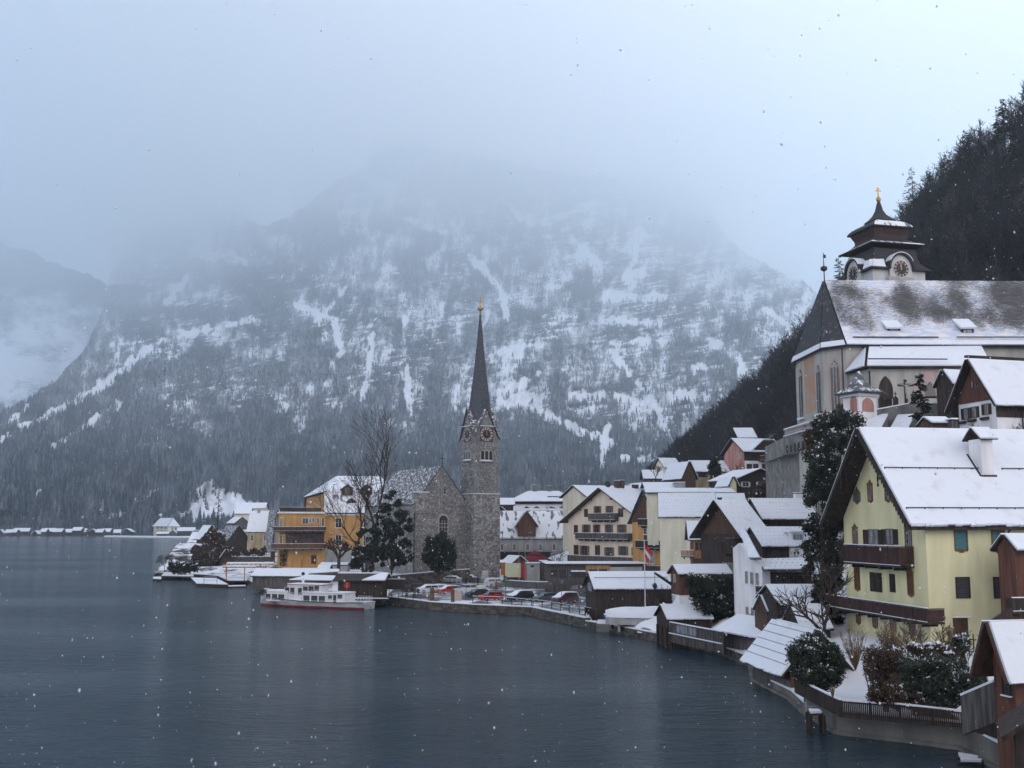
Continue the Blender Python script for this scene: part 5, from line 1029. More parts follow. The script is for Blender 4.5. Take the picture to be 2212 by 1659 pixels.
# chimney house
YO = -3.6
for _ in range(12): YO = -max(.3, (h.hit('A', 1830, 640, YO)[1] - h.he - .5) / kk)
DY = -YO
s0, z0 = h.hit('A', 1762, 640, YO); s1 = h.hit('A', 1893, 640, YO)[0]; zt = h.hit('A', 1762, 215, YO)[1]; za = h.hit('A', 1700, 108, YO - .9)[1]
ch = h.part('chimney', M_WHITE, lambda b: (b.box(s0, s1, DY, DY + 1.8, z0 - 1, zt - .75), b.box(s0, s0 + .16, DY, DY + 1.8, zt - .75, zt), b.box(s1 - .9, s1, DY, DY + 1.8, zt - .75, zt), b.box(s0 + .16, s1 - .9, DY + .6, DY + 1.2, zt - .75, zt), b.box(s0 + .16, s1 - .9, DY, DY + .2, zt - .75, zt)))
h.part('cap', M_DARKWOOD, lambda b: (b.slab([(s0 - .35, DY - .4, zt - .1), (s1 + .25, DY - .4, zt - .1), (s1 + .25, DY + .9, za), (s0 - .35, DY + .9, za)], 0, .1), b.slab([(s0 - .35, DY + 2.2, zt - .1), (s1 + .25, DY + 2.2, zt - .1), (s1 + .25, DY + .9, za), (s0 - .35, DY + .9, za)], 0, .1)), ch)
h.part('snow', M_SNOW, lambda b: (b.slab([(s0 - .3, DY - .4, zt - .1), (s1 + .2, DY - .4, zt - .1), (s1 + .2, DY + .9, za), (s0 - .3, DY + .9, za)], .105, .24), b.slab([(s0 - .3, DY + 2.2, zt - .1), (s1 + .2, DY + 2.2, zt - .1), (s1 + .2, DY + .9, za), (s0 - .3, DY + .9, za)], .105, .24)), ch)
h.part('flashing', M_METAL, lambda b: (b.box(s0 - .15, s1 + .15, DY - .15, DY - .001, z0 - .3, z0 + .25), b.slab([(s0 - .12, DY - .1, z0 + .1), (s0 - .12, DY + 1.8, z0 + .1 + 1.9 * kk), (s0 - .3, DY + 1.8, z0 + .1 + 1.9 * kk), (s0 - .3, DY - .1, z0 + .1)], 0, .06)), ch)
# wooden lean-to at the right edge
c = c4
g = House('side_house', 'dark red-brown boarded house cut by the right edge beside the yellow house', 'house', c, 2110, 620, -120, 2075, 2600, 83.5, 9, M_RED, ridge='A', yr=-240, lb=2.2, la=7, oe=.5, og=.3, roof=M_DARKWOOD, sink=1)
g.balcony('A', 2090, 2400, 425, 590, 1.0, M_DARKWOOD, posts=4)
# ---- brown gabled white house above
c = K('X')
h = House('white_house', 'white house with brown timber gable and seamed snow roof below the parish church', 'house', c, 1125, 1700, 865, 505, 1584, 112, 16, M_WHITE, ridge='A', yr=292, la=14, oe=.9, og=1.1, roof=M_DARKWOOD, sink=4)
print('brown', h.la, h.lb, h.he, h.hr)
z0 = h.hit('B', 1110, 915)[1]
h.part('timber_gable', M_RED, lambda b: b.prism([(0, -.02, z0), (0, h.lb + .02, z0), (0, h.lb + .02, h.he), (0, h.lb / 2, h.hr), (0, -.02, h.he)], (-1, 0, 0), 0, .1))
z1 = h.hit('A', 1300, 1215)[1]; h.part('timber_wall', M_DARKWOOD, lambda b: b.box(-.1, h.la, -.1, 0, z1, h.he - .02))
for (x, y, w_, h_) in ((640, 1160, 60, 175), (775, 1135, 60, 175), (975, 1085, 60, 170)): h.win('B', x, y, w_, h_, fr=M_BROWNFR, shut=M_DARKWOOD, sw=.75, pane=M_CURTAIN, sill=False, ft=.06)
for (x, y) in ((590, 1300), (752, 1270), (955, 1235)): h.part('flower_box', M_DARKWOOD, lambda b: (lambda s_, z_: h.fb(b, 'B', s_ - .6, s_ + .6, z_ - .14, z_ + .14, 0, .28))(*h.hit('B', x, y)))
for (x, y, w_, h_) in ((740, 680, 26, 110), (803, 690, 18, 60), (832, 705, 16, 40)): h.win('B', x, y, w_, h_, off=.1, fr=M_DARKWOOD, ft=.05, mull=0, bars=0, sill=False, pane=M_CURTAIN)
h.part('downpipe', M_METAL, lambda b: (lambda s_: b.tube((s_, -.2, -3), (s_, -.2, h.he - .5), .09))(h.hit('A', 1545, 1300)[0]))
kx = (h.hr - h.he) / (h.lb / 2)
h.part('standing_seam', M_GUARD, lambda b: [b.tube((-1 + 1.15 * i, -.9, h.he - kx * .9 + .44), (-1 + 1.15 * i, h.lb / 2, h.hr + .46), .02, n=4) for i in range(14)], h.roof)
h.part('snow_bar', M_METAL, lambda b: [b.tube((x0, -.9 + (h.lb / 2 + .9) * t, h.he - kx * .9 + kx * (h.lb / 2 + .9) * t + .55), (h.la, -.9 + (h.lb / 2 + .9) * t, h.he - kx * .9 + kx * (h.lb / 2 + .9) * t + .55), .035, n=5) for t, x0 in ((.05, -.2), (.35, -.5), (.70, -.5))], h.roof)
h.part('ridge_cap', M_DARKWOOD, lambda b: b.box(-1.1, h.la + 1, h.lb / 2 - .25, h.lb / 2 + .25, h.hr + .32, h.hr + .55), h.roof)
House('dark_barn', 'black barn with steep snowy gable left of the brown gabled house', 'barn', c, 410, 1250, 660, 150, 620, 121, 16, M_DARKWOOD, ridge='A', yr=462, la=5, oe=.2, og=.3)
House('shed', 'small brown shed with flat snowy roof below the black barn', 'shed', c, 60, 1480, 1325, 40, 400, 109, 4, M_BROWN, ridge='A', yr=1252, lb=3, oe=.2, og=.1)
House('shed', 'white post porch beside the small brown shed', 'porch', c, 400, 1440, 1265, 395, 505, 108, 4, M_GREYWOOD, kind='flat', lb=2, oe=.1, th=.1)
# ---- parish church
c = K('R1')
zE = W(*c(640, 690), 147).z; p2 = W(*c(628, 690), 147); p1 = W(*c(425, 690), 149.5); p0 = W(*c(195, 795), 161)
o = Vector((p2.x, p2.y, W(*c(628, 1400), 147).z)); t = empty('parish_church', o); tag(t, 'large grey gothic parish church with high snow-dusted roof on the terrace', 'church')
zb = W(*c(190, 1400), 161).z; he = zE - o.z; print('parish', o, zE, zb)
L2 = Vector((1, .02, 0)); Wd = 15.0; q = lambda p: Vector((p.x - o.x, p.y - o.y, 0))
A2, A1, A0 = q(p2), q(p1), q(p0); A3 = Vector((42, .9, 0)); zr = W(*c(440, 134), o.y + Wd / 2).z - o.z
Am1 = A0 + Vector((1.5, 6.5, 0)); Bk = Vector((A2.x + 2, Wd, 0)); Bk3 = Vector((42, Wd + 1, 0))
RP = W(*c(442, 134), o.y + Wd / 2); RP = Vector((RP.x - o.x, Wd / 2, zr)); RE = Vector((42, Wd / 2 + .9, zr))
ft = [A3, A2, A1, A0, Am1, Bk, Bk3]
m = MB(); m.prism([Vector((p.x, p.y, -14)) for p in ft], (0, 0, 1), 0, he + 14); m.build('wall', M_CHGREY, t)
cen = Vector((A2.x, Wd / 2, 0)); ex = lambda p, k=.75: Vector((p.x, p.y, he)) + (p - cen).normalized() * k + Vector((0, 0, -.35))
e3, e2, e1, e0, em, eb, eb3 = Vector((42, .1, he - .35)), Vector((A2.x - .1, -.75, he - .35)), ex(A1), ex(A0), ex(Am1), ex(Bk), Vector((42, Wd + 1.8, he - .35))
M_PARROOF = mat('diamond_tile_roof_with_snow', (.60, .63, .70), .8, .1, .33, col2=(.15, .155, .16), detail=12, lo=.42, hi=.57, stretch=(1, 1, 1.3))
def parroof():
    m, tt_, b = newmat('patched_slate_with_thin_snow'); b.inputs['Roughness'].default_value = .8
    nd = lambda ty, **k: (lambda n: ([setattr(n, a_, v_) for a_, v_ in k.items()], n)[1])(tt_.nodes.new(ty))
    tcn = nd('ShaderNodeTexCoord'); mp_ = nd('ShaderNodeMapping'); mp_.inputs['Scale'].default_value = (.7, .7, 3.4); tt_.links.new(tcn.outputs['Object'], mp_.inputs[0])
    fine = nd('ShaderNodeTexNoise'); fine.inputs['Scale'].default_value = 3.0; fine.inputs['Detail'].default_value = 10; fine.inputs['Roughness'].default_value = .9; tt_.links.new(mp_.outputs[0], fine.inputs['Vector'])
    mp2 = nd('ShaderNodeMapping'); mp2.inputs['Scale'].default_value = (.16, .16, .10); mp2.inputs['Rotation'].default_value = (0, R(-18), 0); mp2.inputs['Location'].default_value = (3.1, 0, 1.7); tt_.links.new(tcn.outputs['Object'], mp2.inputs[0])
    big = nd('ShaderNodeTexNoise'); big.inputs['Scale'].default_value = 1.0; big.inputs['Detail'].default_value = 3; tt_.links.new(mp2.outputs[0], big.inputs['Vector'])
    sp = nd('ShaderNodeSeparateXYZ'); tt_.links.new(tcn.outputs['Object'], sp.inputs[0])
    hg = nd('ShaderNodeMapRange'); hg.inputs[1].default_value = he + 1.0; hg.inputs[2].default_value = he + 4.5; hg.inputs[3].default_value = .55; hg.inputs[4].default_value = 0; tt_.links.new(sp.outputs['Z'], hg.inputs[0])
    b1 = nd('ShaderNodeMath', operation='MULTIPLY_ADD'); b1.inputs[1].default_value = 2.7; b1.inputs[2].default_value = -1.38; tt_.links.new(big.outputs[0], b1.inputs[0])
    a1 = nd('ShaderNodeMath', operation='ADD'); tt_.links.new(b1.outputs[0], a1.inputs[0]); tt_.links.new(hg.outputs[0], a1.inputs[1])
    a2 = nd('ShaderNodeMath', operation='MULTIPLY_ADD'); a2.inputs[1].default_value = 3.2; tt_.links.new(a1.outputs[0], a2.inputs[2]); tt_.links.new(fine.outputs[0], a2.inputs[0])
    r = nd('ShaderNodeMapRange'); r.inputs[1].default_value = 1.50; r.inputs[2].default_value = 1.95; tt_.links.new(a2.outputs[0], r.inputs[0])
    hue = nd('ShaderNodeTexNoise'); hue.inputs['Scale'].default_value = 1.1; hue.inputs['Detail'].default_value = 5; tt_.links.new(mp_.outputs[0], hue.inputs['Vector'])
    cr_ = nd('ShaderNodeValToRGB'); e = cr_.color_ramp.elements; e[0].position = .40; e[0].color = (.05, .053, .060, 1); e[1].position = .70; e[1].color = (.105, .10, .092, 1); tt_.links.new(hue.outputs[0], cr_.inputs[0])
    cs = nd('ShaderNodeValToRGB'); e = cs.color_ramp.elements; e[0].position = .40; e[0].color = (.50, .58, .74, 1); e[1].position = .62; e[1].color = (.74, .73, .72, 1); tt_.links.new(hue.outputs[0], cs.inputs[0])
    x = nd('ShaderNodeMix', data_type='RGBA'); tt_.links.new(r.outputs[0], x.inputs[0]); tt_.links.new(cr_.outputs[0], x.inputs[6]); tt_.links.new(cs.outputs[0], x.inputs[7]); tt_.links.new(x.outputs[2], b.inputs['Base Color'])
    return m
m = MB(); m.slab([e2, e3, RE, RP], 0, .3); m.slab([eb3, eb, RP, RE], 0, .3)
ro = m.build('roof', M_SLATE, t); m = MB(); m.slab([e2, e3, RE, RP], .303, .34); m.build('snow', parroof(), ro)
m = MB()
for a_, b_ in ((e1, e2), (e0, e1), (em, e0), (eb, em)): m.slab([a_, b_, RP], 0, .3)
m.build('apse_roof', mat('dark_slate_with_frost', (.045, .048, .055), .8, .4, 1.4, col2=(.18, .19, .21), lo=.55, hi=.75, detail=8), t)
m = MB()
for a_, b_ in ((e1, e2), (e0, e1)):
    u_ = (RP - a_) * .07; v_ = (RP - b_) * .07; m.slab([a_, b_, b_ + v_, a_ + u_], .304, .42)
m.slab([e2, e3, e3 + (RE - e3) * .06, e2 + (RP - e2) * .06], .345, .48)
m.build('eave_snow', M_SNOW, ro)
m = MB(); m.tube(e0 + Vector((0, 0, .05)), e1 + Vector((0, 0, .05)), .12); m.tube(e1 + Vector((0, 0, .05)), e2 + Vector((0, 0, .05)), .12); m.tube(e2 + Vector((0, 0, .05)), e3 + Vector((0, 0, .05)), .12); m.tube((-.6, -.25, he - .6), (-.6, -.25, -6), .10)
for x0, x1 in ((1.0, 13), (15.5, 33)): pp = e2 + (RP - e2) * .055; m.tube((x0, pp.y, pp.z + .75), (x1, pp.y + .1, pp.z + .75), .09)
m.build('gutter', M_METAL, t)
m = MB(); m.tube(RP, RP + Vector((0, 0, 4.4)), .09, .05); m.lathe([(0, -.5), (.5, -.2), (.5, .2), (0, .5)], 10, tuple(RP + Vector((0, 0, 2.0)))); m.box(RP.x - .05, RP.x + .35, RP.y - .04, RP.y + .04, RP.z + 3.6, RP.z + 4.1); m.build('weathercock', M_METAL, t)
# gothic openings on the apse: drawn as solid frames standing proud of each wall face
def goth(b, P, D, n_, w_, z0, z1, o0, o1, s=0.0):
    """pointed arch plate: P point on wall, D direction, n_ outward"""
    pts = [(-w_ / 2, z0), (w_ / 2, z0)]; hh = w_ * 1.05
    for i in range(7): a_ = i / 6 * 1.047; pts.append((-w_ / 2 + w_ * math.cos(a_), z1 - hh + w_ * math.sin(a_) * 1.2))
    for i in range(1, 7): a_ = 1.047 - i / 6 * 1.047; pts.append((w_ / 2 - w_ * math.cos(a_), z1 - hh + w_ * math.sin(a_) * 1.2))
    b.prism([P + D * x + Vector((0, 0, z)) for x, z in pts], n_, o0, o1)
def wallpt(cx_, cy_, a_, b_):
    """pixel -> point on the vertical plane through a_,b_ (local)"""
    d = ray(*c(cx_, cy_)); D = (b_ - a_); D.z = 0; D.normalize(); n_ = Vector((D.y, -D.x, 0))
    P0 = Vector((o.x, o.y, 0)) + Vector((a_.x, a_.y, 0)); k = P0.dot(n_) / (d.x * n_.x + d.y * n_.y)
    g_ = Vector((d.x * k, d.y * k, CH + d.z * k)); return g_ - o, D, n_
def gwin(x, yt, yb, wpx, a_, b_, trim=.32, pane=M_GLASS, bars=2, name='window'):
    P, D, n_ = wallpt(x, yb, a_, b_); T_, _, _ = wallpt(x, yt, a_, b_); P2, _, _ = wallpt(x + wpx / 2, yb, a_, b_); w_ = 2 * abs((P2 - P).dot(D)); b0 = Vector((P.x, P.y, 0)); n_ = n_ if n_.dot(Vector((0, -1, 0))) > 0 else -n_
    b = MB(); goth(b, b0, D, n_, w_ + 2 * trim, P.z - .25, T_.z + trim * 1.4, 0, .06); f_ = b.build(name, M_PINKTRIM, t)
    b = MB(); goth(b, b0, D, n_, w_, P.z, T_.z, .062, .09); b.build('pane', pane, f_)
    b = MB()
    for i in range(bars): q_ = b0 + D * (-w_ / 2 + w_ * (i + 1) / (bars + 1)); b.prism([q_ - D * .06 + Vector((0, 0, P.z)), q_ + D * .06 + Vector((0, 0, P.z)), q_ + D * .06 + Vector((0, 0, T_.z - w_ * .8)), q_ - D * .06 + Vector((0, 0, T_.z - w_ * .8))], n_, .09, .14)
    if bars:
        for k in range(3): q_ = b0 + D * (w_ * (-.22 + .22 * k)) + Vector((0, 0, T_.z - w_ * (.62 if k != 1 else .38))); b.prism([q_ + D * (.26 * math.cos(a)) + Vector((0, 0, .26 * math.sin(a))) for a in [i * .785 for i in range(8)]], n_, .09, .13)
        b.build('tracery', M_STONEF, f_)
    b = MB(); b.prism([b0 - D * (w_ / 2 + .3) + Vector((0, 0, P.z - .35)), b0 + D * (w_ / 2 + .3) + Vector((0, 0, P.z - .35)), b0 + D * (w_ / 2 + .3) + Vector((0, 0, P.z - .1)), b0 - D * (w_ / 2 + .3) + Vector((0, 0, P.z - .1))], n_, .06, .5); b.build('sill', M_SNOW, f_)
gwin(550, 830, 1270, 78, A1, A2); gwin(403, 860, 1300, 34, A0, A1, bars=1); gwin(245, 900, 1335, 30, A0, A1, bars=1)
P, D, n_ = wallpt(322, 1290, A0, A1); T_, _, _ = wallpt(322, 800, A0, A1); n_ = n_ if n_.y < 0 else -n_
m = MB(); Pl, _, _ = wallpt(278, 1290, A0, A1); Pr, _, _ = wallpt(366, 1290, A0, A1)
m.prism([Vector((Pl.x, Pl.y, P.z)), Vector((Pr.x, Pr.y, P.z)), Vector((Pr.x, Pr.y, T_.z)), Vector((Pl.x, Pl.y, T_.z))], n_, 0, .04); m.build('mural', M_FRESCO, t)
# roof dormers of the parish church
for x in (1062, 1715):
    P = W(*c(x, 640), 147.8) - o; b = MB(); b.box(P.x - .9, P.x + .9, P.y, P.y + 2.5, P.z, P.z + 1.5); d = b.build('dormer', M_DARKWOOD, t)
    b = MB(); b.slab([(P.x - 1.2, P.y - .5, P.z + 1.35), (P.x + 1.1, P.y - .5, P.z + 1.35), (P.x + 1.0, P.y + 2.4, P.z + 3.3), (P.x - 1.4, P.y + 2.4, P.z + 3.3)], 0, .28); b.build('snow', M_SNOW, d)
    b = MB(); b.box(P.x - .6, P.x + .6, P.y - .05, P.y, P.z + .5, P.z + 1.5); b.build('pane', M_CURTAIN, d)
# side aisle
asl = Frame(c, 640, 1290, 142, 2); AS = Vector((asl.o.x - o.x, asl.o.y - o.y, 0)); a1x = 40.0
zt = W(*c(830, 905), 142).z - o.z; ztb = W(*c(830, 727), 147).z - o.z; x0 = AS.x; x8 = W(*c(825, 905), 142).x - o.x; xe = W(*c(1905, 900), 142).x - o.x; xtl = W(*c(822, 727), 147).x - o.x; xtr = W(*c(1830, 740), 147).x - o.x
xk = W(*c(640, 950), 146.7).x - o.x
m = MB(); m.prism([(xk + .4, 0, -7), (x8, AS.y, -7), (xe - 1, AS.y, -7), (xe - 1, 0, -7)], (0, 0, 1), 0, zt + 7); m.build('aisle_wall', M_CHGREY, t)
m = MB(); n2 = MB()
for pp in ([(x8 - .5, AS.y - .8, zt), (xe, AS.y - .8, zt), (xtr, -.2, ztb), (xtl, -.2, ztb)], [(xk - .1, -.3, zt - .1), (x8 - .5, AS.y - .8, zt), (xtl, -.2, ztb)]): m.slab(pp, .02, .25); n2.slab(pp, .255, .45, 0, .12)
ar = m.build('aisle_roof', M_DARKWOOD, t); n2.build('snow', M_SNOW, ar)
m = MB(); m.tube((x8 - .2, AS.y - 1.0, zt + 1.2), (xe - 6, AS.y - 1.0, zt + 1.15), .09); m.tube((x8 + .2, AS.y - .1, zt - .3), (x8 + .2, AS.y - .1, -6), .1); m.build('snow_bar', M_METAL, ar)
m = MB(); b0 = W(*c(990, 1170), 142) - o; goth(m, Vector((b0.x, AS.y, 0)), Vector((1, 0, 0)), Vector((0, -1, 0)), 1.9, b0.z, b0.z + 3.1, 0, .06); m.build('window', M_DARKWOOD, t)
m = MB(); b0 = W(*c(1375, 1150), 142) - o; goth(m, Vector((b0.x, AS.y, 0)), Vector((1, 0, 0)), Vector((0, -1, 0)), 4.6, b0.z, b0.z + 4.6, 0, .06); mu = m.build('mural', M_PINKTRIM, t); m = MB(); goth(m, Vector((b0.x + .1, AS.y, 0)), Vector((1, 0, 0)), Vector((0, -1, 0)), 1.4, b0.z, b0.z + 2.0, .061, .1); m.build('pane', M_GLASS, mu)
GPTS += [(o.x + 4, o.y + 6, o.z - .6), (o.x + 20, o.y - 6, o.z - .3), (o.x + 40, o.y + 5, o.z + 4), (o.x + 5, o.y + 20, o.z + 4)]
GPTS += [(W(x, y, Y).x, Y, z) for x, y, Y, z in ((1690, 1080, 158, 14), (1712, 1080, 152, 14), (1735, 1080, 146, 14), (1765, 1080, 140, 14), (1795, 1080, 134, 14), (1700, 1100, 122, 8), (1750, 1100, 116, 7), (1800, 1100, 112, 8), (1720, 1100, 128, 9), (1830, 1100, 116, 11), (1680, 1100, 150, 11), (1665, 1100, 165, 13), (1700, 1100, 164, 14), (1730, 1100, 156, 13), (1760, 1100, 148, 12), (1690, 1100, 175, 16), (1700, 1100, 146, 11), (1740, 1100, 134, 10), (1790, 1100, 124, 10))]
# ---- clock tower behind the ridge
c2 = K('R2')
T2 = House('clock_tower', 'white baroque clock tower with stepped brown onion roof behind the parish church', 'tower', c2, 565, 1500, 1095, 432, 1130, 163, 14, M_CHGREY, nowall=True, kind='none', sink=6)
la, lb, he2 = T2.la, T2.lb, T2.he; print('clock', la, lb, he2); lb = la
m = MB(); M_TWHITE = plaster('pale_tower_plaster', (.50, .51, .51), .08); m.box(0, la, 0, lb, -8, he2); m.build('wall', M_TWHITE, T2.root)
zz = lambda y: W(*c2(745, y), T2.o.y + lb / 2).z - T2.o.z
wx = lambda x0, x1: (x1 - x0) * .19841 * (T2.o.y + lb / 2) / F / 2
s2 = math.sqrt(2)
def ringed(b, prof): b.lathe([(r * s2, z) for r, z in prof], 4, (la / 2, lb / 2, 0), rot=math.pi / 4)
hw = la / 2
M_TROOF = mat('brown_slate_tower_roof', (.028, .030, .036), .7, .4, 1.5, col2=(.036, .032, .034))
m = MB(); ringed(m, [(hw + .45, he2 - .35), (hw + .47, he2 - .2), (hw * .98, he2 + .5), (hw * .88, he2 + 1.1), (hw * .80, zz(955))]); m.build('lower_roof', M_TROOF, T2.root)
m = MB(); ringed(m, [(hw * 1.03, zz(922)), (hw * 1.04, zz(912)), (hw * .86, zz(885)), (hw * .71, zz(855)), (hw * .63, zz(830)), (hw * .60, zz(800))]); m.build('middle_roof', M_TROOF, T2.root)
m = MB(); ringed(m, [(hw * .61, zz(832)), (hw * .63, zz(790)), (hw * .70, zz(745)), (hw * .73, zz(718))]); m.build('shingled_drum', mat('dark_red_shingle', (.055, .033, .030), .8, .5, 2.5, .5, 8, stretch=(1, 1, 3)), T2.root)
m = MB(); ringed(m, [(hw * .80, zz(722)), (hw * .81, zz(712)), (hw * .77, zz(690)), (hw * .67, zz(660)), (hw * .50, zz(634)), (hw * .30, zz(620)), (hw * .28, zz(600))]); m.build('dome', M_TROOF, T2.root)
m = MB(); ringed(m, [(hw * .38, zz(608)), (hw * .385, zz(600)), (hw * .27, zz(570)), (hw * .17, zz(530)), (hw * .10, zz(480)), (hw * .05, zz(400)), (.05, zz(360))]); m.build('spire', M_TROOF, T2.root)
m = MB(); ringed(m, [(hw * 1.03, zz(911)), (hw * 1.02, zz(905)), (hw * .90, zz(888)), (hw * .88, zz(889))])
for (r0, z0, r1, z1) in ((.80, 710, .76, 688), (.76, 688, .66, 659), (.66, 659, .50, 633)):
    for dn_ in (0,):
        P_ = lambda r, z, s_: ((la / 2 + s_ * hw * r * .93, lb / 2 - hw * r - .05, zz(z)) if dn_ == 0 else (la / 2 - hw * r - .05, lb / 2 + s_ * hw * r * .93, zz(z)))
        m.slab([P_(r0, z0, -1), P_(r0, z0, 1), P_(r1, z1, 1), P_(r1, z1, -1)], .02, .08)
m.build('snow', M_PATCH, T2.root)
m = MB(); m.lathe([(0, -.6), (.25, -.4), (.42, 0), (.25, .35), (.08, .5)], 12, (la / 2, lb / 2, zz(355))); m.build('finial_ball', M_GOLD, T2.root, True)
m = MB(); m.box(la/2-.07, la/2+.07, lb/2-.07, lb/2+.07, zz(350), zz(225)); m.box(la/2-.5, la/2+.5, lb/2-.05, lb/2+.05, zz(265), zz(255)); m.box(la/2-.32, la/2+.32, lb/2-.05, lb/2+.05, zz(243), zz(236)); m.build('cross', M_GOLD, T2.root)
# curved pediments over the dials
T2.c = c2
for fc in ('A', 'B'):
    sm_ = hw if fc == 'A' else lb / 2; zc = T2.hit('A', 885, 1140)[1]; r_ = 1.35
    b = MB(); n = 14; T = (lambda a, z, o_: (a, -o_, z)) if fc == 'A' else (lambda a, z, o_: (-o_, a, z)); dn = (0, 1, 0) if fc == 'A' else (1, 0, 0)
    top = zc + 2.25; prof = [(sm_ + 1.95 * math.cos(math.pi * i / n), he2 - .45 + (top - he2 + .45) * math.sin(math.pi * i / n)) for i in range(n + 1)]
    b.prism([T(a, z, .50) for a, z in prof], dn, 0, 2.6); T2.fb(b, fc, sm_ - 1.95, sm_ + 1.95, -6, he2 - .45, .002, .50); b.build('pediment', M_TWHITE, T2.root)
    b = MB()
    for (a0, z0), (a1, z1) in zip(prof[:-1], prof[1:]): b.prism([T(a0, z0, .9), T(a1, z1, .9), T(a1 + (a1 - sm_) * .13, z1 + .3, .9), T(a0 + (a0 - sm_) * .13, z0 + .3, .9)], dn, 0, 2.6)
    for sgn in (-1, 1): a0 = sm_ + sgn * 1.95; a1 = sm_ + sgn * (hw + .6); b.prism([T(a0, he2 - .5, .7), T(a1, he2 - .5, .7), T(a1, he2 - .2, .7), T(a0, he2 - .2, .7)], dn, 0, .65)
    b.build('pediment_moulding', M_TROOF, T2.root)
    b = MB()
    for (a0, z0), (a1, z1) in zip(prof[2:-3], prof[3:-2]): b.prism([T(a0 + (a0 - sm_) * .13, z0 + .302, 1.0), T(a1 + (a1 - sm_) * .13, z1 + .302, 1.0), T(a1 + (a1 - sm_) * .15, z1 + .42, 1.0), T(a0 + (a0 - sm_) * .15, z0 + .42, 1.0)], dn, 0, 2.2)
    for sgn in (-1,): a0 = sm_ + sgn * 2.7; a1 = sm_ + sgn * (hw + .9); b.prism([T(a0, he2 - .19, .6), T(a1, he2 - .19, .6), T(a1 - sgn * .3, he2 + 1.0, .1), T(a0, he2 + 1.2, .1)], dn, 0, .12)
    b.build('snow', M_SNOW, T2.root)
    clock(T2, fc, sm_, zc, 1.35, T2.root, off=.51, square=False, back=M_WHITEFR, ring=M_STONEF)
    b = MB(); T2.fb(b, fc, sm_ - 2.9, sm_ + 2.9, zc - 4.6, zc - 1.95, .50, .54); T2.fb(b, fc, sm_ - 2.3, sm_ + 2.3, zc - 1.951, zc - 1.3, .50, .539); b.build('panel', M_CHGREY, T2.root)
# ---- small chapel at the terrace corner
c = K('R1')
h = House('chapel', 'small white pavilion chapel with curved snowy tent roof and pink niches', 'chapel', c, 745, 1450, 1118, 605, 900, 124, 25, M_WHITE, nowall=True, kind='none', sink=4)
la, lb, he = h.la, min(h.lb, 3.2), h.he; print('chapel', la, lb, he)
m = MB(); m.box(0, la, 0, lb, -4, he); m.build('wall', M_WHITE, h.root); m = MB(); m.box(-.25, la + .25, -.25, lb + .25, he - .35, he); m.build('cornice', M_WHITEFR, h.root)
za = W(*c(770, 940), 127).z - h.o.z; m = MB(); hw = max(la, lb) / 2
m.lathe([((hw + .62) * s2, he + .0), ((hw + .64) * s2, he + .15), (hw * .75 * s2, he + (za - he) * .28), (hw * .32 * s2, he + (za - he) * .62), (.12, za - .1), (.03, za)], 4, (la / 2, lb / 2, 0), rot=math.pi / 4)
r_ = m.build('roof', M_SLATE, h.root); m = MB(); m.lathe([((hw + .6) * s2, he + .16), ((hw + .56) * s2, he + .3), (hw * .77 * s2, he + (za - he) * .31), (hw * .34 * s2, he + (za - he) * .65), (.14, za - .02)], 4, (la / 2, lb / 2, 0), rot=math.pi / 4); m.build('snow', M_SNOWTHIN, r_)
for fc, x, y0_, y1_, wp in (('A', 823, 1160, 1285, 100), ('B', 700, 1155, 1440, 62)):
    s0, z1 = h.hit(fc, x - wp / 2, y0_); s1 = h.hit(fc, x + wp / 2, y0_)[0]; z0 = h.hit(fc, x, y1_)[1]; s0, s1 = sorted((s0, s1)); rr = (s1 - s0) / 2
    b = MB(); h.fb(b, fc, s0, s1, z0, z1 - rr, 0, .05); arch(b, (s0 + s1) / 2, z1 - rr - .001, rr, 0, .05, face=fc); b.build('niche', M_PINK, h.root)
# ---- churchyard: walls, crucifix
def wallthing(name, label, c, pts, h_, thick, m_, topsnow=True, base=-3.0, cat='wall'):
    """pts: (x, y_top, Y) crop points of the wall's top edge"""
    p = [W(*c(x, y), Y) for x, y, Y in pts]; o = Vector(p[0]); r = empty(name, o); tag(r, label, cat)
    m = MB(); n = MB()
    for a_, b_ in zip(p[:-1], p[1:]):
        a, b = a_ - o, b_ - o; d = (b - a); nn = Vector((d.y, -d.x, 0)).normalized() * (thick / 2)
        f = lambda q, z: Vector((q.x, q.y, q.z + z))
        m.prism([f(a + nn, -h_), f(b + nn, -h_), f(b + nn, 0), f(a + nn, 0)], -nn.normalized(), 0, thick)
        n2 = nn * 1.15; n.prism([f(a + n2, .003), f(b + n2, .003), f(b + n2, .14), f(a + n2, .14)], -nn.normalized(), 0, thick * 1.15)
    m.build('wall', m_, r)
    if topsnow: n.build('snow', M_SNOW, r)
    if name != 'churchyard_wall': GPTS.extend((q.x, q.y - 2, q.z - h_) for q in p)
    return r
wallthing('churchyard_wall', 'stained grey churchyard wall rising beside the pavilion chapel', c, [(765, 1295, 125), (1210, 1213, 127), (1260, 1215, 127), (1640, 1215, 129)], 8, .8, M_CONC)
for (x, lb_) in ((890, 'left snowy sloping buttress on the churchyard wall'), (1130, 'right snowy sloping buttress on the churchyard wall')):
    P0 = W(*c(x - 30, 1450), 121.5); P1 = W(*c(x + 40, 1318), 125.6); o_ = empty('buttress', P0); tag(o_, lb_, 'buttress'); d = P1 - P0
    m = MB(); m.prism([(0, 0, -2), (d.x, d.y, -2), (d.x, d.y, d.z), (0, 0, 0)], Vector((d.y, -d.x, 0)).normalized(), -.95, .95); m.build('body', M_CONC, o_)
    m = MB(); s_ = Vector((d.y, -d.x, 0)).normalized(); m.slab([s_ * 1.0, -s_ * 1.0, d - s_ * 1.0, d + s_ * 1.0], .01, .16); m.build('snow', M_SNOW, o_)
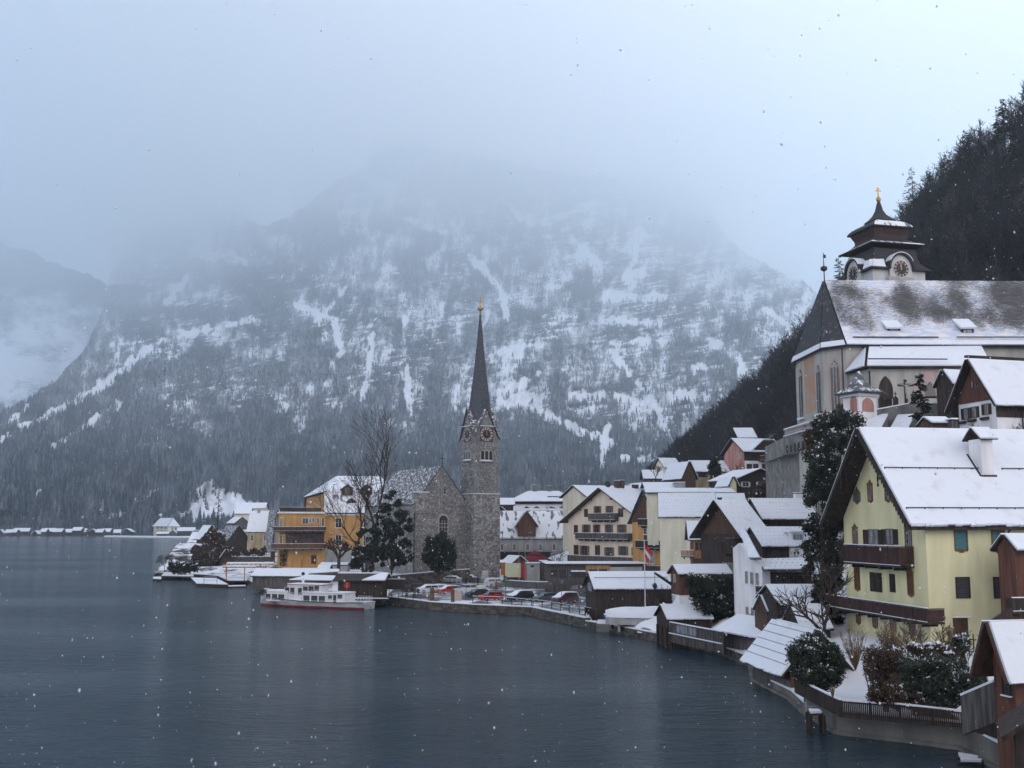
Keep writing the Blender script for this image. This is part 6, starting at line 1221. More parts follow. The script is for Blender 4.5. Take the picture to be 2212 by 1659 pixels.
P0 = W(*c(1168, 1212), 131); zt = W(*c(1168, 1002), 131).z; z_ = zt - P0.z; o_ = empty('crucifix', P0); tag(o_, 'large dark crucifix with pale figure standing in the churchyard', 'crucifix')
m = MB(); m.box(-.16, .16, -.12, .12, -1.5, z_); zc = W(*c(1168, 1050), 131).z - P0.z; xw = 67 * .2435 * 131 / F; m.box(-xw, xw, -.11, .11, zc - .16, zc + .16); m.build('cross', M_DARKWOOD, o_)
def skin(name, m_, pts, edges, parent, sub=1, loc=None):
    me = bpy.data.meshes.new(name); me.from_pydata([p[:3] for p in pts], edges, []); me.materials.append(m_)
    ob = bpy.data.objects.new(name, me); C.objects.link(ob)
    if parent: ob.parent = parent
    md = ob.modifiers.new('skin', 'SKIN'); me.skin_vertices[0].data if me.skin_vertices else None
    if not me.skin_vertices:
        bpy.context.view_layer.objects.active = ob
    return ob
def body(b, pts, n=8):
    """continuous limb chain of tapering tubes: pts = (x,y,z,r)"""
    for a, c_ in zip(pts[:-1], pts[1:]): b.tube(a[:3], c_[:3], a[3], c_[3], n)
m = MB(); body(m, [(0, -.2, zc - 1.7, .08), (.03, -.25, zc - 1.2, .11), (0, -.25, zc - .8, .17), (0, -.22, zc - .35, .15), (0, -.2, zc - .1, .20), (0, -.2, zc + .05, .08), (0, -.24, zc + .12, .12), (0, -.24, zc + .36, .08)])
body(m, [(-.05, -.2, zc - .12, .09), (-.45, -.18, zc + .02, .06), (-.95, -.14, zc + .12, .04)]); body(m, [(.05, -.2, zc - .12, .09), (.45, -.18, zc + .02, .06), (.95, -.14, zc + .12, .04)]); m.build('figure', M_STONEF, o_)
for i, (x, y, hh) in enumerate(((945, 1245, 1.6), (985, 1235, 1.2), (1020, 1230, 1.7), (1075, 1225, 1.3), (1235, 1205, 1.2))):
    P0 = W(*c(x, y), 129.5); b = MB(); b.box(-.3, .3, -.1, .1, -1, hh * .6); b.prism([(-.3, -.1, hh * .6), (.3, -.1, hh * .6), (0, -.1, hh * .85)], (0, 1, 0), 0, .2); b.box(-.04, .04, -.04, .04, hh * .8, hh * 1.25); b.box(-.18, .18, -.035, .035, hh * 1.02, hh * 1.1)
    g_ = b.build('grave_marker', M_DARKWOOD); g_.location = P0; tag(g_, ('dark grave marker just above the churchyard wall beside the chapel' if i < 4 else 'dark grave marker to the right of the crucifix'), 'grave marker', 'grave markers beside the chapel' if i < 4 else None)
# terrace wall with balustrade and arches left of the church
c = K('H')
P_ = [W(*c(x, y), Y) for x, y, Y in ((1632, 262, 168), (1800, 225, 160), (2060, 178, 150))]; o_ = empty('terrace_bastion', P_[0]); tag(o_, 'round-arched stone bastion with balustrade below the parish church apse', 'wall')
q = [p - P_[0] for p in P_]; q.append(q[-1] + Vector((9, -3, 0))); hb = P_[0].z - W(*c(1700, 1010), 168).z
m = MB(); bk = [q[-1] + Vector((0, 20, 0)), q[0] + Vector((2, 22, 0))]; zl = -4.2
pts = [Vector((p.x, p.y, zl)) for p in q] + [Vector((p.x, p.y, zl)) for p in bk]
inn = [pts[0] + Vector((1.6, 1.0, 0)), pts[1] + Vector((.8, 1.2, 0)), pts[2] + Vector((.3, 1.2, 0)), pts[3] + Vector((0, 1.2, 0)), pts[4], pts[5]]
m.prism([Vector((p.x, p.y, zl - 24)) for p in inn], (0, 0, 1), 0, 24.4); m.prism([Vector((p.x, p.y, zl)) for p in pts], (0, 0, 1), .4, 3.2)
m.build('wall', M_CONC, o_)
m = MB(); n_ = MB(); sn = MB()
for a, b in zip(q[:-1], q[1:]):
    a = Vector((a.x, a.y, 0)); b = Vector((b.x, b.y, 0)); L_ = (b - a).length; d = (b - a).normalized(); o2_ = Vector((d.y, -d.x, 0)); k = int(L_ / .45)
    for i in range(k): p = a + (b - a) * (i + .5) / k; m.lathe([(.10, -.95), (.07, -.8), (.14, -.55), (.07, -.25), (.10, -.1)], 6, (p.x, p.y, 0))
    m.prism([a + Vector((0, 0, -.1)), b + Vector((0, 0, -.1)), b + Vector((0, 0, .1)), a + Vector((0, 0, .1))], o2_, -.18, .18)
    sn.prism([a + Vector((0, 0, .101)), b + Vector((0, 0, .101)), b + Vector((0, 0, .25)), a + Vector((0, 0, .25))], o2_, -.2, .2); sn.prism([a + Vector((0, 0, -1.0)), b + Vector((0, 0, -1.0)), b + Vector((0, 0, -.87)), a + Vector((0, 0, -.87))], o2_, .02, .3)
    k = int(L_ / 2.0)
    for i in range(k):
        p = a + (b - a) * (i + .5) / k; pp = [p + d * (.55 * math.cos(t_)) + Vector((0, 0, -2.9 + .55 * math.sin(t_))) for t_ in [math.pi * j / 8 for j in range(9)]] + [p - d * .55 + Vector((0, 0, -3.7)), p + d * .55 + Vector((0, 0, -3.7))]
        n_.prism(pp, o2_, .0, .05)
m.build('balustrade', M_STONEF, o_); sn.build('snow', M_SNOW, o_); n_.build('arch', M_TRIM, o_)
# ---- sheds at the lower right
c = K('R5')
h = House('boat_shed', 'red-brown shed with ribbed snow roof at the lower right edge', 'shed', c, 2140, 830, 365, 1992, 2600, 57, 12, M_RED, ridge='A', yr=95, la=8, oe=.5, og=1.0, roof=M_BROWN, sink=3)
print('boatshed', h.la, h.lb, h.he, h.hr, h.o)
h.win('B', 2092, 540, 46, 110, fr=M_DARKWOOD, mull=1, bars=1, ft=.07)
kx = (h.hr - h.he) / (h.lb / 2)
h.part('snow_step', M_GUARD, lambda b: [b.box(-.9, h.la, -.5 + (h.lb / 2 + .5) * i / 8 - .015, -.5 + (h.lb / 2 + .5) * i / 8 + .015, h.he - kx * .5 + kx * (h.lb / 2 + .5) * i / 8 + .40, h.he - kx * .5 + kx * (h.lb / 2 + .5) * i / 8 + .46) for i in range(1, 8)], h.roof)
h = House('dark_shed', 'black timber shed corner in the bottom right of the picture', 'shed', c, 2150, 1350, 880, 2105, 2600, 46, -23, M_DARKWOOD, ridge='B', yr=640, la=4.2, lb=4, oe=.45, og=.3, sink=3, snow=None)
# ================================================================ LAND, QUAYS, CAR PARK, VEHICLES, BOAT, PEOPLE
ZQ = 1.3
SH = [(-40, 1215, 0), (335, 1243, 0), (440, 1249, 0), (530, 1256, 0), (575, 1283, 0), (700, 1295, 0), (830, 1304, 0), (892, 1312, 0), (935, 1318, 0), (1025, 1324, 0), (1150, 1330, 0), (1180, 1337, 0), (1268, 1356, 0),
      (1330, 1366, 0), (1438, 1388, 0), (1556, 1412, 0), (1628, 1440, 0), (1634, 1470, 0), (1716, 1512, 0), (1745, 1540, 0), (1816, 1585, 0), (1960, 1602, 0), (2086, 1619, 0), (2130, 1642, 0), (2230, 1700, 0), (2420, 1850, 0)]
SP = [G(x, y) for x, y, _ in SH]; SP[0] = G(333, 1246)
IN = [(445, 1140, 560), (455, 1140, 580), (480, 1140, 610), (540, 1140, 600), (600, 1140, 600), (700, 1140, 600), (800, 1140, 600), (900, 1140, 600), (1000, 1140, 600), (1100, 1140, 600), (1200, 1135, 600), (1260, 1130, 590), (1330, 1110, 570),
      (1380, 1085, 600), (1440, 1045, 440), (1500, 1030, 360), (1560, 1030, 320), (1600, 1020, 300), (1660, 1005, 280), (1735, 985, 260), (1830, 960, 240), (1950, 930, 225), (2030, 900, 215), (2100, 880, 205), (2212, 850, 195), (2500, 770, 160)]
IP = [W(*q) for q in IN]
for p in SP[1:]: GPTS.append((p.x, p.y, 1.0))
for p in IP[13:]: GPTS.append((p.x, p.y, p.z + .5))
for p in IP[:13]: GPTS.append((p.x, p.y, 4.0))
for (x, y) in ((840, 1290), (900, 1270), (1000, 1290), (1100, 1300), (1150, 1290), (1200, 1290), (1240, 1310), (1000, 1262), (1100, 1262), (1200, 1262), (930, 1262)):
    q = G(x, y, ZQ); GPTS.append((q.x, q.y, ZQ - .25)); GPTS.append((q.x + 1, q.y + 1, ZQ - .25))
for (x, y, z) in ((600, 1262, 1.0), (700, 1262, 1.6), (780, 1250, 2.4), (600, 1235, 2.0), (1790, 1470, 2.0), (1850, 1480, 1.8), (1950, 1520, 1.6), (2050, 1560, 1.5), (2020, 1500, 3.0)):
    q = G(x, y, z); GPTS.append((q.x, q.y, z))

GPTS += [(W(x, 1200, Y).x, Y, z) for x, Y, z in ((1450, 170, 3.0), (1500, 165, 3.2), (1540, 160, 3.5), (1430, 185, 3.5), (1500, 195, 4.5), (1420, 150, 1.6), (1470, 145, 1.8), (1520, 140, 2.2), (1350, 190, 2.2), (1400, 200, 3))]
GP = np.array(GPTS)
n1, n2 = 260, 170
sp = np.array([tuple(p) for p in SP]); ip = np.array([tuple(p) for p in IP])
u = np.linspace(0, len(SP) - 1, n1); i0 = np.clip(np.floor(u).astype(int), 0, len(SP) - 2); f = (u - i0)[:, None]
sl = sp[i0] * (1 - f) + sp[i0 + 1] * f; il = ip[i0] * (1 - f) + ip[i0 + 1] * f
tv = np.linspace(0, 1, n2) ** 1.25
LP = sl[:, None, :] * (1 - tv[None, :, None]) + il[:, None, :] * tv[None, :, None]
LP = LP.reshape(-1, 3)
def ground_z(xy):
    out = np.zeros(len(xy))
    for a in range(0, len(xy), 4000):
        d2 = ((xy[a:a + 4000, None, :] - GP[None, :, :2]) ** 2).sum(-1) + .3; wt = d2 ** -1.7; out[a:a + 4000] = (wt * GP[None, :, 2]).sum(1) / wt.sum(1)
    return out
gz = ground_z(LP[:, :2]); tq = np.tile(tv, n1)
LP[:, 2] = gz - .35 + .25 * (fbm(LP[:, 0] / 3, LP[:, 1] / 3, 3) - .5) * sm(tq, 0.02, .1); LP[:, 2] = np.where(tq == 0, .2, LP[:, 2])
def inpoly(X, Y, poly):
    c_ = np.zeros(len(X), bool); j = len(poly) - 1
    for i in range(len(poly)):
        xi, yi = poly[i]; xj, yj = poly[j]
        c_ ^= ((yi > Y) != (yj > Y)) & (X < (xj - xi) * (Y - yi) / (yj - yi + 1e-9) + xi); j = i
    return c_
pk = [G(x, y, ZQ) for x, y in ((835, 1288), (892, 1295), (1025, 1306), (1150, 1312), (1262, 1336), (1268, 1258), (1180, 1252), (1080, 1244), (960, 1248), (860, 1262))]
cpk = sum(pk, Vector()) / len(pk)
for k_, e_ in ((1.0, 0.0), (1.06, .5), (1.12, .9)):
    pp = [((p.x - cpk.x) * k_ + cpk.x, (p.y - cpk.y) * k_ + cpk.y) for p in pk]
    ins = inpoly(LP[:, 0], LP[:, 1], pp)
    if k_ == 1.0: inside = ins
    lim = ZQ - .25 + e_ * 2; LP[:, 2] = np.where(ins, np.minimum(LP[:, 2], lim), LP[:, 2])
LP[:, 2] = np.where(inside & (tq > 0), ZQ - .25, LP[:, 2])
LPg = LP.reshape(n1, n2, 3); gzz = LPg[:, :, 2].copy()
for _ in range(6):
    q_ = gzz.copy(); q_[1:-1, 1:-1] = (gzz[1:-1, 1:-1] * 2 + gzz[:-2, 1:-1] + gzz[2:, 1:-1] + gzz[1:-1, :-2] + gzz[1:-1, 2:]) / 6; gzz = q_
LPg[:, :, 2] = np.where(inside.reshape(n1, n2), LPg[:, :, 2], gzz); gz = LP[:, 2].copy()
dz_ = np.hypot(np.gradient(LPg[:, :, 2], axis=0), np.gradient(LPg[:, :, 2], axis=1)) / (np.hypot(np.hypot(*np.gradient(LPg[:, :, 0])), np.hypot(*np.gradient(LPg[:, :, 1]))) + .05)
STEEP = dz_.ravel()
def GZ(x, y): return float(ground_z(np.array([[x, y]]))[0]) - .35
slope_s = .95 - .35 * sm(gz, 8, 26) - .75 * sm(STEEP, .25, .7) - .30 * sm(-LP[:, 0], 50, 62) + .6 * (fbm(LP[:, 0] / 5, LP[:, 1] / 5, 4) - .5)
ii = np.arange(n1 * n2).reshape(n1, n2); fq = np.stack([ii[:-1, :-1], ii[1:, :-1], ii[1:, 1:], ii[:-1, 1:]], -1).reshape(-1, 4)[:, ::-1]
M_LAND = attr_mat('snowy_ground_with_brush', (.055, .045, .040), SNOWC, thr=.60, soft=.06, nscale=.35, namt=.7)
tag(npmesh('ground', LP, fq, M_LAND, True, {'snow': slope_s}), kind='structure')
# quay walls: a stone face along the shore with a snowy coping
for (a, b, nm, lb_, zt_, m_) in ((1, 6, 'quay_wall', 'low stone shore wall along the left jetties', .9, M_WALLROCK), (6, 12, 'quay_wall', 'dark stone quay wall in front of the car park', ZQ, M_WALLROCK), (12, 16, 'quay_wall', 'stone shore wall under the boathouses', .9, M_WALLROCK), (16, 19, 'quay_wall', 'concrete shore footing beside the nearest boathouse', .7, M_WETC), (19, 25, 'quay_wall', 'tall concrete retaining wall below the garden fence', 1.5, M_WETC)):
    o_ = empty(nm, SP[a]); tag(o_, lb_, 'wall'); m = MB(); n_ = MB()
    for k in range(a, b):
        p, q = SP[k] - SP[a], SP[k + 1] - SP[a]; d = (q - p).normalized(); nn = Vector((d.y, -d.x, 0)); e = d * .12
        m.prism([p - e + Vector((0, 0, -3)), q + e + Vector((0, 0, -3)), q + e + Vector((0, 0, zt_ + .003 * k)), p - e + Vector((0, 0, zt_ + .003 * k))], -nn, -.25, .5)
        m.prism([p - e + Vector((0, 0, -3)), q + e + Vector((0, 0, -3)), q + e + Vector((0, 0, .18 + .003 * k)), p - e + Vector((0, 0, .18 + .003 * k))], nn, .25, .55)
        n_.prism([p + Vector((0, 0, zt_ + .02)), q + Vector((0, 0, zt_ + .02)), q + Vector((0, 0, zt_ + .14)), p + Vector((0, 0, zt_ + .14))], -nn, -.28, .6)
    m.build('wall', m_, o_); n_.build('snow', M_SNOW, o_)
# car park surface: wet asphalt under trampled snow
pk = [G(x, y, ZQ) for x, y in ((835, 1288), (892, 1295), (1025, 1306), (1150, 1312), (1262, 1336), (1268, 1258), (1180, 1252), (1080, 1244), (960, 1248), (860, 1262))]
nb = 120; xs = np.linspace(min(p.x for p in pk), max(p.x for p in pk), nb); ys = np.linspace(min(p.y for p in pk), max(p.y for p in pk), 200)
M_ASPH = attr_mat('trampled_snow_on_wet_asphalt', (.085, .088, .095), SNOWC, thr=.50, soft=.07, nscale=.22, namt=1.2, rough=.45, stretch=(1, .55, 1))
b = MB(); b.f.append(tuple(range(len(pk)))[::-1]); b.m.append(0); b.v = [(p.x, p.y, ZQ + .01) for p in pk]
me_ = b.build('car_park_surface', M_ASPH); at = me_.data.attributes.new('snow', 'FLOAT', 'POINT'); at.data.foreach_set('value', [.47] * len(pk)); tag(me_, kind='structure')
# ---- quay railings / fences
def rail(name, label, pts, h_=1.05, post=2.2, rails=(1.0, .55), m_=M_DARKWOOD, r_=.06, snow=True, group=None, cat='railing'):
    o_ = empty(name, pts[0]); tag(o_, label, cat, group); m = MB(); s_ = MB()
    for a, b in zip(pts[:-1], pts[1:]):
        a = a - pts[0]; b = b - pts[0]; n = max(1, int((b - a).length / post))
        for i in range(n + 1): q = a + (b - a) * i / n; m.box(q.x - r_, q.x + r_, q.y - r_, q.y + r_, q.z - .2, q.z + h_)
        for z in rails: m.tube(a + Vector((0, 0, z * h_)), b + Vector((0, 0, z * h_)), r_ * .6, n=5)
        s_.tube(a + Vector((0, 0, rails[0] * h_ + r_)), b + Vector((0, 0, rails[0] * h_ + r_)), r_ * .6, n=5)
    m.build('frame', m_, o_)
    if snow: s_.build('snow', M_SNOW, o_)
    return o_
P = K('P'); gp = lambda x, y, z=ZQ: G(*P(x, y), z)
rail('quay_railing', 'dark post railing on the quay edge in front of the red car', [gp(1000, 622), gp(1320, 632), gp(1640, 662)], 1.1)
rail('quay_railing', 'dark railing on the lower quay right of the minivan', [gp(1655, 668), gp(1860, 700), gp(2050, 735)], 1.2)
rail('quay_railing', 'short dark railing beside the long boathouse corner', [gp(2160, 745), gp(2290, 775)], 1.2)
rail('quay_railing', 'grey metal railing along the quay left of the mooring piles', [gp(115, 560), gp(350, 590), gp(520, 605)], 1.1, r_=.045, m_=M_METAL)
rail('pier_railing', 'grey railing at the landing stage beside the kiosk', [gp(-270, 560), gp(-120, 545), gp(100, 545)], 1.0, r_=.04, m_=M_METAL)
o_ = wallthing('low_wall', 'low timber-faced wall with snowy top behind the red car row', P, [(1400, 375, 222), (1560, 385, 216), (1700, 392, 208), (1905, 392, 206)], 1.3, .3, M_GREYWOOD)
wallthing('churchyard_bank_wall', 'low stone wall with snow climbing below the stone church', P, [(110, 322, 232), (560, 282, 240), (725, 268, 243), (960, 252, 246)], 2.6, .6, M_WALLROCK)
# landing pier with mooring piles
pz = gp(570, 618, 1.2); o_ = empty('landing_pier', pz); tag(o_, 'timber landing pier with snow on deck in front of the car park', 'pier')
e_ = gp(985, 625, 1.2) - pz; d = e_.normalized(); nn = Vector((-d.y, d.x, 0)); m = MB(); m.prism([Vector((0, 0, -.3)), e_ + Vector((0, 0, -.3)), e_, Vector((0, 0, 0))], nn, 0, 5.0)
m.build('deck', M_DARKWOOD, o_); m = MB(); m.prism([Vector((0, 0, .003)), e_ + Vector((0, 0, .003)), e_ + Vector((0, 0, .12)), Vector((0, 0, .12))], nn, .1, 4.9); m.build('snow', M_SNOW, o_)
m = MB()
for i in range(9): q = e_ * i / 8 + nn * .25; m.tube(q + Vector((0, 0, -3)), q + Vector((0, 0, -.3)), .15, n=7)
m.build('pile', M_DARKWOOD, o_)
for (x, y0, y1, r_, lb_) in ((555, 690, 455, .38, 'thick brown mooring pile left of the landing pier'), (780, 700, 470, .30, 'thick brown mooring pile in front of the landing pier'), (800, 640, 482, .16, 'thin dark mooring post touching the pier pile'), (365, 645, 455, .22, 'slim grey mooring post by the quay railing')):
    q = gp(x, y0, 0); zt = W(*P(x, y1), q.y).z; m = MB(); m.lathe([(r_ * 1.05, -2), (r_, zt * .5), (r_ * .93, zt - .1), (r_ * .8, zt)], 10); pl_ = m.build('mooring_pile', mat('pile_wood_%d' % x, (.12, .075, .05), .8, .4, 1.2), None, True); pl_.location = q; tag(pl_, lb_, 'mooring post')
# ---- vehicles
def car(label, x, y, col, head=210, snow=1, kind='hatch', S=1.0, snowhood=True, c=P, z=ZQ):
    p = G(*c(x, y), z); o_ = empty('parked_car' if kind != 'van' else 'parked_van', p + Vector((0, 0, .02)), R(head)); tag(o_, label, 'car' if kind != 'van' else 'van', 'cars parked in the lakeside car park')
    L_, Wd_, H_ = {'hatch': (4.1, 1.74, 1.48), 'mini': (4.5, 1.82, 1.72), 'sedan': (4.6, 1.8, 1.45), 'suv': (4.5, 1.85, 1.68), 'van': (4.9, 1.95, 2.15)}[kind]
    prof = {'hatch': [(-.5, .34), (-.5, .66), (-.46, .72), (-.40, .96), (-.10, 1.0), (.08, .97), (.27, .68), (.46, .60), (.5, .48), (.5, .24)],
            'mini': [(-.5, .30), (-.5, .60), (-.47, .68), (-.43, .96), (-.05, 1.0), (.12, .96), (.32, .62), (.47, .53), (.5, .42), (.5, .2)],
            'sedan': [(-.5, .34), (-.49, .64), (-.46, .70), (-.36, .72), (-.22, .97), (0, 1.0), (.12, .97), (.27, .70), (.46, .60), (.5, .26)],
            'suv': [(-.5, .34), (-.5, .62), (-.46, .70), (-.41, .96), (-.05, 1.0), (.10, .97), (.26, .68), (.46, .60), (.5, .48), (.5, .26)],
            'van': [(-.5, .22), (-.5, .50), (-.5, .60), (-.49, .97), (-.1, 1.0), (.18, .98), (.36, .58), (.48, .48), (.5, .38), (.5, .16)]}[kind]
    belt = .66 * H_; m = MB(); g = MB()
    yb = lambda zz_: Wd_ / 2 * (1.0 if zz_ <= belt else 1.0 - .20 * (zz_ - belt) / (H_ - belt))
    bot = .18
    pr = [(a * L_, b_ * H_) for a, b_ in prof]; pr = [(pr[0][0], bot + .05)] + pr + [(pr[-1][0], bot + .05)]
    k = len(m.v); n = len(pr)
    for sgn in (-1, 1):
        for (a, b_) in pr: m.v.append((a, sgn * yb(b_), b_))
    m.f.append(tuple(range(k, k + n))); m.m.append(0); m.f.append(tuple(range(k + n, k + 2 * n))[::-1]); m.m.append(0)
    for i in range(n): j = (i + 1) % n; m.f.append((k + i, k + n + i, k + n + j, k + j)); m.m.append(0)
    m.build('body', col, o_)
    # glass: side windows, windscreen and rear screen stand slightly proud of the body
    top = [(a, b_) for a, b_ in pr if b_ > belt]; x0, x1 = min(a for a, _ in top), max(a for a, _ in top); zt = H_ * .93
    if kind == 'van': x0 = .10 * L_
    for sgn in (-1, 1):
        y0_, y1_ = sgn * (yb(belt) + .006), sgn * (yb(zt) + .006); xa, xb = x0 + .10, x1 + .05; mid_ = (xa + xb) / 2
        for (u0, u1, t0, t1) in ((xa, mid_ - .04, xa + .12, mid_ - .04), (mid_ + .04, xb - .1, mid_ + .04, xb - .45)):
            g.quad((u0, y0_, belt + .05), (u1, y0_, belt + .05), (t1, y1_, zt), (t0, y1_, zt))
    ws = sorted([q for q in pr if q[0] > 0 and q[1] > .55 * H_], key=lambda q: q[0]); a, b_ = ws[0], ws[1]
    dn = Vector((b_[1] - a[1], 0, -(b_[0] - a[0]))).normalized(); dn = dn if dn.z > 0 else -dn
    qa, qb = Vector((a[0], 0, a[1])) + dn * .012, Vector((b_[0], 0, b_[1])) + dn * .012
    if not (snow and snowhood): g.quad(qa + Vector((0, -yb(a[1]) * .9, 0)), qa + Vector((0, yb(a[1]) * .9, 0)), qb + Vector((0, yb(b_[1]) * .9, 0)), qb + Vector((0, -yb(b_[1]) * .9, 0)))
    g.build('window', M_GLASS, o_)
    for sx in (-.30, .31):
        for sgn in (-1, 1):
            b = MB(); b.tube((sx * L_, sgn * (Wd_ / 2 - .2), .32), (sx * L_, sgn * (Wd_ / 2 + .01), .32), .32, n=14); wh = b.build('wheel', M_TRIM, o_)
            b = MB(); b.tube((sx * L_, sgn * (Wd_ / 2 + .011), .32), (sx * L_, sgn * (Wd_ / 2 + .03), .32), .19, n=10); b.build('rim', M_GUARD, wh)
    for sgn in (-1, 1):
        b = MB(); b.box(L_ * .47, L_ * .5 + .012, sgn * Wd_ * .36 - .17, sgn * Wd_ * .36 + .17, H_ * .40, H_ * .48); b.build('headlight', M_CURTAIN, o_)
        b = MB(); b.box(-L_ * .5 - .012, -L_ * .48, sgn * Wd_ * .42 - .08, sgn * Wd_ * .42 + .08, H_ * .46, H_ * .60); b.build('tail_light', M_REDP, o_)
    if snow:
        b = MB(); up = [q for q in pr if q[1] > .52 * H_]
        for (a, a2) in zip(up[:-1], up[1:]):
            if abs(a2[0] - a[0]) < .10: continue
            if not snowhood and (a2[1] < .93 * H_ or a[1] < .93 * H_): continue
            nv = Vector((-(a2[1] - a[1]), 0, a2[0] - a[0])).normalized(); nv = nv if nv.z > 0 else -nv
            w0, w1 = yb(a[1]) * .93, yb(a2[1]) * .93
            b.prism([Vector((a[0], -w0, a[1])), Vector((a[0], w0, a[1])), Vector((a2[0], w1, a2[1])), Vector((a2[0], -w1, a2[1]))], nv, .004, .13)
        b.build('snow', M_SNOW, o_)
    GPTS.append((p.x, p.y, ZQ)); return o_
paint = lambda n, c_: mat('car_paint_' + n, c_, .3, .08, 1, spec=.6)
PR, PB, PW_, PG, PGR, PD, PS = paint('red', (.36, .022, .014)), paint('black', (.014, .015, .018)), paint('white', (.55, .56, .57)), paint('green', (.10, .16, .11)), paint('grey', (.08, .09, .10)), paint('dark_red', (.055, .012, .014)), paint('silver', (.32, .33, .34))
car('bright red hatchback without snow on the quay side of the car park', 1195, 592, PR, 212, 0)
car('black minivan with thick snow on bonnet, right of the red hatchback', 1520, 598, PB, 214, 1, 'mini')
car('dark grey hatchback without snow between the minivan and the dark red van', 1790, 605, PGR, 214, 0)
car('dark red van with snowy bonnet nearest the long boathouse', 2005, 620, PD, 216, 1, 'mini')
car('black hatchback with bare windscreen left of the red hatchback', 1050, 560, PB, 212, 0)
car('white van-like car with dark side behind the blue sign', 915, 520, PW_, 212, 0, 'mini')
car('red car almost hidden under smooth snow behind the pier', 735, 520, PR, 212, 1)
car('small white car between two snow-covered cars near the pier', 610, 508, PW_, 210, 1)
car('white hatchback with snow-covered bonnet and windscreen at the left of the front row', 510, 512, PW_, 212, 1)
car('black off-roader with light snow at the left end of the car park', 350, 500, PB, 212, 0, 'suv')
car('red van with grey snow-crusted roof by the church wall', 470, 395, PR, 195, 1, 'mini', snowhood=False)
car('silver sedan under snow right of the round evergreen', 765, 400, PS, 150, 1, 'sedan')
car('dark grey sedan with snowy roof next to the white delivery van', 935, 385, PGR, 148, 1, 'sedan')
car('white delivery van with rear doors to the camera near the church tower', 1068, 372, PW_, 130, 1, 'van', snowhood=False)
car('white estate car with red tail lights left of the green car', 1240, 442, PW_, 30, 1, 'suv', snowhood=False)
car('light green car without snow in the middle of the car park', 1380, 448, PG, 200, 0, 'sedan')
car('small black car with snowy roof behind the low timber wall', 1830, 425, PB, 185, 1, 'hatch', snowhood=False)
car('white off-road car seen side-on in front of the restaurant', 2080, 480, PW_, 10, 0, 'suv')
car('dark car with red tail lights beside the long boathouse corner', 2195, 525, PGR, 40, 0, 'suv')
# ---- people
def person(label, x, y, coat, c=P, z=ZQ, head=0.0, hgt=1.72):
    p = G(*c(x, y), z); o_ = empty('person', p, head); tag(o_, label, 'person')
    k = hgt / 1.75
    def sk(name, pts, ed, m_, par):
        me = bpy.data.meshes.new(name); me.from_pydata([(a * k, b * k, c_ * k) for a, b, c_, _ in pts], ed, []); me.materials.append(m_); ob = bpy.data.objects.new(name, me); C.objects.link(ob); ob.parent = par
        md = ob.modifiers.new('skin', 'SKIN'); md.use_smooth_shade = True
        for i, v in enumerate(me.skin_vertices[0].data): v.radius = (pts[i][3] * k, pts[i][3] * k)
        me.skin_vertices[0].data[0].use_root = True
        ob.modifiers.new('sub', 'SUBSURF').levels = 1; ob.modifiers['sub'].render_levels = 1
        return ob
    pts = [(0, 0, .92, .13), (0, 0, 1.15, .13), (0, 0, 1.38, .15), (0, 0, 1.50, .06), (0, .01, 1.62, .095), (.09, 0, .86, .09), (.10, .02, .48, .06), (.10, 0, .08, .045), (.10, -.12, .04, .04), (-.09, 0, .86, .09), (-.12, -.05, .48, .06), (-.12, .06, .08, .045), (-.12, -.06, .04, .04),
           (.20, 0, 1.40, .06), (.25, .02, 1.13, .045), (.24, -.10, .90, .035), (-.20, 0, 1.40, .06), (-.25, .02, 1.13, .045), (-.24, -.10, .90, .035)]
    ed = [(0, 1), (1, 2), (2, 3), (3, 4), (0, 5), (5, 6), (6, 7), (7, 8), (0, 9), (9, 10), (10, 11), (11, 12), (2, 13), (13, 14), (14, 15), (2, 16), (16, 17), (17, 18)]
    body_ = sk('body', pts, ed, mat('dark_trousers_%d' % x, (.03, .032, .04), .9, .3, 4), o_)
    jp = [(0, 0, .88, .17), (0, 0, 1.12, .16), (0, 0, 1.38, .185), (.21, 0, 1.40, .085), (.27, .02, 1.13, .07), (.255, -.08, .96, .055), (-.21, 0, 1.40, .085), (-.27, .02, 1.13, .07), (-.255, -.08, .96, .055)]
    sk('coat', jp, [(0, 1), (1, 2), (2, 3), (3, 4), (4, 5), (2, 6), (6, 7), (7, 8)], coat, body_)
    b = MB(); b.lathe([(.02, -.02), (.105, .0), (.115, .08), (.08, .15), (.01, .17)], 10, (0, .015, 1.60 * k)); b.build('hair', M_DARKWOOD, body_, True)
    return o_
cm = lambda n, c_: mat('coat_' + n, c_, .9, .2, 4)
person('person in dark red jacket standing at the quay railing', 283, 566, cm('dark_red', (.10, .02, .02)))
person('person in orange-brown coat beside the round evergreen', 650, 425, cm('orange', (.25, .09, .03)))
person('person in black coat between the silver and grey sedans', 928, 422, cm('black', (.015, .015, .02)))
person('person in dark clothes walking behind the white delivery van', 1055, 432, cm('charcoal', (.03, .03, .035)))
person('person in bright pink-red coat behind the red hatchback', 1255, 478, cm('pink', (.45, .03, .06)))
person('person in dark coat by the quay beside the slim mooring post', 402, 560, cm('navy', (.02, .025, .04)))
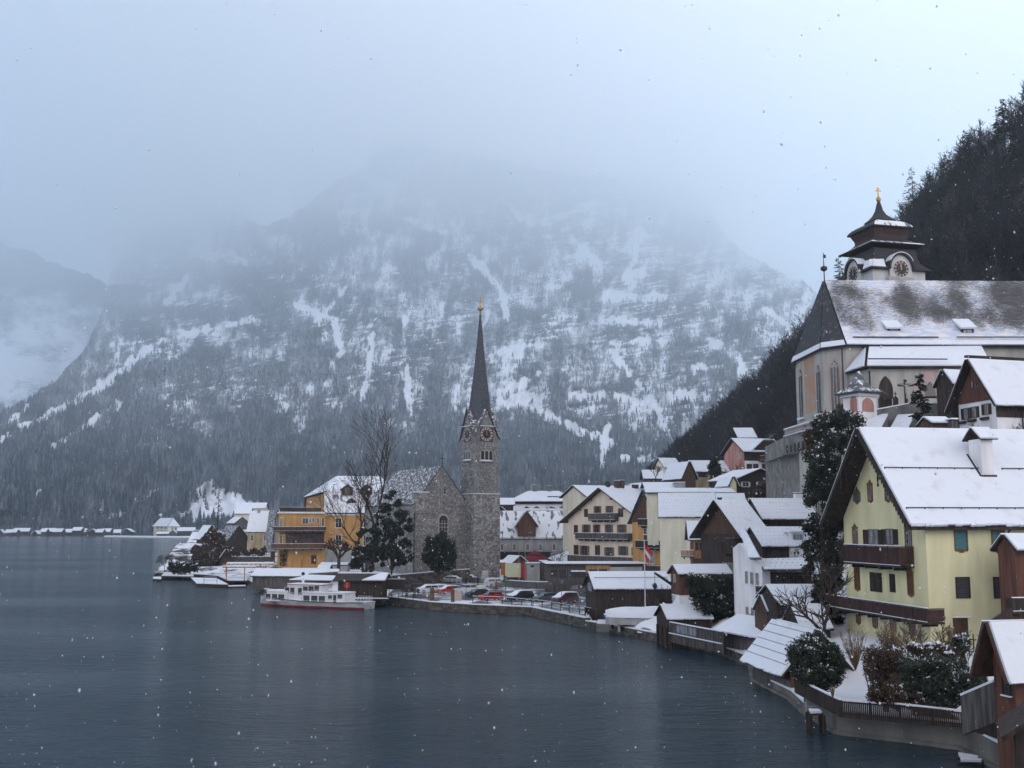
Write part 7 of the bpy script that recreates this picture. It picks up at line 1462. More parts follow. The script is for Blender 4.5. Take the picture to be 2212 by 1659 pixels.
# ---- lamps, signs
def lamp(label, x, y0, y1, z=ZQ):
    q = gp(x, y0, z); zt = W(*P(x, y1), q.y).z - z; o_ = empty('street_lamp', q); tag(o_, label, 'street lamp', 'street lamps of the car park')
    m = MB(); m.lathe([(.10, 0), (.09, .6), (.05, .7), (.045, zt - .7)], 8); m.build('pole', M_METAL, o_)
    m = MB(); m.lathe([(.12, zt - .7), (.24, zt - .15), (.26, zt - .12)], 6); m.build('lantern', M_CURTAIN, o_); m = MB(); m.lathe([(.30, zt - .12), (.12, zt + .02), (.02, zt + .08)], 6); m.build('cap', M_METAL, o_)
lamp('street lamp rising between the red hatchback and the minivan', 1358, 612, 330); lamp('street lamp in front of the dark red van', 1968, 655, 360); lamp('street lamp standing in front of the silver sedan', 755, 500, 298)
q = gp(160, 560); o_ = empty('information_board', q); tag(o_, 'large dark rectangular board on the quay beside the kiosk', 'board'); m = MB(); m.box(-1.7, 1.7, -.05, .05, 1.4, 3.2); m.build('panel', M_TRIM, o_)
m = MB(); [m.box(x - .05, x + .05, .051, .12, -.2, 3.2) for x in (-1.2, 1.2)]; m.build('post', M_METAL, o_); m = MB(); m.box(-1.72, 1.72, -.08, .08, 3.2, 3.3); m.build('snow', M_SNOW, o_)
q = gp(925, 596); zt = W(*P(925, 425), q.y).z - ZQ; o_ = empty('blue_sign', q); tag(o_, 'small blue sign on a thin post at the pier', 'sign'); m = MB(); m.tube((0, 0, 0), (0, 0, zt), .04); m.build('post', M_METAL, o_); m = MB(); m.box(-.85, .1, -.05, -.01, zt - .35, zt); m.build('panel', M_BLUEP, o_)
q = gp(705, 598); o_ = empty('gangway_gate', q); tag(o_, 'grey barred barrier on the landing pier', 'barrier'); m = MB()
for z in (.3, .7, 1.1, 1.45): m.box(-1.1, 1.2, -.03, .03, z, z + .06)
for x in (-1.1, 0, 1.15): m.box(x, x + .07, -.04, .04, 0, 1.6)
m.build('frame', M_GUARD, o_)
q = gp(838, 600); m = MB(); m.box(-.6, .6, -.04, .04, .1, 1.7); m.box(-.5, -.42, -.3, .3, 0, .1); m.box(.42, .5, -.3, .3, 0, .1); o_ = m.build('notice_board', M_PINKTRIM); o_.location = q; tag(o_, 'pale pinkish notice panel on the landing pier', 'sign')
q = gp(636, 520); m = MB(); m.lathe([(.25, 0), (.28, .8), (.3, .85), (.1, 1.0)], 10); o_ = m.build('litter_bin', M_REDP); o_.location = q; tag(o_, 'small red bin in front of the snow-covered red car', 'bin')
# ---- kiosk with the red emblem
c = K('B')
h = House('ferry_kiosk', 'black timber ferry kiosk with red shield emblem behind the boat', 'kiosk', c, 1205, 640, 425, 1175, 1745, 188, -3, M_DARKWOOD, ridge='A', yr=355, lb=6, oe=.8, og=.8, sink=1.3, roof=M_DARKWOOD, snow=None)
m = MB(); p_ = [Vector(q) for q in h.pl[0]]; m.slab([p_[0] * .45 + p_[1] * .55, p_[1], p_[2], p_[3] * .15 + p_[2] * .85], .225, .40, 0, .08); m.slab([Vector(q) for q in h.pl[1]], .225, .40, 0, .08); m.build('snow', M_SNOW, h.roof)
s0, z0 = h.hit('A', 1316, 482); r_ = .62
m = MB(); m.prism([(s0 - r_, -.06, z0 + r_), (s0, -.06, z0 + r_ * 1.15), (s0 + r_, -.06, z0 + r_), (s0 + r_ * .9, -.06, z0 - r_ * .3), (s0, -.06, z0 - r_ * 1.3), (s0 - r_ * .9, -.06, z0 - r_ * .3)], (0, 1, 0), 0, .06); em = m.build('emblem', M_REDP, h.root)
m = MB(); m.prism([(s0 - .3, -.08, z0 + .4), (s0 + .35, -.08, z0 + .35), (s0 + .3, -.08, z0 + .22), (s0 + .08, -.08, z0 + .25), (s0 + .05, -.08, z0 - .45), (s0 - .08, -.08, z0 - .45), (s0 - .08, -.08, z0 + .28), (s0 - .3, -.08, z0 + .27)], (0, 1, 0), 0, .018); m.build('device', M_PINKTRIM, em)
m = MB(); m.box(-1.5, h.la + 1.5, -1.8, 0, -.35, -.05); m.build('deck', M_DARKWOOD, h.root); m = MB(); m.box(-1.2, h.la + 1.5, -1.85, -1.6, -.045, .08); m.build('deck_snow', M_SNOW, h.root)
# snow-covered shelter roofs and long shed left of the kiosk
B = K('B')
slabthing('canopy', 'thin snow-edged canopy roof left of the ferry kiosk', 'canopy', B, [(590, 432, 193), (1205, 440, 190), (1180, 385, 197), (850, 372, 199)], .12)
slabthing('terrace', 'snow-covered terrace slabs below the pollard tree', 'terrace', B, [(840, 425, 201), (1230, 400, 200), (1225, 370, 206), (900, 372, 208)], 1.2, m_=M_WALLROCK)
c = K('L')
h = House('long_shed', 'long low shed with smooth snow roof on the left waterfront', 'shed', c, 1090, 1400, 1292, 1040, 1750, 226, -4, M_GREYWOOD, ridge='A', yr=1222, lb=7, oe=.5, og=.4, sink=1, th=.14)
h = House('side_shed', 'short shed roof of snow right of the long low shed', 'shed', c, 1790, 1330, 1243, 1760, 1915, 234, 0, M_GREYWOOD, ridge='A', yr=1182, lb=6, oe=.4, og=.2, sink=1, th=.14)
h = House('side_shed', 'flat snow roof at the foot of the orange hotel corner', 'shed', c, 1830, 1230, 1180, 1800, 2125, 262, 2, M_GREYPL, ridge='A', yr=1160, lb=5, oe=.3, og=.2, sink=2)
# gantry
p0 = G(*B(470, 425), .9); p1 = G(*B(735, 425), .9); o_ = empty('boat_hoist', p0); tag(o_, 'tubular A-frame boat hoist in front of the long low shed', 'hoist'); d = p1 - p0; hh = W(*B(475, 308), p0.y).z - .9; m = MB()
for q in (Vector(), d): m.tube(q + Vector((0, 0, hh)), q + Vector((-.6, -1.2, 0)), .09); m.tube(q + Vector((0, 0, hh)), q + Vector((1.2, 1.6, 0)), .09)
m.tube((0, 0, hh), d + Vector((0, 0, hh)), .11); m.tube(d + Vector((0, 0, hh)), d + Vector((.3, 0, hh + 2.6)), .05); m.build('frame', M_METAL, o_)
# docks and raft at the left point
def deck(name, label, cat, c, pts, z, th=.35, snow=True, piles=True, m_=M_DARKWOOD):
    p = [G(*c(x, y), z) for x, y in pts]; o_ = empty(name, p[0]); tag(o_, label, cat); q = [v - p[0] for v in p]
    m = MB(); m.slab(q, -th, 0); m.build('deck', m_, o_)
    if snow: m = MB(); m.slab(q, .003, .15, 0, .15); m.build('snow', M_SNOW, o_)
    if piles:
        m = MB()
        for a, b in zip(q, q[1:] + q[:1]):
            n = max(1, int((b - a).length / 3))
            for i in range(n): w_ = a + (b - a) * i / n; m.tube(w_ + Vector((0, 0, -2.5)), w_ + Vector((0, 0, -th)), .14, n=6)
        m.build('pile', m_, o_)
    return o_
c = K('L')
deck('jetty', 'timber jetty with snow along the left point', 'jetty', c, [(95, 1292), (450, 1300), (450, 1262), (130, 1258)], 1.0)
deck('jetty', 'small detached snowy jetty at the far left tip', 'jetty', c, [(5, 1325), (95, 1330), (100, 1305), (10, 1308)], .6)
deck('raft', 'big dark raft with snow-covered deck and corner posts', 'raft', c, [(480, 1378), (825, 1388), (700, 1322), (420, 1316)], .75, .8, piles=False)
rail('raft_railing', 'thin posts and rail standing on the raft', [G(*c(560, 1380), .75), G(*c(703, 1384), .75)], 1.6, 3, m_=M_METAL, r_=.035)
deck('jetty', 'snowy dock beneath the open pergola', 'jetty', c, [(830, 1345), (1035, 1345), (1030, 1310), (720, 1298)], 1.0)
deck('plank', 'narrow floating snowy plank right of the raft', 'plank', c, [(800, 1412), (1020, 1405), (1020, 1397), (800, 1402)], .25, .3, piles=False)
# pergola
p0 = G(*c(800, 1340), 1.0); o_ = empty('pergola', p0); tag(o_, 'open light-wood pergola with snow on its beams', 'pergola'); m = MB(); s_ = MB()
A_ = {}
for i, (x, y) in enumerate(((805, 1345), (1000, 1345), (1200, 1345), (800, 1300), (1180, 1295))): q = G(*c(x, y), 1.0) - p0; A_[i] = q; m.box(q.x - .1, q.x + .1, q.y - .1, q.y + .1, 0, 3.0)
for a, b in ((0, 2), (3, 4)): m.prism([A_[a] + Vector((-1, 0, 3.0)), A_[b] + Vector((1, 0, 3.0)), A_[b] + Vector((1, 0, 3.25)), A_[a] + Vector((-1, 0, 3.25))], (0, 1, 0), -.08, .08)
for i in range(9): a = A_[0] + (A_[2] - A_[0]) * i / 8; b = A_[3] + (A_[4] - A_[3]) * i / 8; m.tube(a + Vector((0, -.5, 3.32)), b + Vector((0, .5, 3.32)), .07, n=5); s_.tube(a + Vector((0, -.5, 3.42)), b + Vector((0, .5, 3.42)), .07, n=5)
m.build('frame', M_LTWOOD, o_); s_.build('snow', M_SNOW, o_)
slabthing('snow_board', 'long snowy beam roof behind the pergola', 'roof', c, [(810, 1172, 268), (1330, 1170, 268), (1320, 1158, 272), (810, 1160, 272)], .25, m_=M_LTWOOD)
# ---- passenger boat
c = K('B'); bw = G(*c(240, 748), 0); sn = G(*c(1490, 795), 0); dv = sn - bw
fb_ = Frame.__new__(Frame); fb_.c = c; fb_.a = math.atan2(dv.y, dv.x); fb_.A = Vector((math.cos(fb_.a), math.sin(fb_.a), 0)); fb_.B = Vector((-math.sin(fb_.a), math.cos(fb_.a), 0)); fb_.o = bw
bt = empty('passenger_boat', bw, fb_.a); tag(bt, 'white lake passenger boat with raised wheelhouse and red waterline', 'boat'); LB = dv.length; BW = 4.2; print('boat', LB, math.degrees(fb_.a))
HX = lambda x, y: fb_.hit('A', x, y)
stn = []   # hull stations: x, half width at deck, half width at water, sheer z
for t in np.linspace(0, 1, 22):
    x = t * LB; sheer = .95 + .85 * (1 - t) ** 3 + .25 * t ** 3; hw_ = BW / 2 * min(1, (1 - (1 - min(1, t / .28)) ** 2.2)) * (1 - .10 * max(0, t - .85) / .15)
    stn.append((x - 1.6 * (1 - t) ** 8 + (.35 * t ** 20), max(.03, hw_), max(.02, hw_ * .82 * min(1, t * 4)), sheer))
M_BOAT = mat('white_boat_paint', (.60, .62, .65), .45, .08, .8, spec=.5); M_BHULL = mat('scuffed_hull_paint', (.40, .42, .44), .5, .25, 1.4, stretch=(.3, 1, 1)); M_BRED = mat('red_bottom_paint', (.16, .02, .02), .6, .3, 1)
m = MB(); ring = []
for (x, hd, hwt, sh_) in stn:
    k = len(m.v); m.v += [(x + .25 * (hd < .5), BW / 2 - hwt * .7, -.8), (x, BW / 2 - hwt, .05), (x, BW / 2 - hwt * 1.03, .32), (x, BW / 2 - hd, sh_), (x, BW / 2 + hd, sh_), (x, BW / 2 + hwt * 1.03, .32), (x, BW / 2 + hwt, .05), (x + .25 * (hd < .5), BW / 2 + hwt * .7, -.8)]; ring.append(k)
for a, b in zip(ring[:-1], ring[1:]):
    for j in range(8):
        jj = (j + 1) % 8; m.f.append((a + j, b + j, b + jj, a + jj)); m.m.append(1 if j in (0, 1, 5, 6, 7) else (2 if j == 3 else 0))
m.f.append(tuple(ring[0] + j for j in range(8))); m.m.append(0); m.f.append(tuple(ring[-1] + j for j in range(8))[::-1]); m.m.append(0)
hull = m.build('hull', [M_BHULL, M_BRED, M_SNOW], bt)
m = MB()
for a, b in zip(stn[:-1], stn[1:]):
    for sg in (-1, 1): m.tube((a[0], BW / 2 + sg * (a[1] + .03), a[3] - .02), (b[0], BW / 2 + sg * (b[1] + .03), b[3] - .02), .07, n=6)
m.build('rubbing_strake', M_TRIM, hull)
def deckbox(name, x0p, x1p, ytop, inset, z0, m_=M_BOAT, rake0=.25, rake1=.25, snow=.12, rim=None):
    s0 = HX(x0p, 600)[0]; s1 = HX(x1p, 600)[0]; zt = HX((x0p + x1p) / 2, ytop)[1]; b = MB()
    b.prism([(s0, inset, z0), (s1, inset, z0), (s1 - rake1, inset, zt), (s0 + rake0, inset, zt)], (0, 1, 0), 0, BW - 2 * inset); o2 = b.build(name, m_, bt)
    b = MB(); b.box(s0 + rake0 - .15, s1 - rake1 + .15, inset - .12, BW - inset + .12, zt, zt + .08); b.build('roof_edge', rim or M_BOAT, o2)
    if snow: b = MB(); b.box(s0 + rake0 - .05, s1 - rake1 + .05, inset - .02, BW - inset + .02, zt + .081, zt + .08 + snow); b.build('snow', M_SNOW, o2)
    return o2, zt
fw, z_ = deckbox('fore_cabin', 296, 560, 568, .35, .9, rake0=.15, rake1=0)
af, z_ = deckbox('aft_cabin', 745, 1285, 588, .35, .9, rake0=0, rake1=.35)
wh, z_ = deckbox('wheelhouse', 535, 985, 487, .5, .9, rake0=.25, rake1=.1, rim=M_BRED)
def bwin(par, x0p, x1p, y0p, y1p, inset):
    off = -inset; s0, z1 = fb_.hit('A', x0p, y0p, off); s1, z0 = fb_.hit('A', x1p, y1p, off); b = MB(); b.box(s0, s1, inset - .03, inset, z0, z1); o2 = b.build('window', M_GLASS, par)
    b = MB(); [b.box(*q) for q in ((s0 - .05, s0, inset - .05, inset, z0 - .05, z1 + .05), (s1, s1 + .05, inset - .05, inset, z0 - .05, z1 + .05), (s0, s1, inset - .049, inset, z1, z1 + .05), (s0, s1, inset - .049, inset, z0 - .05, z0))]; b.build('frame', M_WHITEFR, o2)
    b = MB(); b.box(s0 + .05, s1 - .05, inset - .045, inset - .031, z0 + (z1 - z0) * .05, z0 + (z1 - z0) * .30); b.build('curtain', M_CURTAIN, o2)
for q in ((305, 365, 593, 660), (383, 447, 596, 668), (462, 535, 600, 675)): bwin(fw, *q, .35)
for q in ((545, 597, 512, 580), (612, 662, 515, 600), (708, 755, 520, 605), (770, 828, 502, 570), (838, 903, 498, 566), (912, 968, 495, 562)): bwin(wh, *q, .5)
for q in ((775, 850, 612, 700), (872, 948, 616, 702), (966, 1042, 620, 704), (1082, 1130, 612, 665), (1146, 1182, 608, 700), (1198, 1258, 604, 658)): bwin(af, *q, .35)
m = MB()
for z in (.35, .6, .85, 1.1): m.tube((HX(1300, 650)[0], .25, .9 + z), (LB - .3, .3, .95 + z * .95), .03, n=5); m.tube((HX(1300, 650)[0], BW - .25, .9 + z), (LB - .3, BW - .3, .95 + z * .95), .03, n=5)
for k in range(6): q = HX(1300, 650)[0] + (LB - .3 - HX(1300, 650)[0]) * k / 5; m.tube((q, .27, .9), (q, .27, 2.0), .035, n=5); m.tube((q, BW - .27, .9), (q, BW - .27, 2.0), .035, n=5)
m.build('stern_railing', M_BOAT, bt)
m = MB(); xm = HX(680, 470)[0]; m.tube((xm, BW / 2, 4.0), (xm, BW / 2, HX(680, 400)[1]), .28, .16, 10); m.build('mast', M_BOAT, bt); m = MB(); zz_ = HX(676, 350)[1]; m.tube((xm, BW / 2 - .15, zz_), (xm, BW / 2 + .1, zz_), .28, n=14); m.build('horn', M_METAL, bt)
m = MB(); xm = HX(1052, 550)[0]; zz_ = HX(1052, 550)[1]; m.lathe([(.05, 0), (.42, .1), (.42, .3), (.25, .42), (.05, .45)], 12, (xm, 1.4, zz_ - .25)); m.build('life_raft', M_BOAT, af)
# buoy / small craft by the right boathouses, flagpole, crane
D = K('D')
q = G(*D(945, 990), 1.2); zt = W(*D(950, 70), q.y).z - q.z; o_ = empty('flag_pole', q); tag(o_, 'tall white flag pole with red and white flag before the long boathouse', 'flag pole'); m = MB(); m.tube((0, 0, -1.5), (0, 0, zt), .085, .05, 10); m.build('pole', M_BOAT, o_)
m = MB(); w2 = .95
for k in range(3):
    for j in range(5): x0_, x1_ = .08 + w2 * j / 5 * (1 - .25 * k), .08 + w2 * (j + 1) / 5 * (1 - .25 * k); zt_ = zt - .6 - .55 * k - .20 * j; m.prism([(x0_, .08 * math.sin(j * 1.9), zt_), (x1_, .08 * math.sin((j + 1) * 1.9), zt_ - .2), (x1_, .08 * math.sin((j + 1) * 1.9), zt_ - .75), (x0_, .08 * math.sin(j * 1.9), zt_ - .55)], (0, 1, 0), 0, .02, 1 if k == 1 else 0)
m.build('flag', [mat('flag_red', (.55, .02, .02), .8, .1, 2), M_WHITEFR], o_)
GPTS.append((q.x, q.y, 1.0))
p0 = W(*D(1225, 550), 140); p1 = W(*D(1045, 432), 137); o_ = empty('crane_arm', p0); tag(o_, 'dark olive crane arm with hook over the long boathouse roof', 'crane'); d = p1 - p0; m = MB(); m.tube((0, 0, 0), d, .24, .16, 4); m.tube(-d * .55, (0, 0, 0), .26, .24, 4); m.build('arm', mat('olive_steel', (.045, .055, .035), .6, .3, 2), o_)
m = MB(); m.tube(d, d + Vector((0, 0, -1.3)), .03); m.lathe([(.05, -2.1), (.26, -1.8), (.28, -1.5), (.06, -1.2)], 10, tuple(d)); m.build('hook', M_METAL, o_)
m = MB(); m.tube(-d * .55, Vector((-d.x * .55, -d.y * .55, -9)), .25, n=6); m.build('mast', M_METAL, o_)
# covered boat, decks and odds between the boathouses
q = W(*D(860, 890), 141); q.z = .9; o_ = empty('covered_boat', q, R(-12)); tag(o_, 'boat under bulging white snow-laden tarpaulin beside the flag pole', 'boat')
m = MB(); n = 16; rows = []
for i in range(n + 1):
    t = i / n; x = -4.2 + 8.4 * t; hw_ = 1.5 * (1 - abs(2 * t - 1) ** 3) + .08; zt_ = 1.9 + .5 * math.sin(math.pi * t) ** .6 + .12 * math.sin(9 * t)
    k = len(m.v); rows.append(k)
    for a in range(9): an = math.pi * a / 8; m.v.append((x, -hw_ * math.cos(an), 1.3 + (zt_ - .9) * math.sin(an) * (.9 + .1 * math.sin(5 * t + a))))
for a, b in zip(rows[:-1], rows[1:]):
    for j in range(8): m.f.append((a + j, b + j, b + j + 1, a + j + 1)); m.m.append(0)
m.build('tarpaulin', M_SNOW, o_, True); m = MB()
m.prism([(-4.2, -.1, 1.3), (-3.4, -1.35, 1.3), (3.4, -1.35, 1.3), (4.2, -.1, 1.3), (3.4, 1.35, 1.3), (-3.4, 1.35, 1.3)], (0, 0, -1), 0, .9); m.box(-2.5, -2.2, -1, 1, -.5, .4); m.box(2.2, 2.5, -1, 1, -.5, .4); m.build('hull', M_GREYPL, o_)
deck('landing', 'snow-covered concrete landing right of the long boathouse', 'landing', D, [(410, 985), (760, 1000), (740, 960), (420, 945)], 1.0, 1.6, piles=False, m_=M_CONC)
deck('landing', 'narrow snowy plank deck below the flag pole', 'landing', D, [(870, 1085), (1040, 1105), (960, 1058), (660, 1008)], .6, .3)
deck('landing', 'raised snowy quay terrace at the foot of the flag pole', 'landing', D, [(760, 975), (960, 1020), (1040, 985), (1040, 950), (780, 950)], 1.2, 1.0, piles=False, m_=M_CONC)
for x, lb_ in ((905, 'grey snow-capped tub left of the flag pole foot'), (995, 'brown planter tub right of the flag pole foot')):
    q = G(*D(x, 1000), 1.2); m = MB(); m.lathe([(.28, 0), (.38, .55), (.36, .56)], 10); o_ = m.build('planter', M_TRIM if x < 950 else M_BROWN); o_.location = q; tag(o_, lb_, 'planter'); m = MB(); m.lathe([(.37, 0), (.25, .12), (.02, .18)], 10, (0, 0, .565)); m.build('snow', M_SNOW, o_, True)
q = W(*D(655, 900), 144); q.z = 1.3; o_ = empty('small_boat', q, R(-10)); tag(o_, 'small blue boat on a stand under snow against the dark boathouse wall', 'boat'); m = MB(); m.prism([(-2, 0, .9), (-1.2, -.8, .9), (2, -.8, .9), (2, .8, .9), (-1.2, .8, .9)], (0, 0, -1), 0, .6); m.build('hull', M_BLUEP, o_); m = MB(); m.prism([(-2, 0, .91), (-1.2, -.85, .91), (2, -.85, .91), (2, .85, .91), (-1.2, .85, .91)], (0, 0, 1), 0, .2); m.build('snow', M_SNOW, o_); m = MB(); m.box(-1, -.8, -.6, .6, -.8, .3); m.box(1.2, 1.4, -.6, .6, -.8, .3); m.build('stand', M_DARKWOOD, o_)
# ---- garden picket fence on the near retaining wall
R5 = K('R5')
FP = [(592, 587, 487), (770, 685, 572), (915, 762, 640), (1340, 800, 672), (1795, 838, 722), (2110, 960, 830), (2250, 1020, 880)]   # x, foot y, top y
foot = [G(*R5(x, y), 1.55) for x, y, _ in FP]; o_ = empty('picket_fence', foot[0]); tag(o_, 'long dark picket fence with snowy rail on the near retaining wall', 'fence'); m = MB(); s_ = MB(); pw = MB()
for k in range(len(FP) - 1):
    a, b = foot[k] - foot[0], foot[k + 1] - foot[0]; ha = W(*R5(FP[k][0], FP[k][2]), foot[k].y).z - 1.55; hb_ = W(*R5(FP[k + 1][0], FP[k + 1][2]), foot[k + 1].y).z - 1.55
    L_ = (b - a).length; n = int(L_ / .12); d = (b - a).normalized(); nn = Vector((d.y, -d.x, 0))
    for i in range(n):
        t = i / n; q = a + (b - a) * t; hh = ha + (hb_ - ha) * t; m.prism([q, q + d * .098, q + d * .098 + Vector((0, 0, hh - .05)), q + Vector((0, 0, hh - .05))], nn, 0, .025)
    n = int(L_ / 2.4) + 1
    for i in range(n + 1): t = i / n; q = a + (b - a) * t; hh = ha + (hb_ - ha) * t; m.prism([q - d * .06, q + d * .06, q + d * .06 + Vector((0, 0, hh)), q - d * .06 + Vector((0, 0, hh))], nn, -.14, -.02)
    for fz in (.18, .85): m.prism([a + Vector((0, 0, ha * fz)), b + Vector((0, 0, hb_ * fz)), b + Vector((0, 0, hb_ * fz + .09)), a + Vector((0, 0, ha * fz + .09))], nn, -.07, -.001)
    s_.prism([a + Vector((0, 0, ha)), b + Vector((0, 0, hb_)), b + Vector((0, 0, hb_ + .09)), a + Vector((0, 0, ha + .09))], nn, -.13, .05)
m.build('pickets', M_DARKWOOD, o_); s_.build('snow', M_SNOW, o_)
deck('bathing_platform', 'tiny snowy platform with ladder on the retaining wall', 'platform', R5, [(700, 738), (795, 735), (770, 715), (680, 712)], 1.3, .12)
q = G(*R5(720, 795), 0); m = MB(); [m.box(-.5, .5, -.05, .05, .15 + k * .3, .21 + k * .3) for k in range(4)]; m.box(-.5, -.44, -.06, .06, -.8, 1.4); m.box(.44, .5, -.06, .06, -.8, 1.4); o_ = m.build('water_ladder', M_GUARD); o_.location = q; tag(o_, 'small ladder into the water under the snowy platform', 'ladder')
for k, (pts, lb_) in enumerate((([(1735, 1022), (1905, 1050), (1905, 1058), (1738, 1045)], 'upper snowy plank floating at the near shore'), ([(1745, 1062), (1935, 1072), (1930, 1082), (1748, 1078)], 'lower snowy plank floating at the near shore'))): deck('floating_plank', lb_, 'plank', R5, pts, .12, .1, piles=False)
# garden fences beside the yellow house
R4 = K('R4')
def picket(label, pts, zf, hh=1.0, sp_=.16):
    p = [W(*R4(x, y), Y) for x, y, Y in pts]; o_ = empty('garden_fence', p[0]); tag(o_, label, 'fence'); m = MB()
    for a, b in zip(p[:-1], p[1:]):
        a, b = a - p[0], b - p[0]; d = (b - a).normalized(); L_ = (b - a).length; n = int(L_ / sp_); dh = Vector((d.x, d.y, 0)).normalized(); nn = Vector((dh.y, -dh.x, 0))
        for i in range(n): q = a + (b - a) * i / n; m.prism([q + Vector((0, 0, -hh)), q + dh * .09 + Vector((0, 0, -hh)), q + dh * .09, q + dh * .045 + Vector((0, 0, .1)), q], nn, 0, .03)
        for z in (-.25, -.8): m.prism([a + Vector((0, 0, z * hh)), b + Vector((0, 0, z * hh)), b + Vector((0, 0, z * hh + .08)), a + Vector((0, 0, z * hh + .08))], nn, -.05, -.001)
    m.build('pickets', M_DARKWOOD, o_); GPTS.append((p[0].x, p[0].y, p[0].z - hh)); return o_
picket('dark garden picket fence climbing to the right in front of the side door', [(1240, 955, 80), (1460, 850, 81), (1600, 825, 81)], 0, 1.1)
picket('short picket gate stretch with snow behind, right of the side door', [(1600, 825, 81), (1760, 835, 80)], 0, 1.6, .3)
picket('picket fence rising steeply beside the stairs at the right edge', [(1850, 670, 79), (1960, 595, 80), (2080, 530, 81)], 0, .9)
wallthing('garden_terrace', 'brick-red stepped garden wall with snow left of the lower right shed', R5, [(1775, 610, 64), (2005, 512, 62)], 2.2, .3, M_GREYWOOD, base=-2, cat='fence')
# ================================================================ TREES, SHRUBS, FALLING SNOW
M_BARK = mat('dark_bark', (.045, .036, .030), .95, .4, 3, .4, 10)
M_BARKL = mat('pale_shrub_twigs', (.16, .115, .075), .95, .3, 3)
M_LEAFD = mat('dark_evergreen_leaves', (.018, .026, .020), .8, .5, .8)
M_LEAFG = mat('laurel_leaves', (.026, .036, .024), .6, .5, 1.2, spec=.3)
M_IVY = mat('ivy_leaves', (.020, .027, .018), .7, .5, .7)
M_DRYL = mat('dry_brown_leaves', (.060, .040, .028), .9, .5, 1.0)
def bare_tree(name, label, base, hgt, seed, spread=.35, levels=5, trunk_r=.22, cat='tree', m_=None, twist=.55, lean=(0, 0), nb=3, group=None, tmin=.016):
    r = random.Random(seed); o_ = empty(name, base); tag(o_, label, cat, group); T_ = MB(); Cn = MB(); m_ = m_ or M_BARK
    def grow(p, d, ln, rad, lv):
        steps = 3; q = p; dd = d
        for i in range(steps):
            dd = (dd + Vector((r.uniform(-1, 1), r.uniform(-1, 1), r.uniform(-.2, .5))) * .16).normalized(); e = q + dd * (ln / steps); r0 = rad * (1 - .22 * i / steps * 1.2); r1 = rad * (1 - .22 * (i + 1) / steps * 1.2)
            (T_ if lv == 0 else Cn).tube(q, e, r0, r1, 7 if lv == 0 else (5 if lv < 3 else 3), cap=False)
            if lv >= 1 and lv < levels and i < steps - 1:
                s_ = (dd + Vector((r.uniform(-1, 1), r.uniform(-1, 1), r.uniform(-.3, .8))) * 1.0).normalized(); grow(e, s_, ln * r.uniform(.4, .6), rad * .45, min(levels, lv + 2))
            q = e
        if lv < levels:
            k = nb + (1 if lv in (1, 2) else 0)
            for j in range(k):
                az = 6.283 * (j + r.uniform(-.3, .3)) / k; u = dd.cross(Vector((.3, .9, .1))).normalized(); v = dd.cross(u); s_ = (dd + (u * math.cos(az) + v * math.sin(az)) * twist * r.uniform(.6, 1.3) + Vector((0, 0, .10))).normalized()
                grow(q, s_, ln * r.uniform(.62, .85), max(tmin, rad * r.uniform(.52, .68)), lv + 1)
    grow(Vector((0, 0, -.6)), Vector((lean[0], lean[1], 1)).normalized(), hgt * .30, trunk_r, 0)
    T_.build('trunk', m_, o_); Cn.build('crown', m_, o_); return o_
def leaves(blobs, n, size, seed, snow=.06, up=.5):
    """small crossed leaf-clump faces filling ellipsoids: blobs = (x,y,z,rx,ry,rz)"""
    rs_ = np.random.RandomState(seed); b = np.array(blobs, float); vol = b[:, 3] * b[:, 4] * b[:, 5]; w_ = rs_.choice(len(b), n, p=vol ** .8 / (vol ** .8).sum())
    d = rs_.normal(size=(n, 3)); d /= np.linalg.norm(d, axis=1)[:, None]; rad = rs_.rand(n) ** .33 * (.72 + .5 * rs_.rand(n) ** 2)
    c_ = b[w_, :3] + d * rad[:, None] * b[w_, 3:]
    u = rs_.normal(size=(n, 3)); u /= np.linalg.norm(u, axis=1)[:, None]; v = np.cross(u, rs_.normal(size=(n, 3))); v /= np.linalg.norm(v, axis=1)[:, None]
    s_ = size * (.5 + rs_.rand(n))[:, None]
    V = np.stack([c_ - u * s_, c_ + v * s_ * .55, c_ + u * s_, c_ - v * s_ * .55], 1).reshape(-1, 3); F_ = np.arange(n * 4).reshape(n, 4)
    top = (d[:, 2] > up) & (rad > .6); cl = fbm(c_[:, 0] * .9 + c_[:, 1] * .5 + 50, c_[:, 2] * 1.3 + 50, 3) > .56; mi = ((rs_.rand(n) < snow * .12) | (top & cl & (rs_.rand(n) < snow * 7))).astype(int)
    return V, F_, mi
def crown(name, parent, blobs, n, size, m_, seed=1, snow=.06):
    V, F_, mi = leaves(blobs, n, size, seed, snow); return npmesh(name, V, F_, [m_, M_SNOW], False, None, mi, parent)
def blobfill(c, poly, Y, n, r_, seed, depth=1.5, z0=None):
    """blobs scattered inside an outline given in crop pixels at distance Y"""
    rr = random.Random(seed); xs_ = [p[0] for p in poly]; ys_ = [p[1] for p in poly]; out = []
    while len(out) < n:
        x, y = rr.uniform(min(xs_), max(xs_)), rr.uniform(min(ys_), max(ys_))
        if inpoly(np.array([x]), np.array([y]), poly)[0]:
            p = W(*c(x, y), Y + rr.uniform(-depth, depth)); k = rr.uniform(.7, 1.3) * r_; out.append((p.x, p.y, p.z, k, k, k * rr.uniform(.7, 1.2)))
    return out
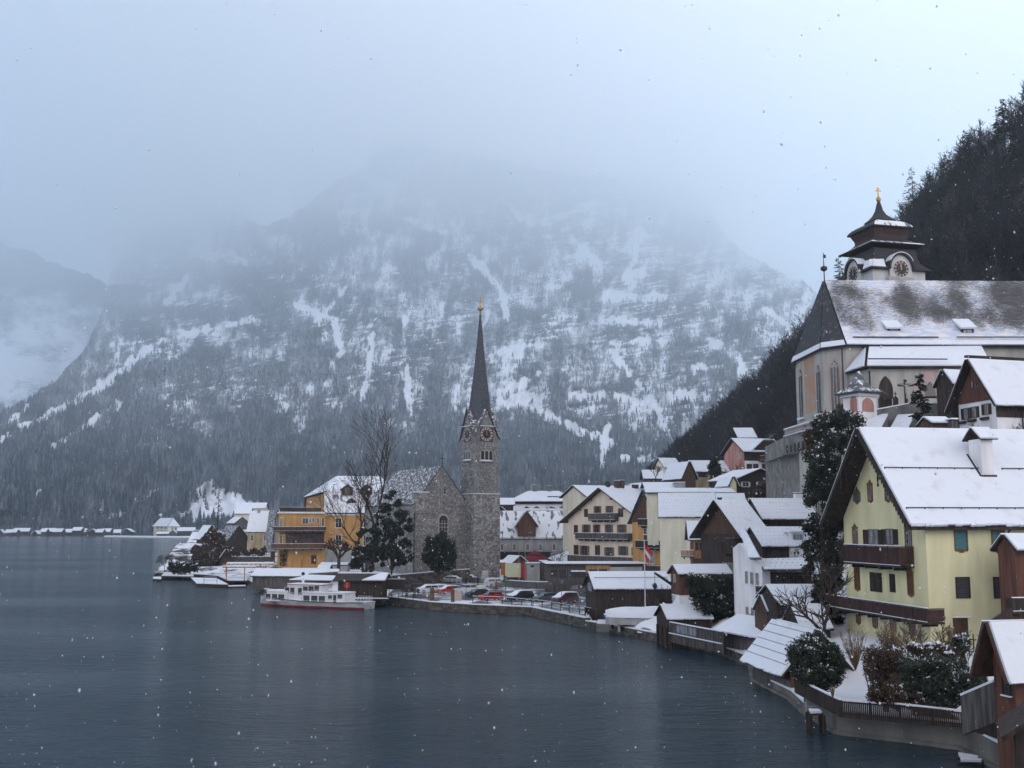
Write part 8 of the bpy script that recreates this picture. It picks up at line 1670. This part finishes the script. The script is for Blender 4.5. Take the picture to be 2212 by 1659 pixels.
def bush(name, label, cat, c, poly, Y, nb, r_, n, size, m_, seed, snow=.06, depth=1.5, trunk=True, group=None, under=None):
    bl = blobfill(c, poly, Y, nb, r_, seed, depth); cx_ = sum(b[0] for b in bl) / nb; zlow = min(b[2] - b[5] for b in bl); o = Vector((cx_, Y, zlow)); o_ = empty(name, o); tag(o_, label, cat, group)
    bl = [(b[0] - o.x, b[1] - o.y, b[2] - o.z, b[3], b[4], b[5]) for b in bl]
    crown('crown', o_, bl, n, size, m_, seed, snow)
    if trunk:
        m = MB(); rr = random.Random(seed)
        for b in rr.sample(bl, min(len(bl), 14)): m.tube((rr.uniform(-.3, .3), 0, -.5), (b[0], b[1], b[2]), .09, .03, 5)
        m.tube((0, 0, -1.5), (0, 0, max(.6, max(b[2] for b in bl) * .6)), .22, .08, 7); m.build('trunk', M_BARK, o_)
    return o_
def conifer(name, label, base, hgt, rad, seed, m_=M_LEAFD, snow=.05, n=2600, group=None, sparse=1.0, size=.28):
    o_ = empty(name, base); tag(o_, label, 'tree', group); rs_ = np.random.RandomState(seed)
    m = MB(); m.tube((0, 0, -1), (0, 0, hgt * .97), hgt * .014 + .06, .02, 7)
    nbq = int(hgt * 5 * sparse); B_ = []
    for i in range(nbq):
        t = .08 + .9 * i / nbq; z = hgt * t; ln = rad * (1 - t) ** .85 * (.7 + .5 * rs_.rand()) + .1; az = rs_.rand() * 6.28; dz = -.18 * ln + .1 * ln * rs_.rand(); e = Vector((ln * math.cos(az), ln * math.sin(az), z + dz)); m.tube((0, 0, z), e, .03, .012, 3, cap=False); B_.append((Vector((0, 0, z)), e, ln))
    m.build('trunk', M_BARK, o_)
    k = rs_.choice(len(B_), n, p=np.array([b[2] for b in B_]) / sum(b[2] for b in B_)); t = rs_.rand(n) ** .7; a = np.array([tuple(b[0]) for b in B_])[k]; e = np.array([tuple(b[1]) for b in B_])[k]; c_ = a + (e - a) * t[:, None] + rs_.normal(size=(n, 3)) * .10 * (1.1 - t)[:, None]
    d = (e - a); d /= np.linalg.norm(d, axis=1)[:, None]; sd = np.cross(d, [0, 0, 1.0]) * rs_.choice([-1, 1], n)[:, None]; u = d * .6 + sd * .7 + np.array([0, 0, -.15]); s_ = size * (.5 + rs_.rand(n))[:, None]; v = np.cross(u, rs_.normal(size=(n, 3))); v /= np.linalg.norm(v, axis=1)[:, None]
    V = np.stack([c_, c_ + u * s_ * .6 + v * s_ * .22, c_ + u * s_ * 1.2, c_ + u * s_ * .6 - v * s_ * .22], 1).reshape(-1, 3); npmesh('crown', V, np.arange(n * 4).reshape(n, 4), [m_, M_SNOW], False, None, (rs_.rand(n) < snow).astype(int), o_); return o_
def shrub(name, label, c, x, y, yt, Y, seed, n=26, fan=.5, m_=None, cat='shrub', group=None):
    """leafless upright twigs fanning from one foot"""
    p = W(*c(x, y), Y); hh = W(*c(x, yt), Y).z - p.z; o_ = empty(name, p); tag(o_, label, cat, group); r = random.Random(seed); m = MB()
    for i in range(n):
        az = r.uniform(0, 6.28); d = Vector((math.cos(az) * fan * r.random(), math.sin(az) * fan * r.random(), 1)); L_ = hh * r.uniform(.6, 1.05); a = Vector((0, 0, -.3)); q = a
        for k in range(3):
            d2 = (d + Vector((r.uniform(-.12, .12), r.uniform(-.12, .12), 0))); e = q + d2 * L_ / 3; m.tube(q, e, .035 - .009 * k, .026 - .009 * k, 4, cap=False)
            for _ in range(3): s_ = (d2 + Vector((r.uniform(-.7, .7), r.uniform(-.7, .7), 0))).normalized(); m.tube(q + (e - q) * r.random(), q + (e - q) * .6 + s_ * L_ * .16, .014, .006, 3, cap=False)
            q = e
    m.build('branches', m_ or M_BARKL, o_); return o_
V_ = K('V')
# -- by the stone church
bare_tree('bare_tree', 'tall leafless tree in front of the stone church nave', W(800, 1235, 238), 32, 5, levels=6, trunk_r=.50, twist=.36, nb=2, lean=(.05, 0), tmin=.035)
bare_tree('bare_tree', 'second leafless tree leaning left of the tall one, before the orange hotel', W(785, 1238, 242), 21, 12, levels=6, trunk_r=.34, twist=.36, nb=2, lean=(-.12, 0), tmin=.035)
bare_tree('pollard_tree', 'gnarled pollard tree with stubby branches beside the orange hotel', W(730, 1232, 215), 9.5, 23, levels=3, trunk_r=.42, twist=.95, nb=4)
c = K('C')
bush('yew_tree', 'large dark yew spreading in front of the stone church', 'tree', c, [(600, 700), (700, 640), (760, 780), (850, 900), (900, 1100), (890, 1400), (640, 1480), (420, 1400), (470, 1100), (520, 850)], 234, 110, .72, 14000, .24, M_LEAFD, 3, .015, 2.5)
bush('yew_tree', 'lower dark yew with drooping branches left of the big yew', 'tree', c, [(330, 1060), (470, 1000), (540, 1150), (480, 1500), (230, 1470), (280, 1250)], 231, 65, .66, 7500, .23, M_LEAFD, 4, .02, 2)
bush('round_evergreen', 'round clipped-looking evergreen tree before the church window', 'tree', c, [(1130, 1110), (1250, 1110), (1340, 1210), (1370, 1380), (1290, 1490), (1130, 1500), (1020, 1400), (1030, 1230), (1090, 1150)], 221, 90, .95, 12000, .20, M_LEAFD, 5, .012, 2.6)
m = MB(); m.tube((0, 0, -.5), (0, 0, 3), .35, .3, 8); q = G(*c(1165, 1590), 1.3); 
# -- left point
c = K('L')
conifer('slim_conifer', 'slim dark conifer standing alone on the left point', W(*c(705, 900), 350), 17, 2.6, 6, n=2200)
for i, (x, y, yt, lb_) in enumerate(((130, 1230, 1010, 'bare bush at the outermost tip of the left point'), (230, 1230, 1000, 'bare bush second from the tip of the left point'), (520, 1220, 880, 'dense bare bush below the dark barns'), (640, 1190, 880, 'bare bush beside the slim conifer'), (880, 1180, 950, 'bare bush right of the small brown hut'))):
    bare_tree('bare_bush', lb_, W(*c(x, y), 292 + i * 4), (y - yt) * .1984 * 292 / F * 1.0, 40 + i, levels=4, trunk_r=.10, twist=.8, nb=4, cat='bush')
bush('hedge', 'dark hedge with snow specks behind the left jetty', 'hedge', c, [(180, 1160), (480, 1150), (480, 1240), (170, 1245)], 285, 40, .8, 4500, .26, M_LEAFD, 8, .05, 1.5)
bush('scrub', 'dark brown scrub on the bank below the barns', 'shrub', c, [(480, 960), (620, 800), (760, 850), (830, 1000), (740, 1160), (480, 1150), (420, 1080)], 318, 50, 1.2, 5000, .35, M_DRYL, 9, .05, 3)
bush('scrub', 'dark scrub in front of the beige house wall', 'shrub', c, [(820, 1010), (1240, 1000), (1260, 1050), (820, 1080)], 312, 26, .8, 2600, .3, M_DRYL, 10, .04, 1)
# -- village and hillside
c = K('H')
bush('cypress', 'tall narrow dark cypress before the beige hillside house', 'tree', c, [(850, 560), (895, 580), (915, 700), (920, 860), (880, 900), (820, 880), (805, 720), (820, 600)], 255, 40, .75, 4500, .24, M_LEAFD, 12, .04, .8)
for i, (x, y, hh, lb_) in enumerate(((560, 700, 7, 'leafless tree between the steep villa and the gabled wing'), (230, 820, 5, 'small leafless tree in front of the wide snow-roofed shed'), (1560, 660, 9, 'leafless tree beside the pink chalet and the turret'), (1640, 520, 9, 'leafless tree under the bastion balustrade'))):
    bare_tree('bare_tree', lb_, W(*c(x, y), 262 - 18 * i), hh, 60 + i, levels=4, trunk_r=.14, twist=.7, nb=3)
bush('brown_scrub', 'red-brown scrub slope below the stone bastion', 'shrub', c, [(1240, 990), (1560, 790), (1700, 640), (1700, 1010)], 208, 60, 1.6, 6000, .34, M_DRYL, 14, .05, 4)
# handrail on the slope
# -- ivy-clad trees between village and yellow house
c = K('V')
bush('ivy_tree', 'big dark ivy-clad tree left of the yellow house', 'tree', c, [(1752, 985), (1800, 940), (1812, 1100), (1818, 1340), (1760, 1330), (1738, 1220), (1745, 1100)], 105, 120, .62, 34000, .115, M_IVY, 15, .035, 2.5)
bush('ivy_tree', 'dark ivy mass hanging from the churchyard wall above the yellow gable', 'shrub', c, [(1760, 915), (1850, 885), (1860, 960), (1830, 1010), (1790, 1090), (1750, 1060)], 119, 80, .8, 20000, .14, M_IVY, 16, .04, 2.5)
bush('brown_scrub', 'reddish leafless scrub between bastion and churchyard', 'shrub', c, [(1742, 925), (1790, 900), (1830, 880), (1830, 920), (1780, 960), (1750, 985)], 128, 40, .9, 4500, .2, M_DRYL, 17, .04, 2)
conifer('spruce', 'dark young spruce in front of the crucifix wall', W(1993, 945, 116), 7.2, 1.6, 18, n=9000, size=.30)
conifer('spruce', 'small distant spruce peeking above the parish church ridge', W(1814, 620, 200), 6.5, 1.6, 19, n=1200)
conifer('spruce', 'tall dark spruce on the skyline of the wooded hill', W(2090, 385, 322), 16, 4.2, 20, n=4200, size=.5)
conifer('spruce', 'highest spruce on the skyline near the right edge', W(2170, 300, 308), 13, 3.2, 21, n=3600, size=.45)
conifer('larch', 'thin bare larch on the skyline just right of the clock tower', W(1975, 480, 352), 20, 5.0, 22, m_=M_TWIG, n=1500, size=.5, snow=0)
bare_tree('bare_tree', 'bare tree with forked trunk between the annex roofs and the yellow house', W(1795, 1420, 93), 9.5, 31, levels=4, trunk_r=.24, twist=.75, nb=3, lean=(-.10, 0))
c = K('D')
bush('ivy_bank', 'dark green ivy bank with snow dusting left of the white house', 'shrub', c, [(1420, 480), (1740, 480), (2000, 560), (2020, 880), (1700, 900), (1450, 760)], 127.5, 90, .80, 22000, .15, M_IVY, 33, .05, 2.2)
for i, (x, y, yt, lb_) in enumerate(((1130, 790, 520, 'leafless arching shrub beside the covered boat'), (1640, 900, 640, 'leafless twigs in front of the ivy bank'), (1200, 800, 610, 'leafless shrub leaning against the brown hut'))): shrub('bare_shrub', lb_, c, x, y, yt, 128, 70 + i, 30, .7, M_BARK)
c = K('R5')
bush('laurel_bush', 'big dense dark laurel bush behind the nearest boathouse', 'bush', c, [(640, 190), (760, 190), (880, 300), (930, 400), (880, 520), (720, 540), (590, 480), (570, 300)], 80, 90, .55, 34000, .08, M_LEAFG, 34, .05, 1.8)
bush('laurel_hedge', 'broad dark laurel hedge with snow line in the garden', 'hedge', c, [(1390, 340), (1560, 335), (1760, 385), (1910, 400), (1920, 560), (1780, 680), (1500, 690), (1330, 560)], 72, 130, .50, 40000, .072, M_LEAFG, 35, .03, 2.0)
bush('brown_bush', 'dry brown bush between the bare shrubs and the dark hedge', 'bush', c, [(1100, 290), (1250, 260), (1380, 300), (1380, 480), (1150, 500), (1090, 400)], 76, 60, .45, 11000, .075, M_DRYL, 36, .05, 1.3)
bush('dry_border', 'brown dry flower border behind the picket fence', 'shrub', c, [(1130, 500), (1500, 600), (1700, 690), (1560, 720), (1130, 660)], 70.8, 50, .35, 8000, .08, M_DRYL, 37, .04, .6, trunk=False)
bush('conifer_bush', 'small dark bush with snow cap by the garden gate', 'bush', c, [(1740, 190), (1800, 190), (1820, 290), (1740, 300)], 79, 16, .38, 2500, .10, M_LEAFG, 38, .10, .6)
bush('hedge', 'snow-topped brush line behind the laurel hedge', 'shrub', c, [(1400, 270), (1620, 250), (1800, 330), (1740, 370), (1450, 310)], 76, 30, .35, 4500, .12, M_DRYL, 39, .20, .8)
shr = [(1020, 400, 90, 'tall leafless shrub against the left foot of the yellow house'), (1260, 300, 60, 'upright leafless shrub under the middle lower window'), (1320, 330, 110, 'leafless shrub right of the dry brown bush'), (1140, 620, 330, 'dark leaning bare sapling in the snow gap'), (1470, 270, 190, 'thin reddish shrub at the yellow house corner'), (1690, 200, 90, 'sparse shrub left of the brown side door'), (860, 590, 500, 'low frosted grass tuft by the fence'), (1310, 560, 420, 'pale bare branches in front of the hedge'), (1620, 560, 430, 'bare branches in front of the laurel hedge')]
for i, (x, y, yt, lb_) in enumerate(shr): shrub('bare_shrub', lb_, c, x, y, yt, (78 if y < 450 else 71.5), 80 + i, 34 if i not in (3, 6) else 12, .45 if i != 3 else .25, M_BARK if i in (3,) else M_BARKL)
# -- undergrowth scattered over the steep banks and the hillside foot
rs = np.random.RandomState(21)
cand = np.where((STEEP > .32) & (LP[:, 2] > 2.5) & ~inside)[0]
cand = rs.choice(cand, min(1500, len(cand)), replace=False); bs = LP[cand] + rs.normal(size=(len(cand), 3)) * np.array([.6, .6, 0]); bs[:, 2] -= .2
pro2 = [twig_tree(30 + k, 3.4, 16, 4, .02, .55) for k in range(3)]
scatter('bank_brushwood', pro2, bs, rs.uniform(.5, 1.2, len(bs)), rs.uniform(0, 6.28, len(bs)), mat('brush_twigs', (.065, .048, .040), .95, .4, .4), rs.randint(0, 3, len(bs)))
# -- falling snow: small irregular flakes hanging in the air all round the viewpoint
def flakes():
    rs_ = np.random.RandomState(77); n = 9500; Y = 1.6 + 105 * rs_.rand(n) ** 1.25; X = (rs_.rand(n) * 2 - 1) * (Y * .56 + 2); Z = CH + (rs_.rand(n) * 1.15 - .42) * Y; ok_ = Z > .3; X, Y, Z = X[ok_], Y[ok_], Z[ok_]; n = len(X)
    base = np.array([(1, 0, 0), (0, 1, 0), (-1, 0, 0), (0, -1, 0), (0, 0, 1), (0, 0, -1)], float); fc = np.array([(0, 1, 4), (1, 2, 4), (2, 3, 4), (3, 0, 4), (1, 0, 5), (2, 1, 5), (3, 2, 5), (0, 3, 5)])
    V = base[None] * (.5 + rs_.rand(n, 6))[:, :, None] * (.0030 + .009 * rs_.rand(n) ** 6)[:, None, None] * np.clip(Y / 9, .35, 2.2)[:, None, None]
    V[:, :, 2] *= 1.3; V += np.stack([X, Y, Z], -1)[:, None, :]; F_ = (fc[None] + (np.arange(n) * 6)[:, None, None]).reshape(-1, 3)
    m_ = mat('snowflake', (.9, .92, .95), .8, .02, 5); t_ = m_.node_tree; tr = t_.nodes.new('ShaderNodeBsdfTranslucent'); tr.inputs[0].default_value = (.95, .96, 1, 1); mxs = t_.nodes.new('ShaderNodeMixShader'); mxs.inputs[0].default_value = .55; ou = t_.nodes['Material Output']; t_.links.new(t_.nodes['Principled BSDF'].outputs[0], mxs.inputs[1]); t_.links.new(tr.outputs[0], mxs.inputs[2]); t_.links.new(mxs.outputs[0], ou.inputs['Surface']); tag(npmesh('falling_snow', V.reshape(-1, 3), F_, m_, True), kind='stuff')
flakes()
haze()
